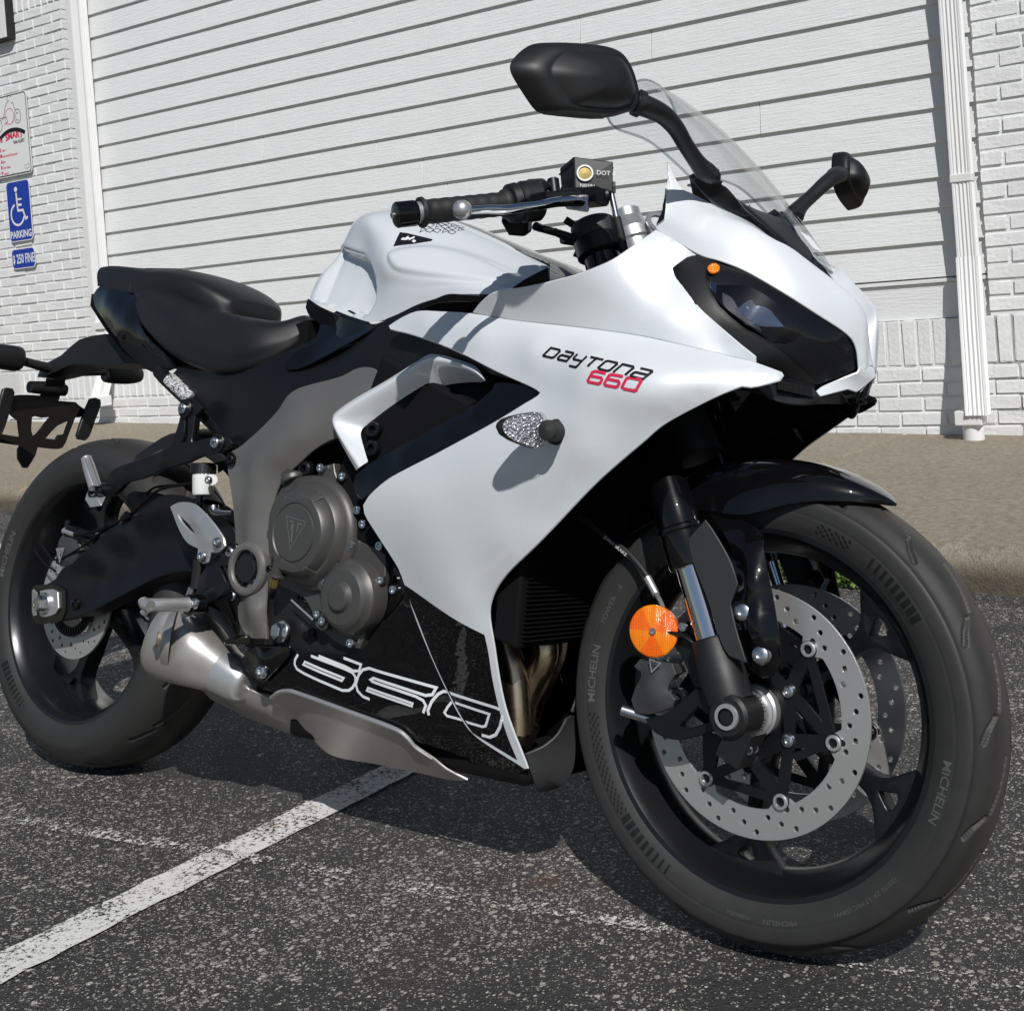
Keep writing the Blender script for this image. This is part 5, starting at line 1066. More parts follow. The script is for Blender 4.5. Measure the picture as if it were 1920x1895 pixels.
# ------------------------------------------------------------------ bodywork
# main side fairing: rear wing, forward wing tip, lower flank; a wedge is cut in from the rear for the intake
SF = [(0.8575,-0.1780,0.7979),(0.8720,-0.1790,0.8045),(0.9141,-0.1830,0.8157),(0.9707,-0.1870,0.8125),(1.0275,-0.1900,0.8072),(1.1024,-0.1940,0.7942),(1.2208,-0.1970,0.7788),(1.3129,-0.1930,0.7648),(1.3838,-0.1790,0.7494),(1.4365,-0.1640,0.7371),(1.4615,-0.1580,0.7313),(1.4940,-0.1560,0.7184),(1.4962,-0.1560,0.7151),(1.4933,-0.1570,0.7098),(1.4639,-0.1750,0.6997),(1.4541,-0.1800,0.7006),(1.4239,-0.1950,0.6842),(1.3622,-0.2130,0.6477),(1.3426,-0.2150,0.6315),(1.3048,-0.2160,0.6021),(1.2657,-0.2150,0.5708),(1.1744,-0.2050,0.4916),(1.1163,-0.1930,0.4463),(1.0920,-0.1840,0.4201),(1.0803,-0.1760,0.3946),(1.0814,-0.1640,0.3521),(1.0870,-0.1380,0.2668),(1.1067,-0.1040,0.1841),(1.1022,-0.1040,0.1827),(1.0245,-0.1250,0.2201),(1.0073,-0.1320,0.2395),(0.9695,-0.1500,0.3068),(0.9375,-0.1680,0.3790),(0.9239,-0.1790,0.4225),(0.9164,-0.1840,0.4416),(0.8847,-0.1960,0.4844),(0.8613,-0.2050,0.5176),(0.8599,-0.2070,0.5291),(0.8703,-0.2100,0.5395),(0.9064,-0.2140,0.5644),(1.0097,-0.2200,0.6081),(1.1051,-0.2250,0.6484),(1.1571,-0.2260,0.6741),(1.1784,-0.2250,0.6854),(1.1825,-0.2250,0.6896),(1.1728,-0.2230,0.6948),(1.0992,-0.2140,0.7206),(1.0084,-0.2020,0.7548),(0.9093,-0.1860,0.7828),(0.8641,-0.1810,0.7924)]
SI = [(1.0574,-0.2050,0.7794),(1.1639,-0.2210,0.7516),(1.2598,-0.2340,0.7319),(1.3262,-0.2360,0.7167),(1.3752,-0.2270,0.7069),(1.4162,-0.2070,0.7053),(1.4581,-0.1760,0.7134),(0.9436,-0.1900,0.7999),(1.2650,-0.2310,0.6111),(1.1806,-0.2270,0.5749),(1.3045,-0.2340,0.6582),(1.2176,-0.2130,0.5084),(1.1291,-0.2090,0.4894),(1.0412,-0.2190,0.5345),(0.9820,-0.1990,0.4583),(1.0536,-0.1870,0.4055),(1.0145,-0.1690,0.3504),(1.0504,-0.1490,0.2953),(1.0722,-0.1220,0.2238),(0.9699,-0.2160,0.5388),(1.2301,-0.2350,0.6854),(1.3745,-0.2230,0.6725),(1.0895,-0.2280,0.6077)]
sf, SFY = panel('side_fairing', bike, 'white', SF, SI, .0035, res=.013, both=True, back='inner', bev=.0018, ang=30)
# grey-looking hollow flank between wing and headlamp
UF = [(1.0294,-0.1900,0.8086),(1.0540,-0.1990,0.8221),(1.0780,-0.2060,0.8310),(1.1282,-0.2110,0.8333),(1.1820,-0.2140,0.8392),(1.2283,-0.2140,0.8472),(1.2495,-0.2110,0.8542),(1.2713,-0.2030,0.8649),(1.2934,-0.1850,0.8867),(1.3061,-0.1540,0.9130),(1.3666,-0.1410,0.8764),(1.3563,-0.1440,0.8766),(1.3407,-0.1520,0.8634),(1.3370,-0.1550,0.8574),(1.3403,-0.1560,0.8506),(1.3548,-0.1590,0.8337),(1.3802,-0.1630,0.8045),(1.4275,-0.1630,0.7637),(1.4596,-0.1590,0.7385),(1.4600,-0.1580,0.7320),(1.4359,-0.1630,0.7386),(1.3832,-0.1780,0.7509),(1.3122,-0.1920,0.7663),(1.2201,-0.1960,0.7804),(1.1015,-0.1930,0.7959)]
UI = [(1.1456,-0.2020,0.8133),(1.2345,-0.2040,0.8157),(1.3077,-0.1900,0.8282),(1.2728,-0.1960,0.7868),(1.3474,-0.1860,0.7852),(1.3806,-0.1750,0.7718),(1.3015,-0.1830,0.8652),(1.4147,-0.1660,0.7482),(1.1895,-0.2000,0.8005),(1.1060,-0.1980,0.8121)]
uf, UFY = panel('upper_fairing', bike, 'white', UF, UI, .0035, res=.011, both=True, back='inner', bev=.0018, ang=30)
# nose cowl: cheek above the headlamp sweeping to the point of the nose
ND = [(1.3018,-0.1240,1.0139),(1.3209,-0.1210,0.9784),(1.3385,-0.1150,0.9676),(1.3672,-0.1040,0.9512),(1.4151,-0.0860,0.9254),(1.4482,-0.0710,0.8963),(1.4669,-0.0590,0.8759),(1.4870,-0.0470,0.8533),(1.5184,-0.0210,0.8128),(1.5318,-0.0040,0.7908),(1.5424,0.0000,0.7664),(1.5523,0.0000,0.7417)]
NG = [(1.3067,-0.1300,0.9851),(1.3180,-0.1380,0.9489),(1.3453,-0.1360,0.9322)] + [(1.366, -.128, .932), (1.415, -.113, .917), (1.449, -.099, .899)] + [(x, -y, z) for x, y, z in [(1.4676,0.0860,0.8896),(1.4935,0.0700,0.8685),(1.5309,0.0410,0.8357),(1.5457,0.0230,0.8127),(1.5486,0.0150,0.7844),(1.5488,0.0110,0.7431)]]
NL = [(1.3144,-0.1470,0.9283),(1.3038,-0.1490,0.9157),(1.3371,-0.1470,0.8953),(1.3698,-0.1440,0.8763),(1.3977,-0.1400,0.8674),(1.4323,-0.1320,0.8526),(1.4776,-0.1160,0.8251),(1.5087,-0.0900,0.8025),(1.5341,-0.0500,0.7807),(1.5408,-0.0340,0.7640),(1.5422,-0.0270,0.7387),(1.5418,-0.0240,0.7321)]
nrows = [[a, V3(a).lerp(V3(g_), .6)+V3((.001, -.000, .002)), g_, V3(g_).lerp(V3(l_), .5)+V3((.002, -.002, .001)), l_] for a, g_, l_ in zip(ND, NG, NL)]
nv_ = outward(loft(nrows, 5, 4), (1.40, 0, .80))
plate_obj('nose_cowl', nv_, 'white', bike, .003, 'inner'); plate_obj('nose_cowl', mir(nv_), 'white', bike, .003, 'inner')
NLIP = [(1.5439,-0.0260,0.7401),(1.5421,-0.0300,0.7321),(1.5067,-0.0630,0.7098),(1.5029,-0.0690,0.7044),(1.5068,-0.0660,0.6993),(1.5313,-0.0360,0.7110),(1.5372,-0.0220,0.7090),(1.5391,-0.0160,0.7117),(1.5533,0.0000,0.7298),(1.5523,0.0000,0.7417),(1.5490,-0.0100,0.7426)]
panel('nose_lip', bike, 'white', NLIP, [], .003, res=.008, both=True, bev=.001, ang=25)
# dark duct between the cheeks and its dividing bar
panel('ram_duct', bike, 'inner', [(1.4459,-0.0660,0.8946),(1.4685,-0.0540,0.8710),(1.4853,-0.0430,0.8506),(1.5189,-0.0220,0.8098),(1.5311,-0.0020,0.7883),(1.5255,0.0020,0.8018),(1.5008,0.0040,0.8362),(1.4683,0.0060,0.8822),(1.4523,-0.0200,0.8967)], [], .003, both=True)
# headlamp: bezel, dark bowl, mirror reflector, lens
HO_ = [(1.3695,-0.1430,0.8756),(1.4036,-0.1380,0.8614),(1.4323,-0.1310,0.8514),(1.4773,-0.1150,0.8243),(1.5085,-0.0890,0.8016),(1.5339,-0.0490,0.7794),(1.5391,-0.0340,0.7649),(1.5406,-0.0270,0.7377),(1.5379,-0.0310,0.7325),(1.5058,-0.0620,0.7138),(1.4999,-0.0680,0.7138),(1.4712,-0.0950,0.7191),(1.4598,-0.1220,0.7288),(1.4547,-0.1500,0.7326),(1.4556,-0.1540,0.7383),(1.3975,-0.1610,0.7871),(1.3574,-0.1570,0.8291),(1.3393,-0.1530,0.8514),(1.3356,-0.1520,0.8576),(1.3443,-0.1530,0.8626),(1.3571,-0.1470,0.8730)]
ins = lambda P, d, dx: [(x-dx, y+math.copysign(d, -y)*-1, z) for x, y, z in P]
lamp, _ = panel('headlamp_bezel', bike, 'bezel', ins(HO_, -.004, .003), [(x-.006, y+.008, z) for x, y, z in [(1.4292,-0.1540,0.7805),(1.4683,-0.1280,0.7671),(1.5036,-0.0940,0.7549),(1.4245,-0.1480,0.8213)]], .003, res=.010, both=True, bev=.001, ang=14)
LO = [(1.3763,-0.1440,0.8588),(1.3777,-0.1430,0.8625),(1.3841,-0.1420,0.8632),(1.4043,-0.1390,0.8563),(1.4426,-0.1300,0.8434),(1.4770,-0.1140,0.8207),(1.5081,-0.0880,0.7979),(1.5327,-0.0500,0.7758),(1.5356,-0.0360,0.7632),(1.5370,-0.0290,0.7400),(1.5350,-0.0330,0.7344),(1.5057,-0.0620,0.7169),(1.5010,-0.0670,0.7195),(1.4897,-0.0880,0.7354),(1.4665,-0.1240,0.7614),(1.4424,-0.1460,0.7812),(1.4081,-0.1560,0.8081),(1.3926,-0.1550,0.8267),(1.3820,-0.1500,0.8443)]
dx = lambda P, k: [(x+k*.6, y-k, z) for x, y, z in P]
pl_, BWY = panel('headlamp_bowl', lamp, 'gloss', dx(LO, -.0025), [], .002, res=.014, both=True, bev=.0008, ang=14)
LI_ = [(1.3801,-0.1470,0.8490),(1.3899,-0.1520,0.8322),(1.3991,-0.1540,0.8209),(1.3974,-0.1510,0.8303),(1.3934,-0.1470,0.8425),(1.3866,-0.1440,0.8500)]
onb = lambda P, k: [(x, float(BWY((x, z))[0])-k, z) for x, y, z in P]
panel('side_marker_mirror', lamp, 'mirror', onb(LI_, .0012), [], .001, res=.008, both=True, bev=0)
panel('reflector_mirror', lamp, 'mirror', onb([(1.4258,-0.1490,0.8012),(1.4380,-0.1430,0.8135),(1.4421,-0.1410,0.8148),(1.4467,-0.1410,0.8070),(1.4547,-0.1380,0.8063),(1.4620,-0.1350,0.8025),(1.4689,-0.1310,0.7933),(1.4767,-0.1260,0.7823),(1.4644,-0.1350,0.7807),(1.4507,-0.1420,0.7822),(1.4414,-0.1480,0.7888),(1.4330,-0.1490,0.7953)], .0014), [], .001, res=.006, both=True, bev=0)
panel('reflector_frame', lamp, 'calip', onb([(1.4061,-0.1500,0.8236),(1.4182,-0.1490,0.8167),(1.4275,-0.1490,0.8035),(1.4414,-0.1480,0.7888),(1.4522,-0.1450,0.7809),(1.4554,-0.1440,0.7731),(1.4444,-0.1500,0.7805),(1.4282,-0.1530,0.7917),(1.4112,-0.1550,0.8065)], .0009), [], .001, res=.008, both=True, bev=0)
panel('headlamp_lens', lamp, 'lens', dx(LO, .0035), dx([(1.4412,-0.1460,0.8128),(1.4829,-0.1240,0.7797),(1.5154,-0.0830,0.7591)], .0035), .002, res=.012, both=True, bev=.0006, ang=14)
oc = V3((1.3875,-0.1410,0.8550))+V3((.004, -.0065, .001)); od = V3((.35, -.85, .4)).normalized()
part('marker_dot', lamp, 'orange', lathe([(-.002, .0078), (.0012, .0078), (.002, .0070), (.002, .0001)], oc, od, 28), 30)
panel('lamp_under_vent', bike, 'satin', [(1.4758,-0.1260,0.7133),(1.4774,-0.1080,0.7168),(1.5027,-0.0740,0.7100),(1.5003,-0.0720,0.7039),(1.4922,-0.0840,0.7027),(1.4767,-0.1060,0.7084)], [], .004, both=True)
for k in range(12):
    p = V3((1.4774,-0.1220,0.7114)).lerp(V3((1.5007,-0.0750,0.7067)), k/11); part('vent_rib', bike, 'matt', box(p+V3((0, -.002, -.004)), (.003, .004, .012)), 0)
panel('chin_panel', bike, 'matt', [(1.4337,-0.1700,0.6974),(1.4614,-0.1580,0.7030),(1.4749,-0.1240,0.7135),(1.4758,-0.1040,0.7086),(1.4913,-0.0820,0.7029),(1.5028,-0.0700,0.7041),(1.5045,-0.0660,0.7005),(1.5226,-0.0460,0.7096),(1.5267,-0.0350,0.6979),(1.5347,-0.0100,0.7100),(1.5298,-0.0100,0.7020),(1.5239,-0.0200,0.6946),(1.5072,-0.0600,0.6900),(1.4793,-0.1100,0.6861),(1.4475,-0.1500,0.6963)], [], .004, res=.012, both=True)
# windscreen: curved clear sheet
def scr(yc, rows):
    out = []
    for ctr, edge in rows:
        c_, e_ = V3(ctr), V3(edge); row = []
        for f_ in (-1, -.86, -.62, -.32, 0, .32, .62, .86, 1):
            k = abs(f_)**2.3; row.append((c_.x+(e_.x-c_.x)*k, e_.y*f_*-1*(-1 if e_.y > 0 else 1), c_.z+(e_.z-c_.z)*k))
        out.append(row)
    return out
RW = [(V3((1.4885, 0, .874)), V3((1.480, -.024, .876))), (V3((1.464, 0, .913)), V3((1.424, -.073, .912))), (V3((1.420, 0, .972)), V3((1.366, -.108, .955))),
      (V3((1.362, 0, 1.042)), V3((1.326, -.123, 1.000))), (V3((1.300, 0, 1.105)), V3((1.276, -.134, 1.044))), (V3((1.246, 0, 1.149)), V3((1.222, -.134, 1.069))), (V3((1.200, 0, 1.180)), V3((1.190, -.113, 1.098)))]
plate_obj('windscreen', outward(loft(scr(0, RW), 8, 5), (1.2, 0, .9)), 'screen', bike, .003, None, 33, .0006)
for pl__ in ([r_[0] for r_ in scr(0, RW)], [r_[-1] for r_ in scr(0, RW)], scr(0, RW)[-1]): part('screen_edge', bike, 'edge', tube(pl__, .0019, 8, 6), 60)
panel('screen_mount', bike, 'gloss', [(1.3357,-0.1220,0.9913),(1.3482,-0.1200,0.9963),(1.3706,-0.1080,0.9799),(1.3786,-0.1000,0.9759),(1.4033,-0.0840,0.9421),(1.4267,-0.0660,0.9149),(1.4390,-0.0550,0.9002),(1.4097,-0.0720,0.9267),(1.3665,-0.0980,0.9497),(1.3385,-0.1150,0.9669)], [], .006, both=True, res=.01)
panel('cockpit_cover', bike, 'matt', [(1.3376,-0.1000,0.9854),(1.3709,-0.0850,0.9707),(1.4072,-0.0600,0.9398),(1.4379,-0.0400,0.9084),(1.4504,-0.0150,0.8868),(1.4514,0.0000,0.8859),(1.3601,0.0000,0.9649),(1.2986,0.0000,1.0140),(1.2979,-0.0600,0.9994)], [], .004, both=True, res=.012)
st = part('price_sticker', bike, 'paper', loft([[V3((x, -y, z)) for y in (.012, .018, .027, .036, .042)] for x, z in ((1.4815, .897), (1.462, .921))], 1, 2), 60, fix=False)
# ------------------------------------------------------------------ tank
def tsec(x, top, sh, mid, kn, low):
    """half section: centre top, shoulder, upper flank, knee, lower edge as (half width, height)"""
    return [(x+q[2] if len(q) > 2 else x, q[0], q[1]) for q in ((0, top), (sh[0]*.55, top-(top-sh[1])*.28, sh[2]*.5 if len(sh) > 2 else 0), sh, mid, kn, low)]
TK = [
 [(.585, 0, .945), (.590, .030, .943), (.600, .058, .930), (.596, .080, .905), (.598, .094, .880), (.600, .101, .860)],
 [(.615, 0, .992), (.622, .034, .990), (.635, .066, .972), (.638, .088, .932), (.642, .102, .885), (.645, .112, .850)],
 [(.655, 0, 1.017), (.660, .044, 1.015), (.672, .084, .995), (.682, .098, .945), (.688, .108, .885), (.692, .124, .836)],
 [(.705, 0, 1.024), (.710, .054, 1.021), (.722, .104, .992), (.730, .112, .940), (.738, .118, .880), (.742, .136, .822)],
 [(.760, 0, 1.017), (.764, .060, 1.013), (.775, .116, .970), (.783, .138, .918), (.790, .140, .868), (.795, .147, .811)],
 [(.815, 0, 1.003), (.818, .064, .997), (.824, .124, .945), (.830, .156, .898), (.838, .156, .862), (.845, .154, .818)],
 [(.880, 0, .979), (.882, .064, .973), (.888, .126, .925), (.893, .160, .882), (.898, .162, .855), (.902, .160, .833)],
 [(.950, 0, .950), (.951, .060, .945), (.955, .122, .906), (.960, .158, .870), (.964, .163, .856), (.968, .163, .842)],
 [(1.010, 0, .924), (1.010, .054, .920), (1.015, .112, .890), (1.020, .150, .862), (1.024, .158, .852), (1.028, .160, .840)],
 [(1.060, 0, .905), (1.060, .046, .900), (1.062, .100, .876), (1.066, .138, .856), (1.068, .150, .848), (1.070, .152, .838)]]
rows = [[(x, y, z) for x, y, z in reversed(s_)] + [(x, -y, z) for x, y, z in s_[1:]] for s_ in TK]
tk = part('fuel_tank', bike, 'white', loft(rows, 14, 11), 60)
def poly_dist(q, poly):
    d = np.full(len(q), 9.)
    for i in range(len(poly)): d = np.minimum(d, seg_dist(q[:, 0], q[:, 1], poly[i-1], poly[i]))
    return np.where(inpoly(q, poly), d, -d)
xz = lambda L_: np.array([(p[0], p[2]) for p in L_])
SCALLOP = xz(smooth_outline([(0.6307,-0.0700,0.9599),(0.6795,-0.0900,0.9467),(0.7286,-0.1050,0.9304),(0.7609,-0.1150,0.9114),(0.7802,-0.1250,0.8921),(0.7907,-0.1350,0.8651),(0.7914,-0.1400,0.8441),(0.7804,-0.1420,0.8300),(0.7513,-0.1380,0.8268),(0.7105,-0.1300,0.8345),(0.6401,-0.1160,0.8557),(0.5871,-0.1000,0.8727),(0.5706,-0.0900,0.8853),(0.5883,-0.0700,0.9317)], .01, 60))
LIPL = xz([(0.6415,-0.0700,0.9591),(0.7285,-0.1050,0.9319),(0.7608,-0.1150,0.9128),(0.7802,-0.1250,0.8921),(0.7907,-0.1350,0.8651),(0.7914,-0.1400,0.8441),(0.7805,-0.1420,0.8286)])
PAD = xz(smooth_outline([(0.8147,-0.1350,0.9120),(0.8142,-0.1300,0.9207),(0.8310,-0.1220,0.9277),(0.8694,-0.1150,0.9325),(0.9186,-0.1120,0.9265),(0.9721,-0.1150,0.9107),(1.0263,-0.1250,0.8886),(1.0601,-0.1350,0.8725),(1.0626,-0.1480,0.8620),(1.0544,-0.1580,0.8560),(1.0420,-0.1630,0.8540),(0.9980,-0.1630,0.8598),(0.9377,-0.1620,0.8677),(0.8831,-0.1580,0.8759),(0.8473,-0.1520,0.8843),(0.8254,-0.1420,0.8990)], .01, 60))
co = np.array([v.co for v in tk.data.vertices]); q = co[:, [0, 2]]; sdn = np.sign(co[:, 1])
flank = np.clip((np.abs(co[:, 1])-.045)/.03, 0, 1)
ds = poly_dist(q, SCALLOP); dl = np.min([seg_dist(q[:, 0], q[:, 1], a, b) for a, b in zip(LIPL[:-1], LIPL[1:])], axis=0)
sm = lambda t: np.clip(t, 0, 1)**2*(3-2*np.clip(t, 0, 1))
dent = np.where(ds > 0, .024*sm(dl/.014)*np.clip(1-dl/.16, 0, 1)*np.clip((co[:, 0]-.607)/.03, 0, 1), 0)*flank
pad = .0055*sm(poly_dist(q, PAD)/.009)*np.clip((np.abs(co[:, 1])-.05)/.04, 0, 1)
co[:, 1] += sdn*(pad-dent); co[:, 2] += pad*.4
tk.data.vertices.foreach_set('co', co.ravel()); tk.data.update()
cap_rows = [rows[0], [(x-.010, y*.9, z) for x, y, z in rows[0]], [(x-.012, y*.4, .90+(z-.90)*.4) for x, y, z in rows[0]]]
part('tank_rear', tk, 'white', loft(cap_rows, 4, 6), 60)
part('tank_strip', tk, 'gloss', loft([[(x, y, z) for x, y, z in ((x0, w, z0-w*w*2.2+.0025), (x0, w*.5, z0+.0035), (x0, 0, z0+.0040), (x0, -w*.5, z0+.0035), (x0, -w, z0-w*w*2.2+.0025))] for x0, z0, w in ((.80, 1.006, .008), (.86, .987, .028), (.93, .958, .042), (1.0, .929, .05), (1.06, .906, .055), (1.10, .885, .07))], 5, 4), 60)
panel('tank_front_cover', bike, 'gloss', [(1.0654,-0.0600,0.9031),(1.0666,-0.0500,0.9027),(1.0948,-0.0600,0.8826),(1.1124,-0.0700,0.8689),(1.1314,-0.1000,0.8467),(1.1287,-0.1400,0.8400),(1.1037,-0.1100,0.8676)], [], .004, both=True)
# black skirt below the tank
TT = [(0.5958,-0.1040,0.8636),(0.6358,-0.1150,0.8470),(0.6855,-0.1250,0.8306),(0.7435,-0.1370,0.8163),(0.8029,-0.1490,0.8061),(0.8575,-0.1560,0.8159),(0.8966,-0.1600,0.8279),(0.9350,-0.1640,0.8365),(0.9600,-0.1670,0.8412),(0.9963,-0.1670,0.8382),(1.0318,-0.1650,0.8353),(1.0323,-0.1600,0.8208),(0.9781,-0.1550,0.8135),(0.8675,-0.1500,0.8081),(0.8006,-0.1450,0.7917),(0.7218,-0.1350,0.7756),(0.6572,-0.1150,0.7682),(0.6641,-0.1100,0.8104),(0.5978,-0.0980,0.8361),(0.5864,-0.0980,0.8521)]
panel('tank_skirt', bike, 'gloss', TT, [], .004, res=.012, both=True)
# ------------------------------------------------------------------ seats and tail
def seatrow(c, m_, b_, dz=-.004):
    c, m_, b_ = V3(c), V3(m_), V3(b_); ctr = V3((c.x, 0, c.z+dz))
    half = [ctr, V3((c.x, c.y*.55, c.z+dz*.7)), c, c.lerp(m_, .45)+V3((0, -.010, .004)), m_, m_.lerp(b_, .6)+V3((0, -.003, 0)), b_, V3((b_.x, b_.y*.8, b_.z-.004)), V3((b_.x, 0, b_.z-.004))]
    return [tuple(p) for p in reversed(half)][:-1] + [(p.x, -p.y, p.z) for p in half]
cols = list(zip([(0.1057,-0.0850,0.9075),(0.1341,-0.0880,0.9096),(0.1626,-0.0880,0.9085),(0.2376,-0.0920,0.8910),(0.3237,-0.0970,0.8639),(0.4059,-0.1030,0.8471),(0.4794,-0.1050,0.8356),(0.5283,-0.0940,0.8315),(0.5539,-0.0700,0.8438),(0.5523,-0.0450,0.8432)],
                [(0.1203,-0.0980,0.8884),(0.1504,-0.1080,0.8750),(0.1901,-0.1180,0.8614),(0.2784,-0.1340,0.8280),(0.3729,-0.1440,0.7991),(0.4498,-0.1470,0.7800),(0.5179,-0.1420,0.7855),(0.5586,-0.1180,0.7989),(0.5815,-0.0900,0.8168),(0.5736,-0.0580,0.8334)],
                [(0.1244,-0.1000,0.8771),(0.1483,-0.1060,0.8499),(0.1751,-0.1120,0.8290),(0.2659,-0.1250,0.7821),(0.3598,-0.1340,0.7523),(0.4377,-0.1380,0.7385),(0.5154,-0.1300,0.7497),(0.5615,-0.1120,0.7742),(0.5821,-0.0860,0.8035),(0.5752,-0.0580,0.8275)]))
se = part('rider_seat', bike, 'seat', loft([seatrow(*c) for c in cols], 6, 4, False, True), 70)
ps = []
for c_, b_, top in (((-0.0829,-0.0450,0.9754), (-0.0585,-0.0660,0.9370), .004), ((-0.0322,-0.0550,0.9721), (0.0014,-0.0760,0.9236), .004), ((0.0465,-0.0680,0.9606), (0.0781,-0.0860,0.9115), .006), ((0.1102,-0.0780,0.9493), (0.1347,-0.0900,0.9097), .012), ((0.1900,-0.0850,0.9395), (0.2102,-0.0900,0.9004), .014), ((0.2640,-0.0860,0.9219), (0.2884,-0.0880,0.8753), .012), ((0.3149,-0.0760,0.9019), (0.3328,-0.0740,0.8618), .010), ((0.3436,-0.0580,0.8861), (0.3467,-0.0580,0.8624), .006), ((0.3475,-0.0450,0.8793), (0.3493,-0.0450,0.8656), .002)):
    c_, b_ = V3(c_), V3(b_); half = [V3((c_.x, 0, c_.z+top)), V3((c_.x, c_.y*.6, c_.z+top*.8)), c_, c_.lerp(b_, .4)+V3((0, -.006, 0)), b_, V3((b_.x, b_.y*.9, b_.z-.006)), V3((b_.x, 0, b_.z-.006))]
    ps.append([tuple(p) for p in reversed(half)][:-1]+[(p.x, -p.y, p.z) for p in half])
pse = part('passenger_seat', bike, 'seat', loft(ps, 6, 4, False, True), 60)
part('seam_piping', pse, 'seat', tube([(0.0788,-0.0865,0.9113),(0.0778,-0.0840,0.9297),(0.0809,-0.0760,0.9468),(0.0888,-0.0660,0.9561),(0.1001,-0.0500,0.9591),(0.1163,0.0000,0.9665)], .0016, 8, 5)); part('seam_piping', pse, 'seat', tube([(0.0428,-0.0810,0.9191),(0.0393,-0.0780,0.9331),(0.0335,-0.0680,0.9486),(0.0274,-0.0500,0.9644)], .0012, 8, 5))
TO = [(-0.0767,-0.0620,0.9127),(-0.0595,-0.0660,0.9248),(-0.0398,-0.0680,0.9309),(0.0159,-0.0780,0.9190),(0.0812,-0.0880,0.9044),(0.1129,-0.0940,0.8980),(0.1309,-0.1020,0.8693),(0.1523,-0.1080,0.8368),(0.1948,-0.1120,0.8044),(0.2417,-0.1120,0.7783),(0.2679,-0.1060,0.7558),(0.2514,-0.1060,0.7640),(0.1657,-0.1040,0.7938),(0.0629,-0.0920,0.8187),(0.0324,-0.0840,0.8318),(-0.0173,-0.0740,0.8618),(-0.0636,-0.0640,0.8926)]
panel('tail_fairing', bike, 'gloss', TO, [(0.0395,-0.0940,0.8748),(0.1034,-0.1060,0.8441),(-0.0001,-0.0840,0.8969),(0.1816,-0.1140,0.8046)], .004, res=.012, both=True)
panel('tail_lower', bike, 'matt', [(0.0659,-0.0940,0.8178),(0.1671,-0.1050,0.7937),(0.2515,-0.1060,0.7635),(0.2661,-0.1040,0.7556),(0.2278,-0.0980,0.7487),(0.1960,-0.0900,0.7467),(0.1553,-0.0860,0.7559),(0.1147,-0.0820,0.7725),(0.0670,-0.0840,0.8019)], [], .004, both=True)
part('tail_core', bike, 'inner', loft([[(x, y, z) for y, z in ((-w, z1), (-w, z0), (w, z0), (w, z1))] for x, w, z0, z1 in ((-.13, .03, .90, .925), (-.02, .062, .84, .915), (.10, .08, .77, .89), (.24, .088, .76, .84), (.45, .10, .76, .80), (.60, .10, .78, .83))], 1, 1, True, True), 0)
SCV = [(0.2620,-0.1060,0.7442),(0.2781,-0.1080,0.7554),(0.3420,-0.1140,0.7477),(0.4348,-0.1280,0.7480),(0.4995,-0.1310,0.7519),(0.5466,-0.1270,0.7641),(0.5828,-0.1200,0.7775),(0.6163,-0.1110,0.7912),(0.6477,-0.1120,0.8007),(0.6967,-0.1180,0.8017),(0.8016,-0.1480,0.8070),(0.8528,-0.1560,0.8170),(0.8987,-0.1620,0.8254),(0.9220,-0.1660,0.8060),(0.9895,-0.1800,0.7583),(1.0834,-0.1940,0.7225),(1.1119,-0.1960,0.7107),(1.0463,-0.1860,0.7263),(0.9864,-0.1750,0.7458),(0.9286,-0.1680,0.7512),(0.8786,-0.1580,0.7359),(0.8338,-0.1530,0.7218),(0.7992,-0.1500,0.7376),(0.7673,-0.1490,0.7375),(0.7338,-0.1470,0.7265),(0.6242,-0.1400,0.7071),(0.6031,-0.1390,0.6951),(0.5831,-0.1380,0.6724),(0.5308,-0.1340,0.6379),(0.5018,-0.1320,0.6180),(0.4838,-0.1300,0.6142),(0.3855,-0.1180,0.6581)]
panel('frame_cover', bike, 'satin', SCV, [(0.4802,-0.1300,0.6830),(0.6231,-0.1350,0.7348),(0.8014,-0.1500,0.7716)], .004, res=.013, both=True, ang=30)
panel('seat_trim', bike, 'gloss', [(0.5875,-0.1355,0.7513),(0.6058,-0.1320,0.7691),(0.6521,-0.1210,0.7887),(0.7313,-0.1290,0.8040),(0.8125,-0.1510,0.8062),(0.7247,-0.1430,0.7748),(0.6259,-0.1385,0.7431),(0.5966,-0.1370,0.7421)], [], .003, both=True)
panel('seat_trim', bike, 'gloss', [(0.6332,-0.1145,0.7857),(0.6326,-0.1080,0.8089),(0.6322,-0.1000,0.8281),(0.6802,-0.1060,0.8429),(0.7953,-0.1470,0.8041),(0.7161,-0.1250,0.7982)], [], .003, both=True)
sft = part('subframe_tube', bike, 'satin', tube([(0.2291,-0.1120,0.7479),(0.2551,-0.1120,0.7309),(0.3486,-0.1120,0.6782),(0.4746,-0.1120,0.6089)], .0128, 18, 3)); part('subframe_tube', bike, 'satin', mir(tube([(0.2291,-0.1120,0.7479),(0.2551,-0.1120,0.7309),(0.3486,-0.1120,0.6782),(0.4746,-0.1120,0.6089)], .0128, 18, 3)))
def wrapmat():
    mt, N, L, P = nt('printed_silver_label'); tc = N.new('ShaderNodeTexCoord'); w = N.new('ShaderNodeTexNoise'); mp = N.new('ShaderNodeMapping'); mp.inputs['Scale'].default_value = (220, 220, 700)
    mp.inputs['Rotation'].default_value = (0, .8, 0); L.new(tc.outputs['Object'], mp.inputs[0]); L.new(mp.outputs[0], w.inputs[0]); w.inputs['Scale'].default_value = 1.
    L.new(ramp(N, L, w.outputs[0], [(.46, (.05, .05, .05)), (.50, (.62, .62, .62))]), P.inputs['Base Color']); setp(P, Roughness=.35); return mt
M['wrap'] = wrapmat()
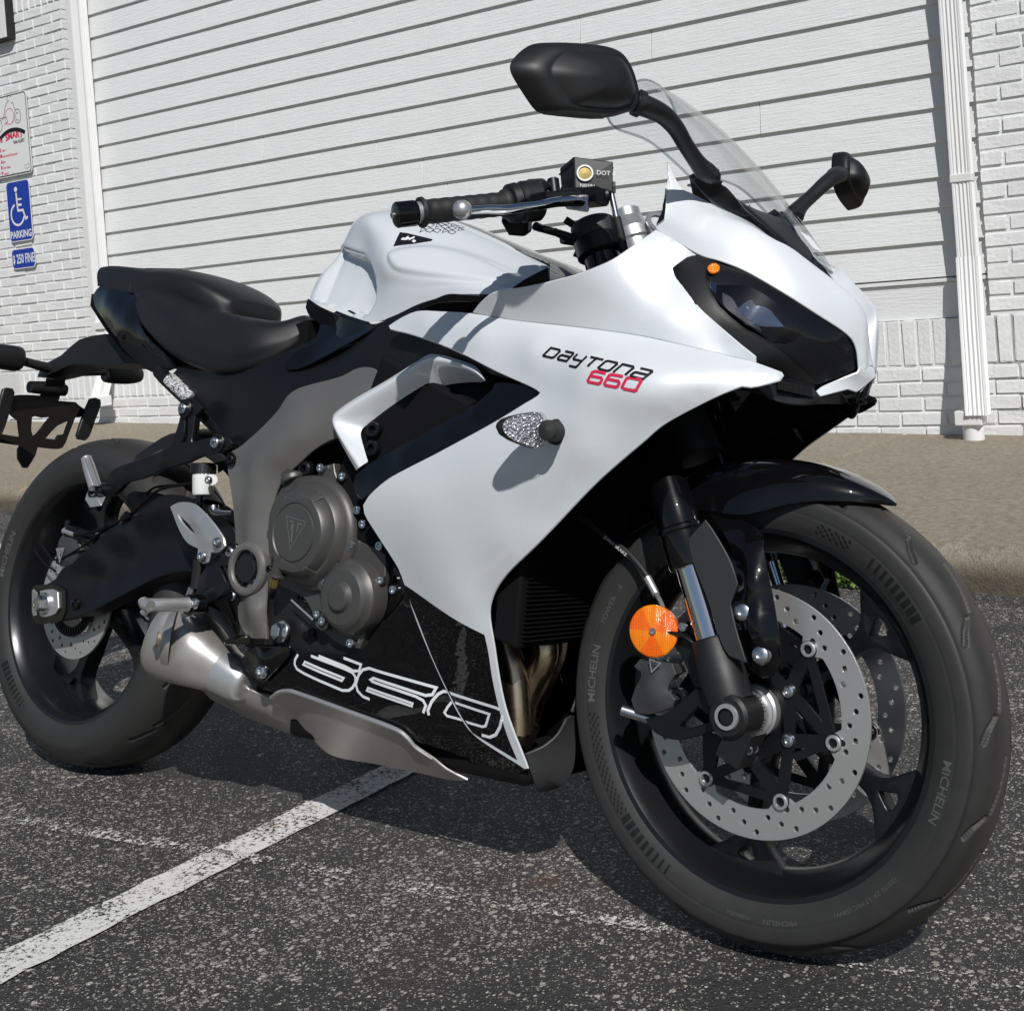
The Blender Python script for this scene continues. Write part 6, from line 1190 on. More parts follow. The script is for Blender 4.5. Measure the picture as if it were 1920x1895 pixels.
part('label_wrap', sft, 'wrap', tube([(0.2629,-0.1120,0.7308),(0.2936,-0.1120,0.7134),(0.3307,-0.1120,0.6927)], .0140, 20, 3))
# ------------------------------------------------------------------ intake surround, black spear, belly
part('brace_lip', bike, 'white', loft([list(a) for a in zip(
   [(0.8292,-0.1950,0.5795),(0.7903,-0.1900,0.6161),(0.7616,-0.1830,0.6449),(0.7553,-0.1800,0.6606),(0.7661,-0.1780,0.6719),(0.7982,-0.1750,0.6899),(0.8529,-0.1720,0.7150),(0.9077,-0.1710,0.7413),(0.9304,-0.1720,0.7514),(0.9451,-0.1730,0.7535),(0.9803,-0.1780,0.7483),(1.0158,-0.1840,0.7394),(1.0453,-0.1900,0.7288),(1.0651,-0.1950,0.7096)],
   [(0.8410,-0.2000,0.5847),(0.8053,-0.1960,0.6170),(0.7747,-0.1890,0.6434),(0.7691,-0.1860,0.6557),(0.7791,-0.1840,0.6648),(0.8110,-0.1810,0.6815),(0.8652,-0.1780,0.7065),(0.9168,-0.1770,0.7318),(0.9381,-0.1780,0.7398),(0.9514,-0.1790,0.7415),(0.9835,-0.1840,0.7381),(1.0188,-0.1900,0.7308),(1.0433,-0.1950,0.7232),(1.0661,-0.1980,0.7103)],
   [(0.8447,-0.1880,0.5932),(0.8221,-0.1780,0.6185),(0.8063,-0.1680,0.6332),(0.8031,-0.1640,0.6412),(0.8090,-0.1600,0.6493),(0.8323,-0.1570,0.6596),(0.8677,-0.1520,0.6743),(0.9071,-0.1490,0.6897),(0.9344,-0.1490,0.7024),(0.9543,-0.1500,0.7096),(0.9812,-0.1560,0.7119),(1.0104,-0.1650,0.7120),(1.0370,-0.1780,0.7104),(1.0635,-0.1940,0.7092)])], 5, 5), 50)
part('brace_back', bike, 'white', loft([list(a) for a in zip(
   [(0.8292,-0.1950,0.5795),(0.7903,-0.1900,0.6161),(0.7616,-0.1830,0.6449),(0.7553,-0.1800,0.6606),(0.7661,-0.1780,0.6719),(0.7982,-0.1750,0.6899),(0.8529,-0.1720,0.7150),(0.9077,-0.1710,0.7413)],
   [(0.8028,-0.1700,0.5827),(0.7649,-0.1650,0.6183),(0.7405,-0.1600,0.6465),(0.7348,-0.1570,0.6625),(0.7458,-0.1550,0.6740),(0.7784,-0.1520,0.6923),(0.8335,-0.1500,0.7176),(0.8900,-0.1500,0.7442)])], 5, 1), 50)
SP = [(0.8338,-0.2080,0.5593),(0.8349,-0.2060,0.5721),(0.8605,-0.2040,0.5899),(0.9226,-0.2060,0.6172),(1.0068,-0.2120,0.6515),(1.0604,-0.2160,0.6744),(1.0901,-0.2140,0.6963),(1.0909,-0.2110,0.7045),(1.1070,-0.2140,0.7050),(1.1357,-0.2190,0.7022),(1.1627,-0.2220,0.6948),(1.1807,-0.2225,0.6873),(1.1746,-0.2240,0.6820),(1.1569,-0.2250,0.6733),(1.1210,-0.2270,0.6538),(1.0210,-0.2245,0.6106),(0.9102,-0.2175,0.5650),(0.8745,-0.2140,0.5469),(0.8551,-0.2110,0.5379),(0.8396,-0.2080,0.5458)]
panel('intake_spear', bike, 'gloss', [(x, y+.004, z) for x, y, z in SP], [(x, y+.004, z) for x, y, z in [(0.9332,-0.2160,0.6023),(1.0150,-0.2200,0.6358),(1.0681,-0.2240,0.6598),(1.1177,-0.2250,0.6773),(0.8758,-0.2120,0.5720)]], .018, res=.011, both=True, bev=.005, ang=35)
panel('intake_inner', bike, 'inner', [(0.7790,-0.1500,0.5787),(0.7826,-0.1450,0.6458),(0.9120,-0.1400,0.7057),(1.0296,-0.1500,0.7203),(1.0647,-0.1600,0.7084),(0.9620,-0.1600,0.6546),(0.8526,-0.1600,0.6019)], [], .004, both=True)
panel('fairing_inner', bike, 'inner', [(1.2528,-0.1500,0.7656),(1.3683,-0.1500,0.7343),(1.4309,-0.1500,0.6926),(1.3166,-0.1500,0.6517),(1.2210,-0.1500,0.5762),(1.1291,-0.1500,0.4969),(1.0776,-0.1500,0.4427),(1.0638,-0.1500,0.5004),(1.1184,-0.1500,0.6501)], [], .003, both=True)
BE = [(0.5459,-0.1400,0.2660),(0.5837,-0.1500,0.2937),(0.6320,-0.1560,0.3011),(0.6742,-0.1580,0.3051),(0.6845,-0.1580,0.2996),(0.7398,-0.1580,0.3009),(0.8021,-0.1580,0.3055),(0.8275,-0.1600,0.3141),(0.8696,-0.1660,0.3501),(0.9210,-0.1720,0.3971),(0.9212,-0.1745,0.4195),(0.9376,-0.1630,0.3761),(0.9671,-0.1470,0.3060),(1.0059,-0.1300,0.2393),(1.0232,-0.1220,0.2189),(1.1032,-0.1015,0.1818),(1.0942,-0.0980,0.1762),(1.0366,-0.0850,0.1603),(1.0044,-0.0900,0.1639),(0.9967,-0.1000,0.1803),(0.9495,-0.1150,0.1900),(0.9153,-0.1240,0.1957),(0.8829,-0.1320,0.2072),(0.8366,-0.1380,0.2134),(0.7355,-0.1460,0.2284),(0.6671,-0.1440,0.2363),(0.6430,-0.1420,0.2319),(0.6043,-0.1400,0.2320),(0.5847,-0.1400,0.2402)]
BI = [(0.7410,-0.1560,0.2723),(0.8201,-0.1510,0.2613),(0.8648,-0.1600,0.3013),(0.9159,-0.1500,0.2787),(0.9472,-0.1380,0.2321),(0.9863,-0.1160,0.2025)]
be, BEY = panel('belly_pan', bike, 'gloss', BE, BI, .004, res=.013, both=True, ang=30, bev=.0015)
# lower flank below the paint line is gloss black, edged in white
BL = [(0.9213,-0.1748,0.4209),(0.9445,-0.1745,0.4125),(0.9996,-0.1720,0.3904),(1.0390,-0.1705,0.3746),(1.0696,-0.1705,0.3633),(1.0720,-0.1660,0.3438),(1.0736,-0.1500,0.3007),(1.0829,-0.1240,0.2283),(1.0927,-0.1090,0.1938),(1.0244,-0.1225,0.2223),(1.0095,-0.1312,0.2421),(0.9716,-0.1482,0.3086),(0.9422,-0.1642,0.3779)]
dec = smooth_outline(BL, .01, 30); 
_v, _f, _ = sheet(BL, res=.012, ang=30)
for s in (1, -1): mesh_obj('black_flank_decal', [(x, s*(float(SFY((x, z))[0])-.0008), z) for x, y, z in _v], _f if s == 1 else [tuple(reversed(q)) for q in _f], 'gloss', sf, 0)
bc, _ = panel('belly_corner', bike, 'gloss', [(0.5588,-0.1500,0.2681),(0.5952,-0.1600,0.2943),(0.6411,-0.1640,0.3001),(0.6841,-0.1650,0.3042),(0.6829,-0.1650,0.2957),(0.6612,-0.1630,0.2738),(0.6166,-0.1520,0.2421),(0.6025,-0.1500,0.2448)], [(0.6306,-0.1680,0.2751)], .004, res=.01, bev=.003)
bolt(V3((0.6278,-0.1660,0.2617)), (.1, -1, .1), .0105, bc, 'bolt', 'dome')
panel('belly_nose', bike, 'guard', [(1.0988,-0.0980,0.2009),(1.1141,-0.0800,0.2100),(1.1270,-0.0620,0.2280),(1.1359,-0.0500,0.2585),(1.1422,-0.0400,0.2954),(1.1347,-0.0300,0.2563),(1.1342,-0.0300,0.2192),(1.1329,-0.0300,0.1790),(1.1243,-0.0350,0.1554),(1.1045,-0.0500,0.1442),(1.1024,-0.0700,0.1478),(1.1051,-0.0850,0.1670)], [], .004, both=True)
lbox('belly_floor', 'inner', .62, 1.10, -.095, .095, .155, .19)
# ------------------------------------------------------------------ lettering on the bodywork
def on_panel(name, parent, mat, vf, o2, u2, v2, Y, off=.0007):
    P = []
    for p in vf[0]:
        x = o2[0]+u2[0]*p[0]+v2[0]*p[1]; z = o2[1]+u2[1]*p[0]+v2[1]*p[1]; P.append((x, float(Y((x, z))[0])-off, z))
    return mesh_obj(name, P, vf[1], mat, parent, 0)
GL = {'D': [[(0, 0), (0, 1), (.85, 1), (1, .85), (1, .15), (.85, 0), (-.05, 0)]], 'a': [[(.05, 1), (.9, 1), (1, .9), (1, 0), (.1, 0), (0, .12), (0, .4), (.1, .52), (1, .52)]],
      'y': [[(0, 1), (0, .5), (.12, .38), (1, .38)], [(1, 1), (1, -.25), (.9, -.38), (.2, -.38)]], 'T': [[(-.05, 1), (1.1, 1)], [(.5, 1), (.5, 0)]], 'o': [[(.12, 0), (0, .12), (0, .88), (.12, 1), (.88, 1), (1, .88), (1, .12), (.88, 0), (.12, 0)]],
      'n': [[(0, 0), (0, 1), (.86, 1), (1, .86), (1, 0)]], '6': [[(1, 1), (.15, 1), (0, .85), (0, .12), (.12, 0), (.88, 0), (1, .12), (1, .42), (.88, .55), (0, .55)]], '0': [[(.12, 0), (0, .12), (0, .88), (.12, 1), (.88, 1), (1, .88), (1, .12), (.88, 0), (.12, 0)]]}
def strokes(s, w, gap, th, shear):
    out, x = [], 0
    for ch in s:
        for pl_ in GL[ch]: out.append(ribbon([(x+px*w+py*shear, py) for px, py in pl_], th))
        x += w+gap
    return join(*out), x-gap
P0, P1, P2 = V3((1.1831,-0.2300,0.7386)), V3((1.3476,-0.2260,0.7038)), V3((1.1928,-0.2300,0.7454))
vf, wd = strokes('DayTona', 1.25, .48, .24, .62)
ux = ((P1.x-P0.x)/wd, (P1.z-P0.z)/wd); vx = (.0004, .0126)
on_panel('model_lettering', sf, 'blackink', vf, (P0.x, P0.z), ux, vx, SFY)
Q0, Q1 = V3((1.2683,-0.2300,0.7050)), V3((1.3395,-0.2220,0.6957)); vf, wd = strokes('660', 1.35, .42, .26, .45)
on_panel('model_number', sf, 'redink', vf, (Q0.x, Q0.z-.004), ((Q1.x-Q0.x)/wd, (Q1.z-Q0.z-.003)/wd), (.0004, .0150), SFY)
# big outlined number on the belly
BL2 = np.array([(p[0], p[2]) for p in BL])
def outline_on(name, pts, w=.0042, closed=False):
    P = np.array([(p[0], p[2]) for p in pts]); Q = []
    for k in range(len(P) if closed else len(P)-1):
        a_, b_ = P[k], P[(k+1) % len(P)]; n = max(1, int(np.linalg.norm(b_-a_)/.004)); Q += [a_+(b_-a_)*t/n for t in range(n)]
    if not closed: Q.append(P[-1])
    v, f = ribbon(Q, w, closed); v2 = np.array([q[:2] for q in v]); ins_ = inpoly(v2, BL2)
    yb, ys = BEY(v2), SFY(v2)
    return mesh_obj(name, [(p[0], (y2-.0014) if k else (y1-.0006), p[1]) for p, k, y1, y2 in zip(v2, ins_, yb, ys)], f, 'whiteink', be, 0)
for pts in ([(0.6978,-0.1570,0.2955),(0.6906,-0.1550,0.2866),(0.6893,-0.1540,0.2794),(0.6941,-0.1530,0.2729),(0.7099,-0.1520,0.2684),(0.7906,-0.1490,0.2527),(0.8035,-0.1490,0.2543),(0.8116,-0.1490,0.2594),(0.8179,-0.1500,0.2676),(0.8190,-0.1510,0.2756),(0.8132,-0.1520,0.2816),(0.7984,-0.1530,0.2850),(0.7697,-0.1540,0.2899),(0.7262,-0.1560,0.2965)],
            [(0.7426,-0.1560,0.2983),(0.7991,-0.1540,0.2886),(0.8153,-0.1530,0.2843),(0.8271,-0.1530,0.2857),(0.8318,-0.1540,0.2957),(0.7949,-0.1560,0.3011)],
            [(0.8446,-0.1450,0.2465),(0.8311,-0.1460,0.2489),(0.8215,-0.1480,0.2558),(0.8186,-0.1490,0.2653),(0.8257,-0.1510,0.2797),(0.8353,-0.1520,0.2886),(0.8490,-0.1520,0.2925),(0.9671,-0.1490,0.2781),(0.9606,-0.1470,0.2675),(0.9490,-0.1470,0.2651),(0.8568,-0.1500,0.2790),(0.8506,-0.1500,0.2756),(0.8536,-0.1500,0.2737),(0.9321,-0.1450,0.2618),(0.9448,-0.1430,0.2577),(0.9494,-0.1420,0.2508),(0.9438,-0.1400,0.2396)],
            [(0.9532,-0.1400,0.2376),(0.9522,-0.1410,0.2440),(0.9593,-0.1430,0.2580),(0.9696,-0.1460,0.2692),(0.9787,-0.1470,0.2743),(0.9873,-0.1470,0.2744),(0.9993,-0.1460,0.2730),(1.0732,-0.1390,0.2639),(1.0812,-0.1370,0.2613),(1.0829,-0.1350,0.2555),(1.0742,-0.1300,0.2377),(1.0639,-0.1260,0.2249),(1.0533,-0.1250,0.2201),(1.0404,-0.1260,0.2212)]): outline_on('number_outline', pts)
for pts in ([(0.7095,-0.1520,0.2815),(0.7130,-0.1520,0.2861),(0.7940,-0.1500,0.2714),(0.7901,-0.1500,0.2669)], [(0.8410,-0.1460,0.2588),(0.8438,-0.1460,0.2631),(0.9259,-0.1420,0.2510),(0.9241,-0.1420,0.2468)], [(0.9787,-0.1400,0.2443),(0.9844,-0.1420,0.2529),(0.9915,-0.1440,0.2604),(0.9964,-0.1440,0.2620),(1.0595,-0.1360,0.2533),(1.0495,-0.1320,0.2353),(1.0434,-0.1320,0.2335),(0.9821,-0.1390,0.2402)]): outline_on('number_outline', pts, .0036, True)
# badges on the tank
from mathutils.bvhtree import BVHTree
TKB = BVHTree.FromPolygons([v.co[:] for v in tk.data.vertices], [p.vertices[:] for p in tk.data.polygons])
def tank_pt(x, y):
    h = TKB.ray_cast(V3((x, -y, 1.4)), V3((0, 0, -1)))[0]; return h.z if h else .95
def tank_decal(name, mat, pts2, f, off):
    return mesh_obj(name, [(x, -y, tank_pt(x, y)+off) for x, y in pts2], f, mat, tk, 0)
def on_tank(A_, B_):
    out = []
    for a_, b_ in zip(A_, B_):
        h = TKB.ray_cast(V3(a_), (V3(b_)-V3(a_)).normalized())[0]; h = h if h else V3(b_); out.append((h.x, -h.y))
    return out
bad = on_tank([(0.9712,-0.3000,0.8862),(0.9818,-0.3000,0.9057),(0.9947,-0.3000,0.9034),(1.0434,-0.3000,0.8906),(1.0403,-0.3000,0.8884),(1.0095,-0.3000,0.8870)], [(0.6853,0.0000,0.9682),(0.6985,0.0000,0.9925),(0.7145,0.0000,0.9896),(0.7749,0.0000,0.9737),(0.7712,0.0000,0.9709),(0.7329,-0.0000,0.9693)])
pic = on_tank([(1.0236,-0.3000,0.9123),(1.0901,-0.3000,0.9003)], [(0.7504,0.0000,1.0006),(0.8329,-0.0000,0.9858)])
gx = []
_b = np.array(bad); n_ = 14
tri_ = geometry.delaunay_2d_cdt([Vector(p) for p in bad], [(i, (i+1) % len(bad)) for i in range(len(bad))], [], 1, 1e-6); 
subd = bmesh.new(); vv = [subd.verts.new((p.x, p.y, 0)) for p in tri_[0]]
for q in tri_[2]:
    try: subd.faces.new([vv[i] for i in q])
    except ValueError: pass
bmesh.ops.subdivide_edges(subd, edges=subd.edges, cuts=6, use_grid_fill=True); bmesh.ops.triangulate(subd, faces=subd.faces)
subd.verts.index_update(); tank_decal('tank_badge', 'blackink', [(v.co.x, v.co.y) for v in subd.verts], [tuple(v.index for v in f.verts) for f in subd.faces], .0006); subd.free()
for pl_ in (((.19, .55), (.40, .62), (.30, .80)), ((.46, .60), (.52, .86)), ((.62, .60), (.80, .50))):
    a_, b_c, c_c = _b[0], _b[1], _b[3]; q = [a_+(b_c-a_)*v+(c_c-b_c)*u*(.4+.6*v) for u, v in pl_]
    rv_ = ribbon([q[0]+(q[i+1]-q[i])*t if False else q[i]+(q[i+1]-q[i])*t for i in range(len(q)-1) for t in np.linspace(0, 1, 5)], .004); tank_decal('badge_stripe', 'whiteink', [(p[0], p[1]) for p in rv_[0]], rv_[1], .0012)
for k in range(3):
    for j in range(6):
        if (k, j) in ((0, 5), (2, 0)): continue
        c_ = np.array(pic[0])+(np.array(pic[1])-np.array(pic[0]))*j/5+np.array([-.004, .014])*(k-1); rv_ = ribbon([c_+(-.005, -.004), c_+(.005, -.004), c_+(.005, .004), c_+(-.005, .004)] if (j+k) % 3 else [c_+(-.005, -.004), c_+(0, .005), c_+(.005, -.004)], .0011, True); tank_decal('pictogram', 'blackink', [(p[0], p[1]) for p in rv_[0]], rv_[1], .0006)
# ------------------------------------------------------------------ mirrors
MR = [(1.2813,-0.4400,1.0505),(1.2822,-0.4354,1.0595),(1.2841,-0.4269,1.0709),(1.2882,-0.4115,1.0857),(1.2932,-0.3960,1.0919),(1.3008,-0.3745,1.0982),(1.3106,-0.3482,1.1041),(1.3179,-0.3297,1.1072),(1.3245,-0.3143,1.1068),(1.3287,-0.3050,1.1014),(1.3326,-0.2973,1.0916),(1.3356,-0.2919,1.0813),(1.3380,-0.2881,1.0690),(1.3409,-0.2835,1.0540),(1.3416,-0.2835,1.0393),(1.3381,-0.2927,1.0282),(1.3337,-0.3035,1.0238),(1.3289,-0.3158,1.0161),(1.3223,-0.3328,1.0118),(1.3140,-0.3544,1.0081),(1.3056,-0.3775,1.0047),(1.2987,-0.3976,1.0019),(1.2953,-0.4068,1.0052),(1.2883,-0.4238,1.0244),(1.2849,-0.4323,1.0346),(1.2827,-0.4377,1.0415)]
def mirror_vf():
    P = np.array(MR); c = P.mean(0); n = len(P); Vs, Fs = [], []
    loops = [(1.0, -.010, 1.), (1.0, 0, 1.), (.965, .012, 1.), (.90, .0185, 1.), (.80, .022, 1.), (.74, .021, 1.), (.70, .0255, 1.), (.55, .0345, 1.), (.34, .041, 1.), (.14, .0435, 1.)]
    for s_, d, _ in loops:
        for p in P: q = c+(p-c)*s_; Vs.append((q[0]+d, q[1]+d*.25, q[2]-d*.05))
    for j in range(len(loops)-1):
        for i in range(n): Fs.append((j*n+i, j*n+(i+1) % n, (j+1)*n+(i+1) % n, (j+1)*n+i))
    Fs.append(tuple((len(loops)-1)*n+i for i in range(n)))
    return Vs, Fs
ARMP = [(1.3350,-0.3000,1.0498),(1.3447,-0.2810,1.0454),(1.3508,-0.2720,1.0429),(1.3615,-0.2430,1.0383),(1.3642,-0.2130,1.0288),(1.3638,-0.1850,1.0142),(1.3644,-0.1550,0.9995),(1.3678,-0.1360,0.9902),(1.3760,-0.1260,0.9841)]
ARMR = [.015, .0145, .0165, .0150, .0128, .0118, .0125, .0155, .013]
MC = np.array(MR).mean(0)
def moved(vf, s, k=1.):
    if s > 0: return vf
    pv_ = V3(ARMP[1]); ca, sa = math.cos(R(-16)), math.sin(R(-16)); out = []
    for x, y, z in vf[0]:
        a, b, c_ = x-pv_.x, y-pv_.y, z-pv_.z; a, b = a*ca+b*sa, -a*sa+b*ca; out.append((pv_.x+.030+a*1.15, pv_.y+b*.8, pv_.z+.044+c_*.78))
    return out, vf[1]
def arm(s): return tube([(x+(.030*k if s < 0 else 0), y, z+(.044*k if s < 0 else 0)) for (x, y, z), k in zip(ARMP, (1, 1, 1, .85, .65, .45, .25, .08, 0))], ARMR, 18, 6, .8)
for s in (1, -1):
    sd_ = (lambda vf: vf) if s == 1 else mir
    mi = part('mirror', bike, 'matt', sd_(moved(mirror_vf(), s)), 50); mo = mi.modifiers.new('soft', 'SUBSURF'); mo.levels = 2; mo.render_levels = 2
    P = np.array(MR); c = P.mean(0); gl = [(c[0]+(p[0]-c[0])*.93-.008, (c[1]+(p[1]-c[1])*.93), c[2]+(p[2]-c[2])*.93) for p in P]
    part('mirror_glass', mi, 'chrome', sd_(moved((gl, [tuple(range(len(gl)))]), s)), 0, fix=False); gb = [(x+.0005, y, z) for x, y, z in [(c[0]+(p[0]-c[0])*.995-.0075, c[1]+(p[1]-c[1])*.995, c[2]+(p[2]-c[2])*.995) for p in P]]
    part('mirror_back', mi, 'inner', sd_(moved((gb, [tuple(range(len(gb)))]), s)), 0, fix=False)
    part('mirror_stalk', mi, 'matt', sd_(arm(s)), 60)
    part('stalk_collar', mi, 'matt', sd_(moved(tube([(1.3458,-0.2800,1.0449),(1.3501,-0.2735,1.0429)], .0172, 22, 1), s)), 40)
    part('stalk_foot', mi, 'matt', sd_(hexa([(1.3559,-0.1450,0.9893),(1.3663,-0.1400,0.9970),(1.3850,-0.1140,0.9792),(1.3707,-0.1220,0.9811)]+[(1.3441,-0.1300,0.9898),(1.3519,-0.1200,0.9976),(1.3753,-0.1020,0.9778),(1.3653,-0.1180,0.9765)])), 0, bev=.004)
    q = (1.3709,-0.1200,0.9893); bolt((q[0], q[1]*s-.0*s, q[2]-.004), (.1, -.2*s, 1), .010, mi, 'satin')
# ------------------------------------------------------------------ handlebars
g0, g1 = V3((1.0733,-0.3620,0.9115)), V3((1.1254,-0.2620,0.9404)); ga = (g1-g0).normalized()
for s in (1, -1):
    sd_ = (lambda vf: vf) if s == 1 else mir
    hb = part('handlebar', bike, 'satin', sd_(cyl(g0+ga*.02, g1+ga*.13, .011, 20)), 30)
    pr = [(0, .012), (.0, .0200), (.004, .0205), (.007, .0175), (.010, .0162)]
    for k in range(12): pr += [(.014+.0085*k, .0160+.0006*(k % 2)), (.018+.0085*k, .0166-.0006*(k % 2))]
    pr += [(.118, .0165), (.121, .0195), (.126, .0200), (.130, .0185)]
    part('grip', hb, 'grip', sd_(lathe(pr, g0, ga, 32)), 40)
    part('bar_end', hb, 'gloss', sd_(lathe([(-.036, .0001), (-.0355, .0070), (-.034, .0155), (-.032, .0172), (-.008, .0172), (-.006, .0160), (-.004, .012), (.0, .012)], g0, ga, 32)), 30)
    bolt(tuple((g0-ga*.0365)*1.0) if s == 1 else ((g0-ga*.0365).x, -(g0-ga*.0365).y, (g0-ga*.0365).z), (-ga.x, -ga.y*s, -ga.z), .0045, hb)
    part('bar_collar', hb, 'alu', sd_(cyl(g0-ga*.005, g0+ga*.001, .0145, 24)), 30)
    sw_ = part('switch_housing', hb, 'matt', sd_(lathe([(.128, .018), (.130, .026), (.140, .0275), (.143, .0255), (.146, .0255), (.150, .0285), (.172, .0285), (.175, .026), (.175, .01)], g0, ga, 32)), 30)
    part('switch_box', sw_, 'matt', sd_(hexa([(1.1257,-0.2150,0.9522),(1.1477,-0.1850,0.9611),(1.1350,-0.1650,0.9732),(1.1146,-0.1950,0.9682)]+[(1.1260,-0.2150,0.9828),(1.1407,-0.1850,0.9917),(1.1281,-0.1650,1.0011),(1.1140,-0.1950,0.9942)])), 0, bev=.005)
    part('switch_pod', sw_, 'matt', sd_(hexa([(1.1039,-0.2150,0.9072),(1.1150,-0.1900,0.9095),(1.1144,-0.1700,0.9220),(1.1056,-0.1950,0.9174)]+[(1.1016,-0.2350,0.9276),(1.1229,-0.1900,0.9397),(1.1084,-0.1650,0.9549),(1.0921,-0.2100,0.9463)])), 0, bev=.006)
    part('switch_button', sw_, 'satin', sd_(cyl((1.1389,-0.1750,0.9850), (1.1449,-0.1900,0.9824), .006, 16, bev=.001)), 30)
    ball = V3((1.1484,-0.3660,0.9073))
    lv = part('brake_lever' if s == 1 else 'clutch_lever', hb, 'chrome', sd_(tube([ball, *[(1.1555,-0.3540,0.9088),(1.1634,-0.3350,0.9133),(1.1725,-0.3110,0.9175),(1.1796,-0.2840,0.9256),(1.1851,-0.2540,0.9351),(1.1897,-0.2220,0.9463),(1.1949,-0.1960,0.9534),(1.1991,-0.1780,0.9556)]], [.006, .0068, .0074, .0082, .0085, .0088, .0095, .0105, .009], 18, 6, .75)), 60)
    me_ = part('lever_ball', lv, 'alu', sd_(lathe([(-.0125+.0125*(1-math.cos(t)), max(.0001, .0125*math.sin(t))) for t in np.linspace(0, math.pi, 12)], ball, ga, 20)), 60)
    part('lever_clamp', hb, 'alu', sd_(hexa([(1.1759,-0.1820,0.9468),(1.2042,-0.1650,0.9428),(1.1949,-0.1500,0.9501),(1.1659,-0.1650,0.9557)]+[(1.1747,-0.1820,0.9652),(1.2015,-0.1650,0.9685),(1.1922,-0.1500,0.9751),(1.1648,-0.1650,0.9733)])), 0, bev=.003); q = V3((1.1941,-0.1820,0.9572)); bolt((q.x, q.y*s, q.z), (.25, -s*1, .2), .0065, hb, 'satin')
    part('lever_perch', hb, 'satin', sd_(cyl((1.1396,-0.1650,0.9978), (1.1450,-0.1650,0.9722), .0085, 18, bev=.001)), 30)
    part('clip_on', hb, 'guard', sd_(join(cyl(fpt(.915, -.105), fpt(.945, -.105), .0325, 32, bev=.003))), 30)
    q = V3(fpt(.922, -.105)); part('clip_on_bolt', hb, 'satin', sd_(cyl(q+V3((-.045, -.02, 0)), q+V3((-.03, .01, 0)), .009, 14)), 30)
ra, rb2, rc2 = [V3(p) for p in [(1.1779,-0.1650,0.9788),(1.2193,-0.1300,0.9787),(1.1432,-0.1500,0.9895)]]; rt = [V3(p) for p in [(1.1732,-0.1650,1.0268),(1.2175,-0.1300,1.0232),(1.1389,-0.1500,1.0174)]]
res = part('fluid_reservoir', bike, 'satin', hexa([ra, rb2, rb2+rc2-ra, rc2, rt[0], rt[1], rt[1]+rt[2]-rt[0], rt[2]]), 0, bev=.002)
lid = [p+V3((0, 0, -.010)) for p in (rt[0], rt[1], rt[1]+rt[2]-rt[0], rt[2])]; cc_ = sum(lid, V3((0, 0, 0)))/4
part('reservoir_lid_seam', res, 'inner', hexa([cc_+(p-cc_)*1.012 for p in lid]+[cc_+(p-cc_)*1.012+V3((0, 0, .0014)) for p in lid]), 0)
n_r = (V3((1.2193,-0.1300,0.9787))-V3((1.1778,-0.1650,0.9792))).cross(V3((0, 0, 1))).normalized(); n_r = n_r if n_r.y < 0 else -n_r
rc_ = V3((1.1875,-0.1560,1.0026))
part('sight_glass_ring', res, 'alu', lathe([(-.002, .0125), (.002, .0125), (.0028, .0115), (.0028, .0095), (.001, .009)], rc_+n_r*.001, n_r, 32), 30); part('sight_glass', res, 'siglens', lathe([(.0015, .0095), (.0022, .004), (.0024, .0001)], rc_+n_r*.001, n_r, 24), 30); part('sight_disc', res, 'brass', lathe([(.0006, .009), (.0008, .0001)], rc_+n_r*.001, n_r, 24), 0)
rx = (V3((1.2193,-0.1300,0.9787))-V3((1.1778,-0.1650,0.9792))).normalized(); v_, f_ = text_vf('DOT 4', .009); b0 = V3((1.2021,-0.1490,1.0011))+n_r*.0012
part('reservoir_print', res, 'paper', ([b0+rx*p[0]+V3((0, 0, 1))*p[1] for p in v_], f_), 0, fix=False); v_, f_ = text_vf('NISSIN', .007); b0 = V3((1.1834,-0.1610,0.9826))+n_r*.0012
part('reservoir_print', res, 'paper', ([b0+rx*p[0]+V3((0, 0, 1))*p[1] for p in v_], f_), 0, fix=False)
part('master_cylinder', bike, 'satin', join(cyl((1.1586,-0.1700,0.9707), (1.2083,-0.1250,0.9752), .0135, 20, bev=.002), box(V3((1.1875,-0.1480,0.9698)), (.05, .03, .022))), 30)
part('banjo_bolt', bike, 'bolt', cyl((1.1999,-0.1280,0.9878), (1.2150,-0.1180,0.9891), .0085, 6), 0); part('banjo_pipe', bike, 'bolt', tube([(1.2081,-0.1200,0.9847),(1.2127,-0.1180,0.9660),(1.2173,-0.1160,0.9464)], .0045, 12, 3)); part('brake_line', bike, 'grip', tube([(1.2173,-0.1160,0.9464),(1.2218,-0.1120,0.9273),(1.2261,-0.1050,0.8995),(1.2314,-0.1000,0.8755)], .006, 12, 4))
for P in ([(1.1315,-0.1900,0.9245),(1.1408,-0.1650,0.9229),(1.1532,-0.1400,0.9198),(1.1687,-0.1150,0.9133),(1.1865,-0.1000,0.9014),(1.2026,-0.0900,0.8896)], [(1.1275,-0.1400,0.9293),(1.1521,-0.1200,0.9146),(1.1720,-0.1000,0.8961),(1.1909,-0.0900,0.8800)], [(1.1394,-0.1300,0.9472),(1.1566,-0.1100,0.9332),(1.1674,-0.0800,0.9173),(1.1904,-0.0600,0.8962)]): part('control_cable', bike, 'grip', tube(P, .0055, 10, 5))
part('throttle_tube', bike, 'satin', tube([(1.1349,-0.1930,0.9246),(1.1356,-0.1820,0.9238)], .006, 12, 1))
part('top_yoke', bike, 'satin', join(cyl(fpt(.895, -.105), fpt(.922, -.105), .034, 30, bev=.003), cyl(fpt(.895, .105), fpt(.922, .105), .034, 30, bev=.003), hexa([(1.135, -.10, .90), (1.20, -.10, .875), (1.20, .10, .875), (1.135, .10, .90), (1.145, -.10, .925), (1.21, -.10, .90), (1.21, .10, .90), (1.145, .10, .925)])), 30)
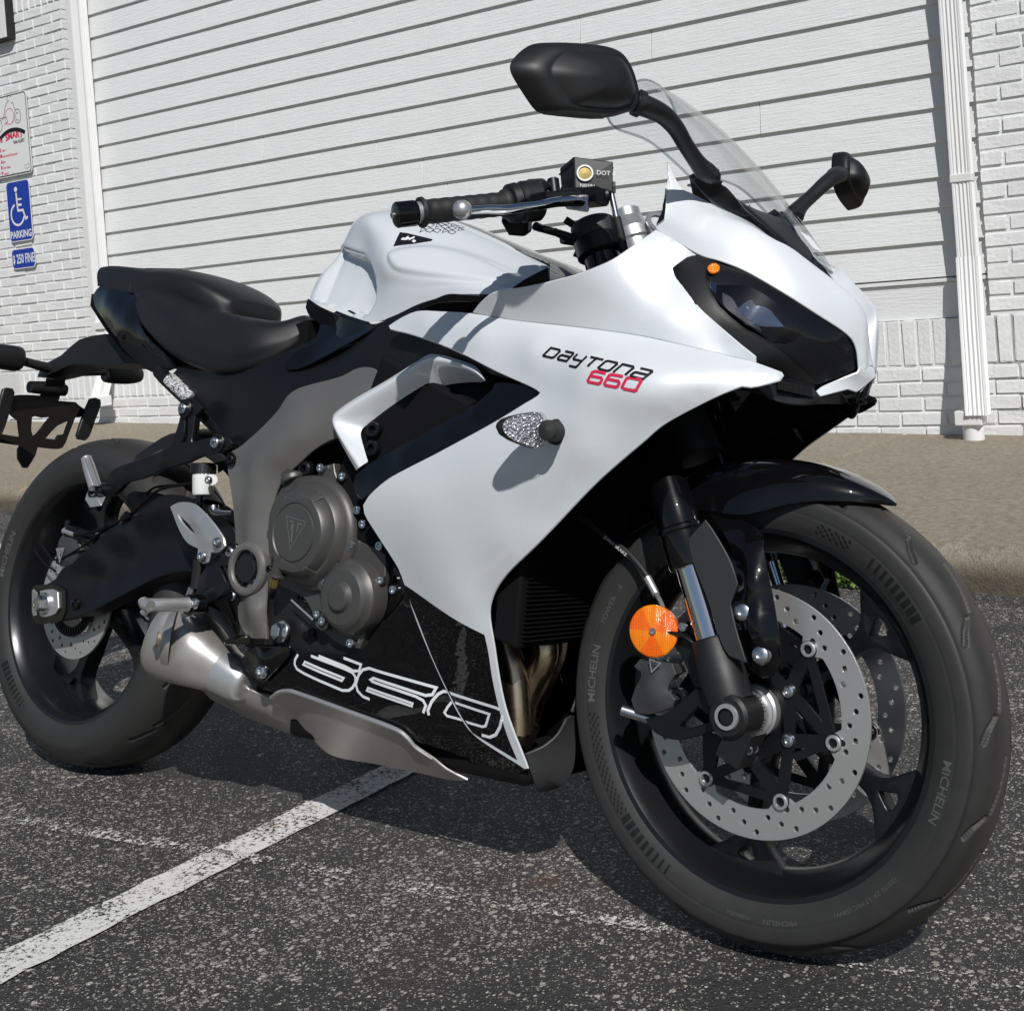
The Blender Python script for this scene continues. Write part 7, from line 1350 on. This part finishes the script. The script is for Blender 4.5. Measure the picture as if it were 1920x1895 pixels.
part('steering_stem_nut', bike, 'alu', lathe([(-.05, .030), (-.010, .030), (-.006, .033), (.010, .033), (.014, .029), (.030, .024), (.033, .022), (.046, .022), (.048, .019), (.048, .0001)], V3((1.1357,0.0600,0.9594)), FD_, 36), 30)
part('key_ring_plate', bike, 'alu', lathe([(0, .022), (.004, .022), (.004, .014), (0, .014), (0, .022)], V3((1.1790,0.0600,0.9785)), V3((.7, -.4, .5)), 32), 30)
part('instrument_panel', bike, 'matt', hexa([(1.27, -.080, .86), (1.35, -.070, .86), (1.35, .070, .86), (1.27, .080, .86), (1.28, -.080, .905), (1.36, -.070, .915), (1.36, .070, .915), (1.28, .080, .905)]), 0, bev=.008)
part('steering_head', bike, 'matt', cyl((1.30, 0, .62), (1.155, 0, .89), .034, 24), 30)
# ------------------------------------------------------------------ indicators
for s in (1, -1):
    sd_ = (lambda vf: vf) if s == 1 else mir
    lp = np.array([(1.1822,-0.3060,0.6380),(1.1822,-0.3040,0.6439),(1.1841,-0.3000,0.6488),(1.1902,-0.2890,0.6540),(1.1970,-0.2770,0.6582),(1.2054,-0.2670,0.6608),(1.2105,-0.2630,0.6608),(1.2146,-0.2610,0.6560),(1.2170,-0.2605,0.6459),(1.2179,-0.2605,0.6312),(1.2164,-0.2610,0.6193),(1.2137,-0.2630,0.6134),(1.2099,-0.2670,0.6127),(1.1999,-0.2770,0.6166),(1.1911,-0.2900,0.6214),(1.1853,-0.3010,0.6278)])
    c = lp.mean(0); n = len(lp)
    def ring_(k, d): return [tuple(c+(p-c)*k+np.array([d, d*.1, 0])) for p in lp]
    def rings(ls, cap=True):
        Vs, Fs = [], []
        for k, d in ls: Vs += ring_(k, d)
        for j in range(len(ls)-1):
            for i in range(n): Fs.append((j*n+i, j*n+(i+1) % n, (j+1)*n+(i+1) % n, (j+1)*n+i))
        if cap: Fs.append(tuple((len(ls)-1)*n+i for i in range(n)))
        return Vs, Fs
    it = part('front_indicator', bike, 'matt', sd_(rings([(.95, .0), (.97, -.003), (.94, -.008), (.80, -.014), (.5, -.018)])), 50)
    part('indicator_reflector', it, 'sparkle', sd_(rings([(.95, .0015), (.55, -.001), (.2, -.002)])), 50)
    part('indicator_lens', it, 'siglens', sd_(rings([(1.0, -.002), (.99, .004), (.93, .008), (.7, .0105), (.3, .012)])), 50)
    b0_, b1_ = V3((1.2190,-0.2330,0.6374)), V3((1.2316,-0.2740,0.6369)); a_ = b1_-b0_
    pr = [(-.004, .017), (.002, .017), (.004, .0145)] + [(.005+.004*k+(.002 if k % 2 else 0), .0135-.0012*(k % 2)) for k in range(9)] + [(.043, .0115), (.045, .0001)]
    part('indicator_stalk', it, 'grip', sd_(lathe(pr, b0_, a_, 28)), 30)
# rear end: tail arm, number plate hanger, indicators, reflectors
ta = part('plate_arm', bike, 'matt', loft([[(x, y, z) for y, z in ((-w, z0), (-w*.8, z1), (w*.8, z1), (w, z0))] for x, w, z0, z1 in ((.05, .045, .775, .835), (-.06, .045, .775, .838), (-.15, .042, .778, .830), (-.215, .036, .765, .800), (-.275, .03, .755, .785), (-.30, .026, .755, .775))], 2, 1, True, True), 30)
panel('plate_frame', bike, 'gloss', [(-0.2750,-0.1101,0.6277),(-0.2750,-0.1080,0.6105),(-0.2750,-0.0627,0.6075),(-0.2750,-0.0662,0.5976),(-0.2750,-0.0635,0.5794),(-0.2750,-0.0496,0.5617),(-0.2750,-0.0401,0.5623),(-0.2750,-0.0260,0.5896),(-0.2750,-0.0222,0.6067),(-0.2750,0.0253,0.6063),(-0.2750,0.0350,0.6096),(-0.2750,0.0417,0.6210),(-0.2750,0.0445,0.6321),(-0.2750,0.0586,0.6771),(-0.2750,0.0718,0.6791),(-0.2750,0.0782,0.6954),(-0.2750,0.0627,0.7032),(-0.2750,0.0560,0.7081),(-0.2750,0.0113,0.7074),(-0.2750,0.0178,0.7208),(-0.2750,0.0268,0.7473),(-0.2750,-0.0104,0.7560),(-0.2750,-0.0206,0.7422),(-0.2750,-0.0272,0.7145),(-0.2750,-0.0861,0.7086),(-0.2750,-0.1073,0.6977),(-0.2750,-0.0950,0.6726),(-0.2750,-0.0735,0.6586),(-0.2750,-0.0646,0.6241),(-0.2750,-0.0912,0.6256)], [], .006, axis='x', res=.02, holes=[[(-0.2750,-0.0431,0.6683),(-0.2750,-0.0357,0.6716),(-0.2750,-0.0199,0.6694),(-0.2750,-0.0004,0.6720),(-0.2750,-0.0107,0.6585),(-0.2750,-0.0274,0.6339),(-0.2750,-0.0362,0.6271),(-0.2750,-0.0413,0.6400)], [(-0.2750,-0.0068,0.6256),(-0.2750,0.0175,0.6554),(-0.2750,0.0444,0.6676),(-0.2750,0.0358,0.6369),(-0.2750,0.0219,0.6349),(-0.2750,0.0171,0.6247)]], ang=35, bev=.001)
lm = part('plate_lamp', bike, 'matt', tube([(-0.2700,-0.0593,0.7299),(-0.2700,-0.0304,0.7312),(-0.2700,-0.0008,0.7316),(-0.2700,0.0234,0.7314)], [.0125, .014, .014, .0125], 16, 2)); v_, f_ = text_vf('P LED', .008)
part('plate_bracket', bike, 'matt', hexa([(-0.2850,-0.0184,0.7100),(-0.2850,0.0211,0.7139),(-0.2850,0.0201,0.7047),(-0.2850,-0.0212,0.7007)]+[(-0.2450,-0.0409,0.7521),(-0.2450,0.0080,0.7576),(-0.2450,0.0066,0.7520),(-0.2450,-0.0364,0.7472)]), 0, bev=.004)
for k, (P, mt_) in enumerate((([(-0.2620,-0.1194,0.7182),(-0.2620,-0.1124,0.7215),(-0.2620,-0.1011,0.7210),(-0.2620,-0.0962,0.7145),(-0.2620,-0.1027,0.6719),(-0.2620,-0.1141,0.6276),(-0.2620,-0.1237,0.6165),(-0.2620,-0.1332,0.6192),(-0.2620,-0.1273,0.6611),(-0.2620,-0.1227,0.6996)], 'red'), ([(-0.2620,0.0835,0.7181),(-0.2620,0.0957,0.7211),(-0.2620,0.1066,0.7185),(-0.2620,0.1088,0.7094),(-0.2620,0.0990,0.6750),(-0.2620,0.0869,0.6353),(-0.2620,0.0793,0.6289),(-0.2620,0.0647,0.6301),(-0.2620,0.0602,0.6370),(-0.2620,0.0710,0.6819)], 'matt'))):
    rr_, _ = panel('rear_reflector', bike, 'matt', P, [], .010, axis='x', res=.02, bev=.003)
    if k == 0: panel('reflector_face', rr_, 'red', [(x-.012, y, z) for x, y, z in [(-0.2620,-0.1171,0.7141),(-0.2620,-0.1075,0.7116),(-0.2620,-0.1119,0.6711),(-0.2620,-0.1232,0.6269),(-0.2620,-0.1288,0.6437)]], [], .002, axis='x', res=.02)
for s in (1, -1):
    sd_ = (lambda vf: vf) if s == -1 else mir
    it = part('rear_indicator', bike, 'matt', sd_(loft([ringsec(V3((-.250+dx_, .105+dy, .783)), V3((.15, 1, .02)), w, h, 20, 2.4) for dx_, dy, w, h in ((0, -.004, .012, .014), (0, -.001, .021, .025), (0, .03, .022, .026), (0, .065, .020, .022), (0, .088, .014, .015), (0, .096, .004, .004))], 4, 1, True, True)), 50)
    part('indicator_stem', it, 'grip', sd_(tube([(-.255, .02, .772), (-.252, .06, .776), (-.25, .108, .782)], [.012, .010, .009], 16, 3)), 40)
    part('indicator_glass', it, 'red', sd_(loft([ringsec(V3((-.262, .118+dy, .781)), V3((.15, 1, .02)), .010, .014, 14, 2.4) for dy in (0, .03, .05)], 2, 1, True, True)), 40)
bolt((-.245, -.024, .774), (0, -1, 0), .008, bike, 'bolt', 'dome')
# side stand on the far side, down on the asphalt
import mathutils
B3 = Matrix.Rotation(-LEAN, 3, 'X'); inv = B3.inverted()
foot = inv @ V3((.47, .30, .012))
part('side_stand', bike, 'satin', join(tube([(.56, .09, .24), tuple(V3((.56, .09, .24)).lerp(foot, .6)), tuple(foot)], [.014, .013, .012], 14, 3), box(foot, (.07, .045, .012), inv)), 40)
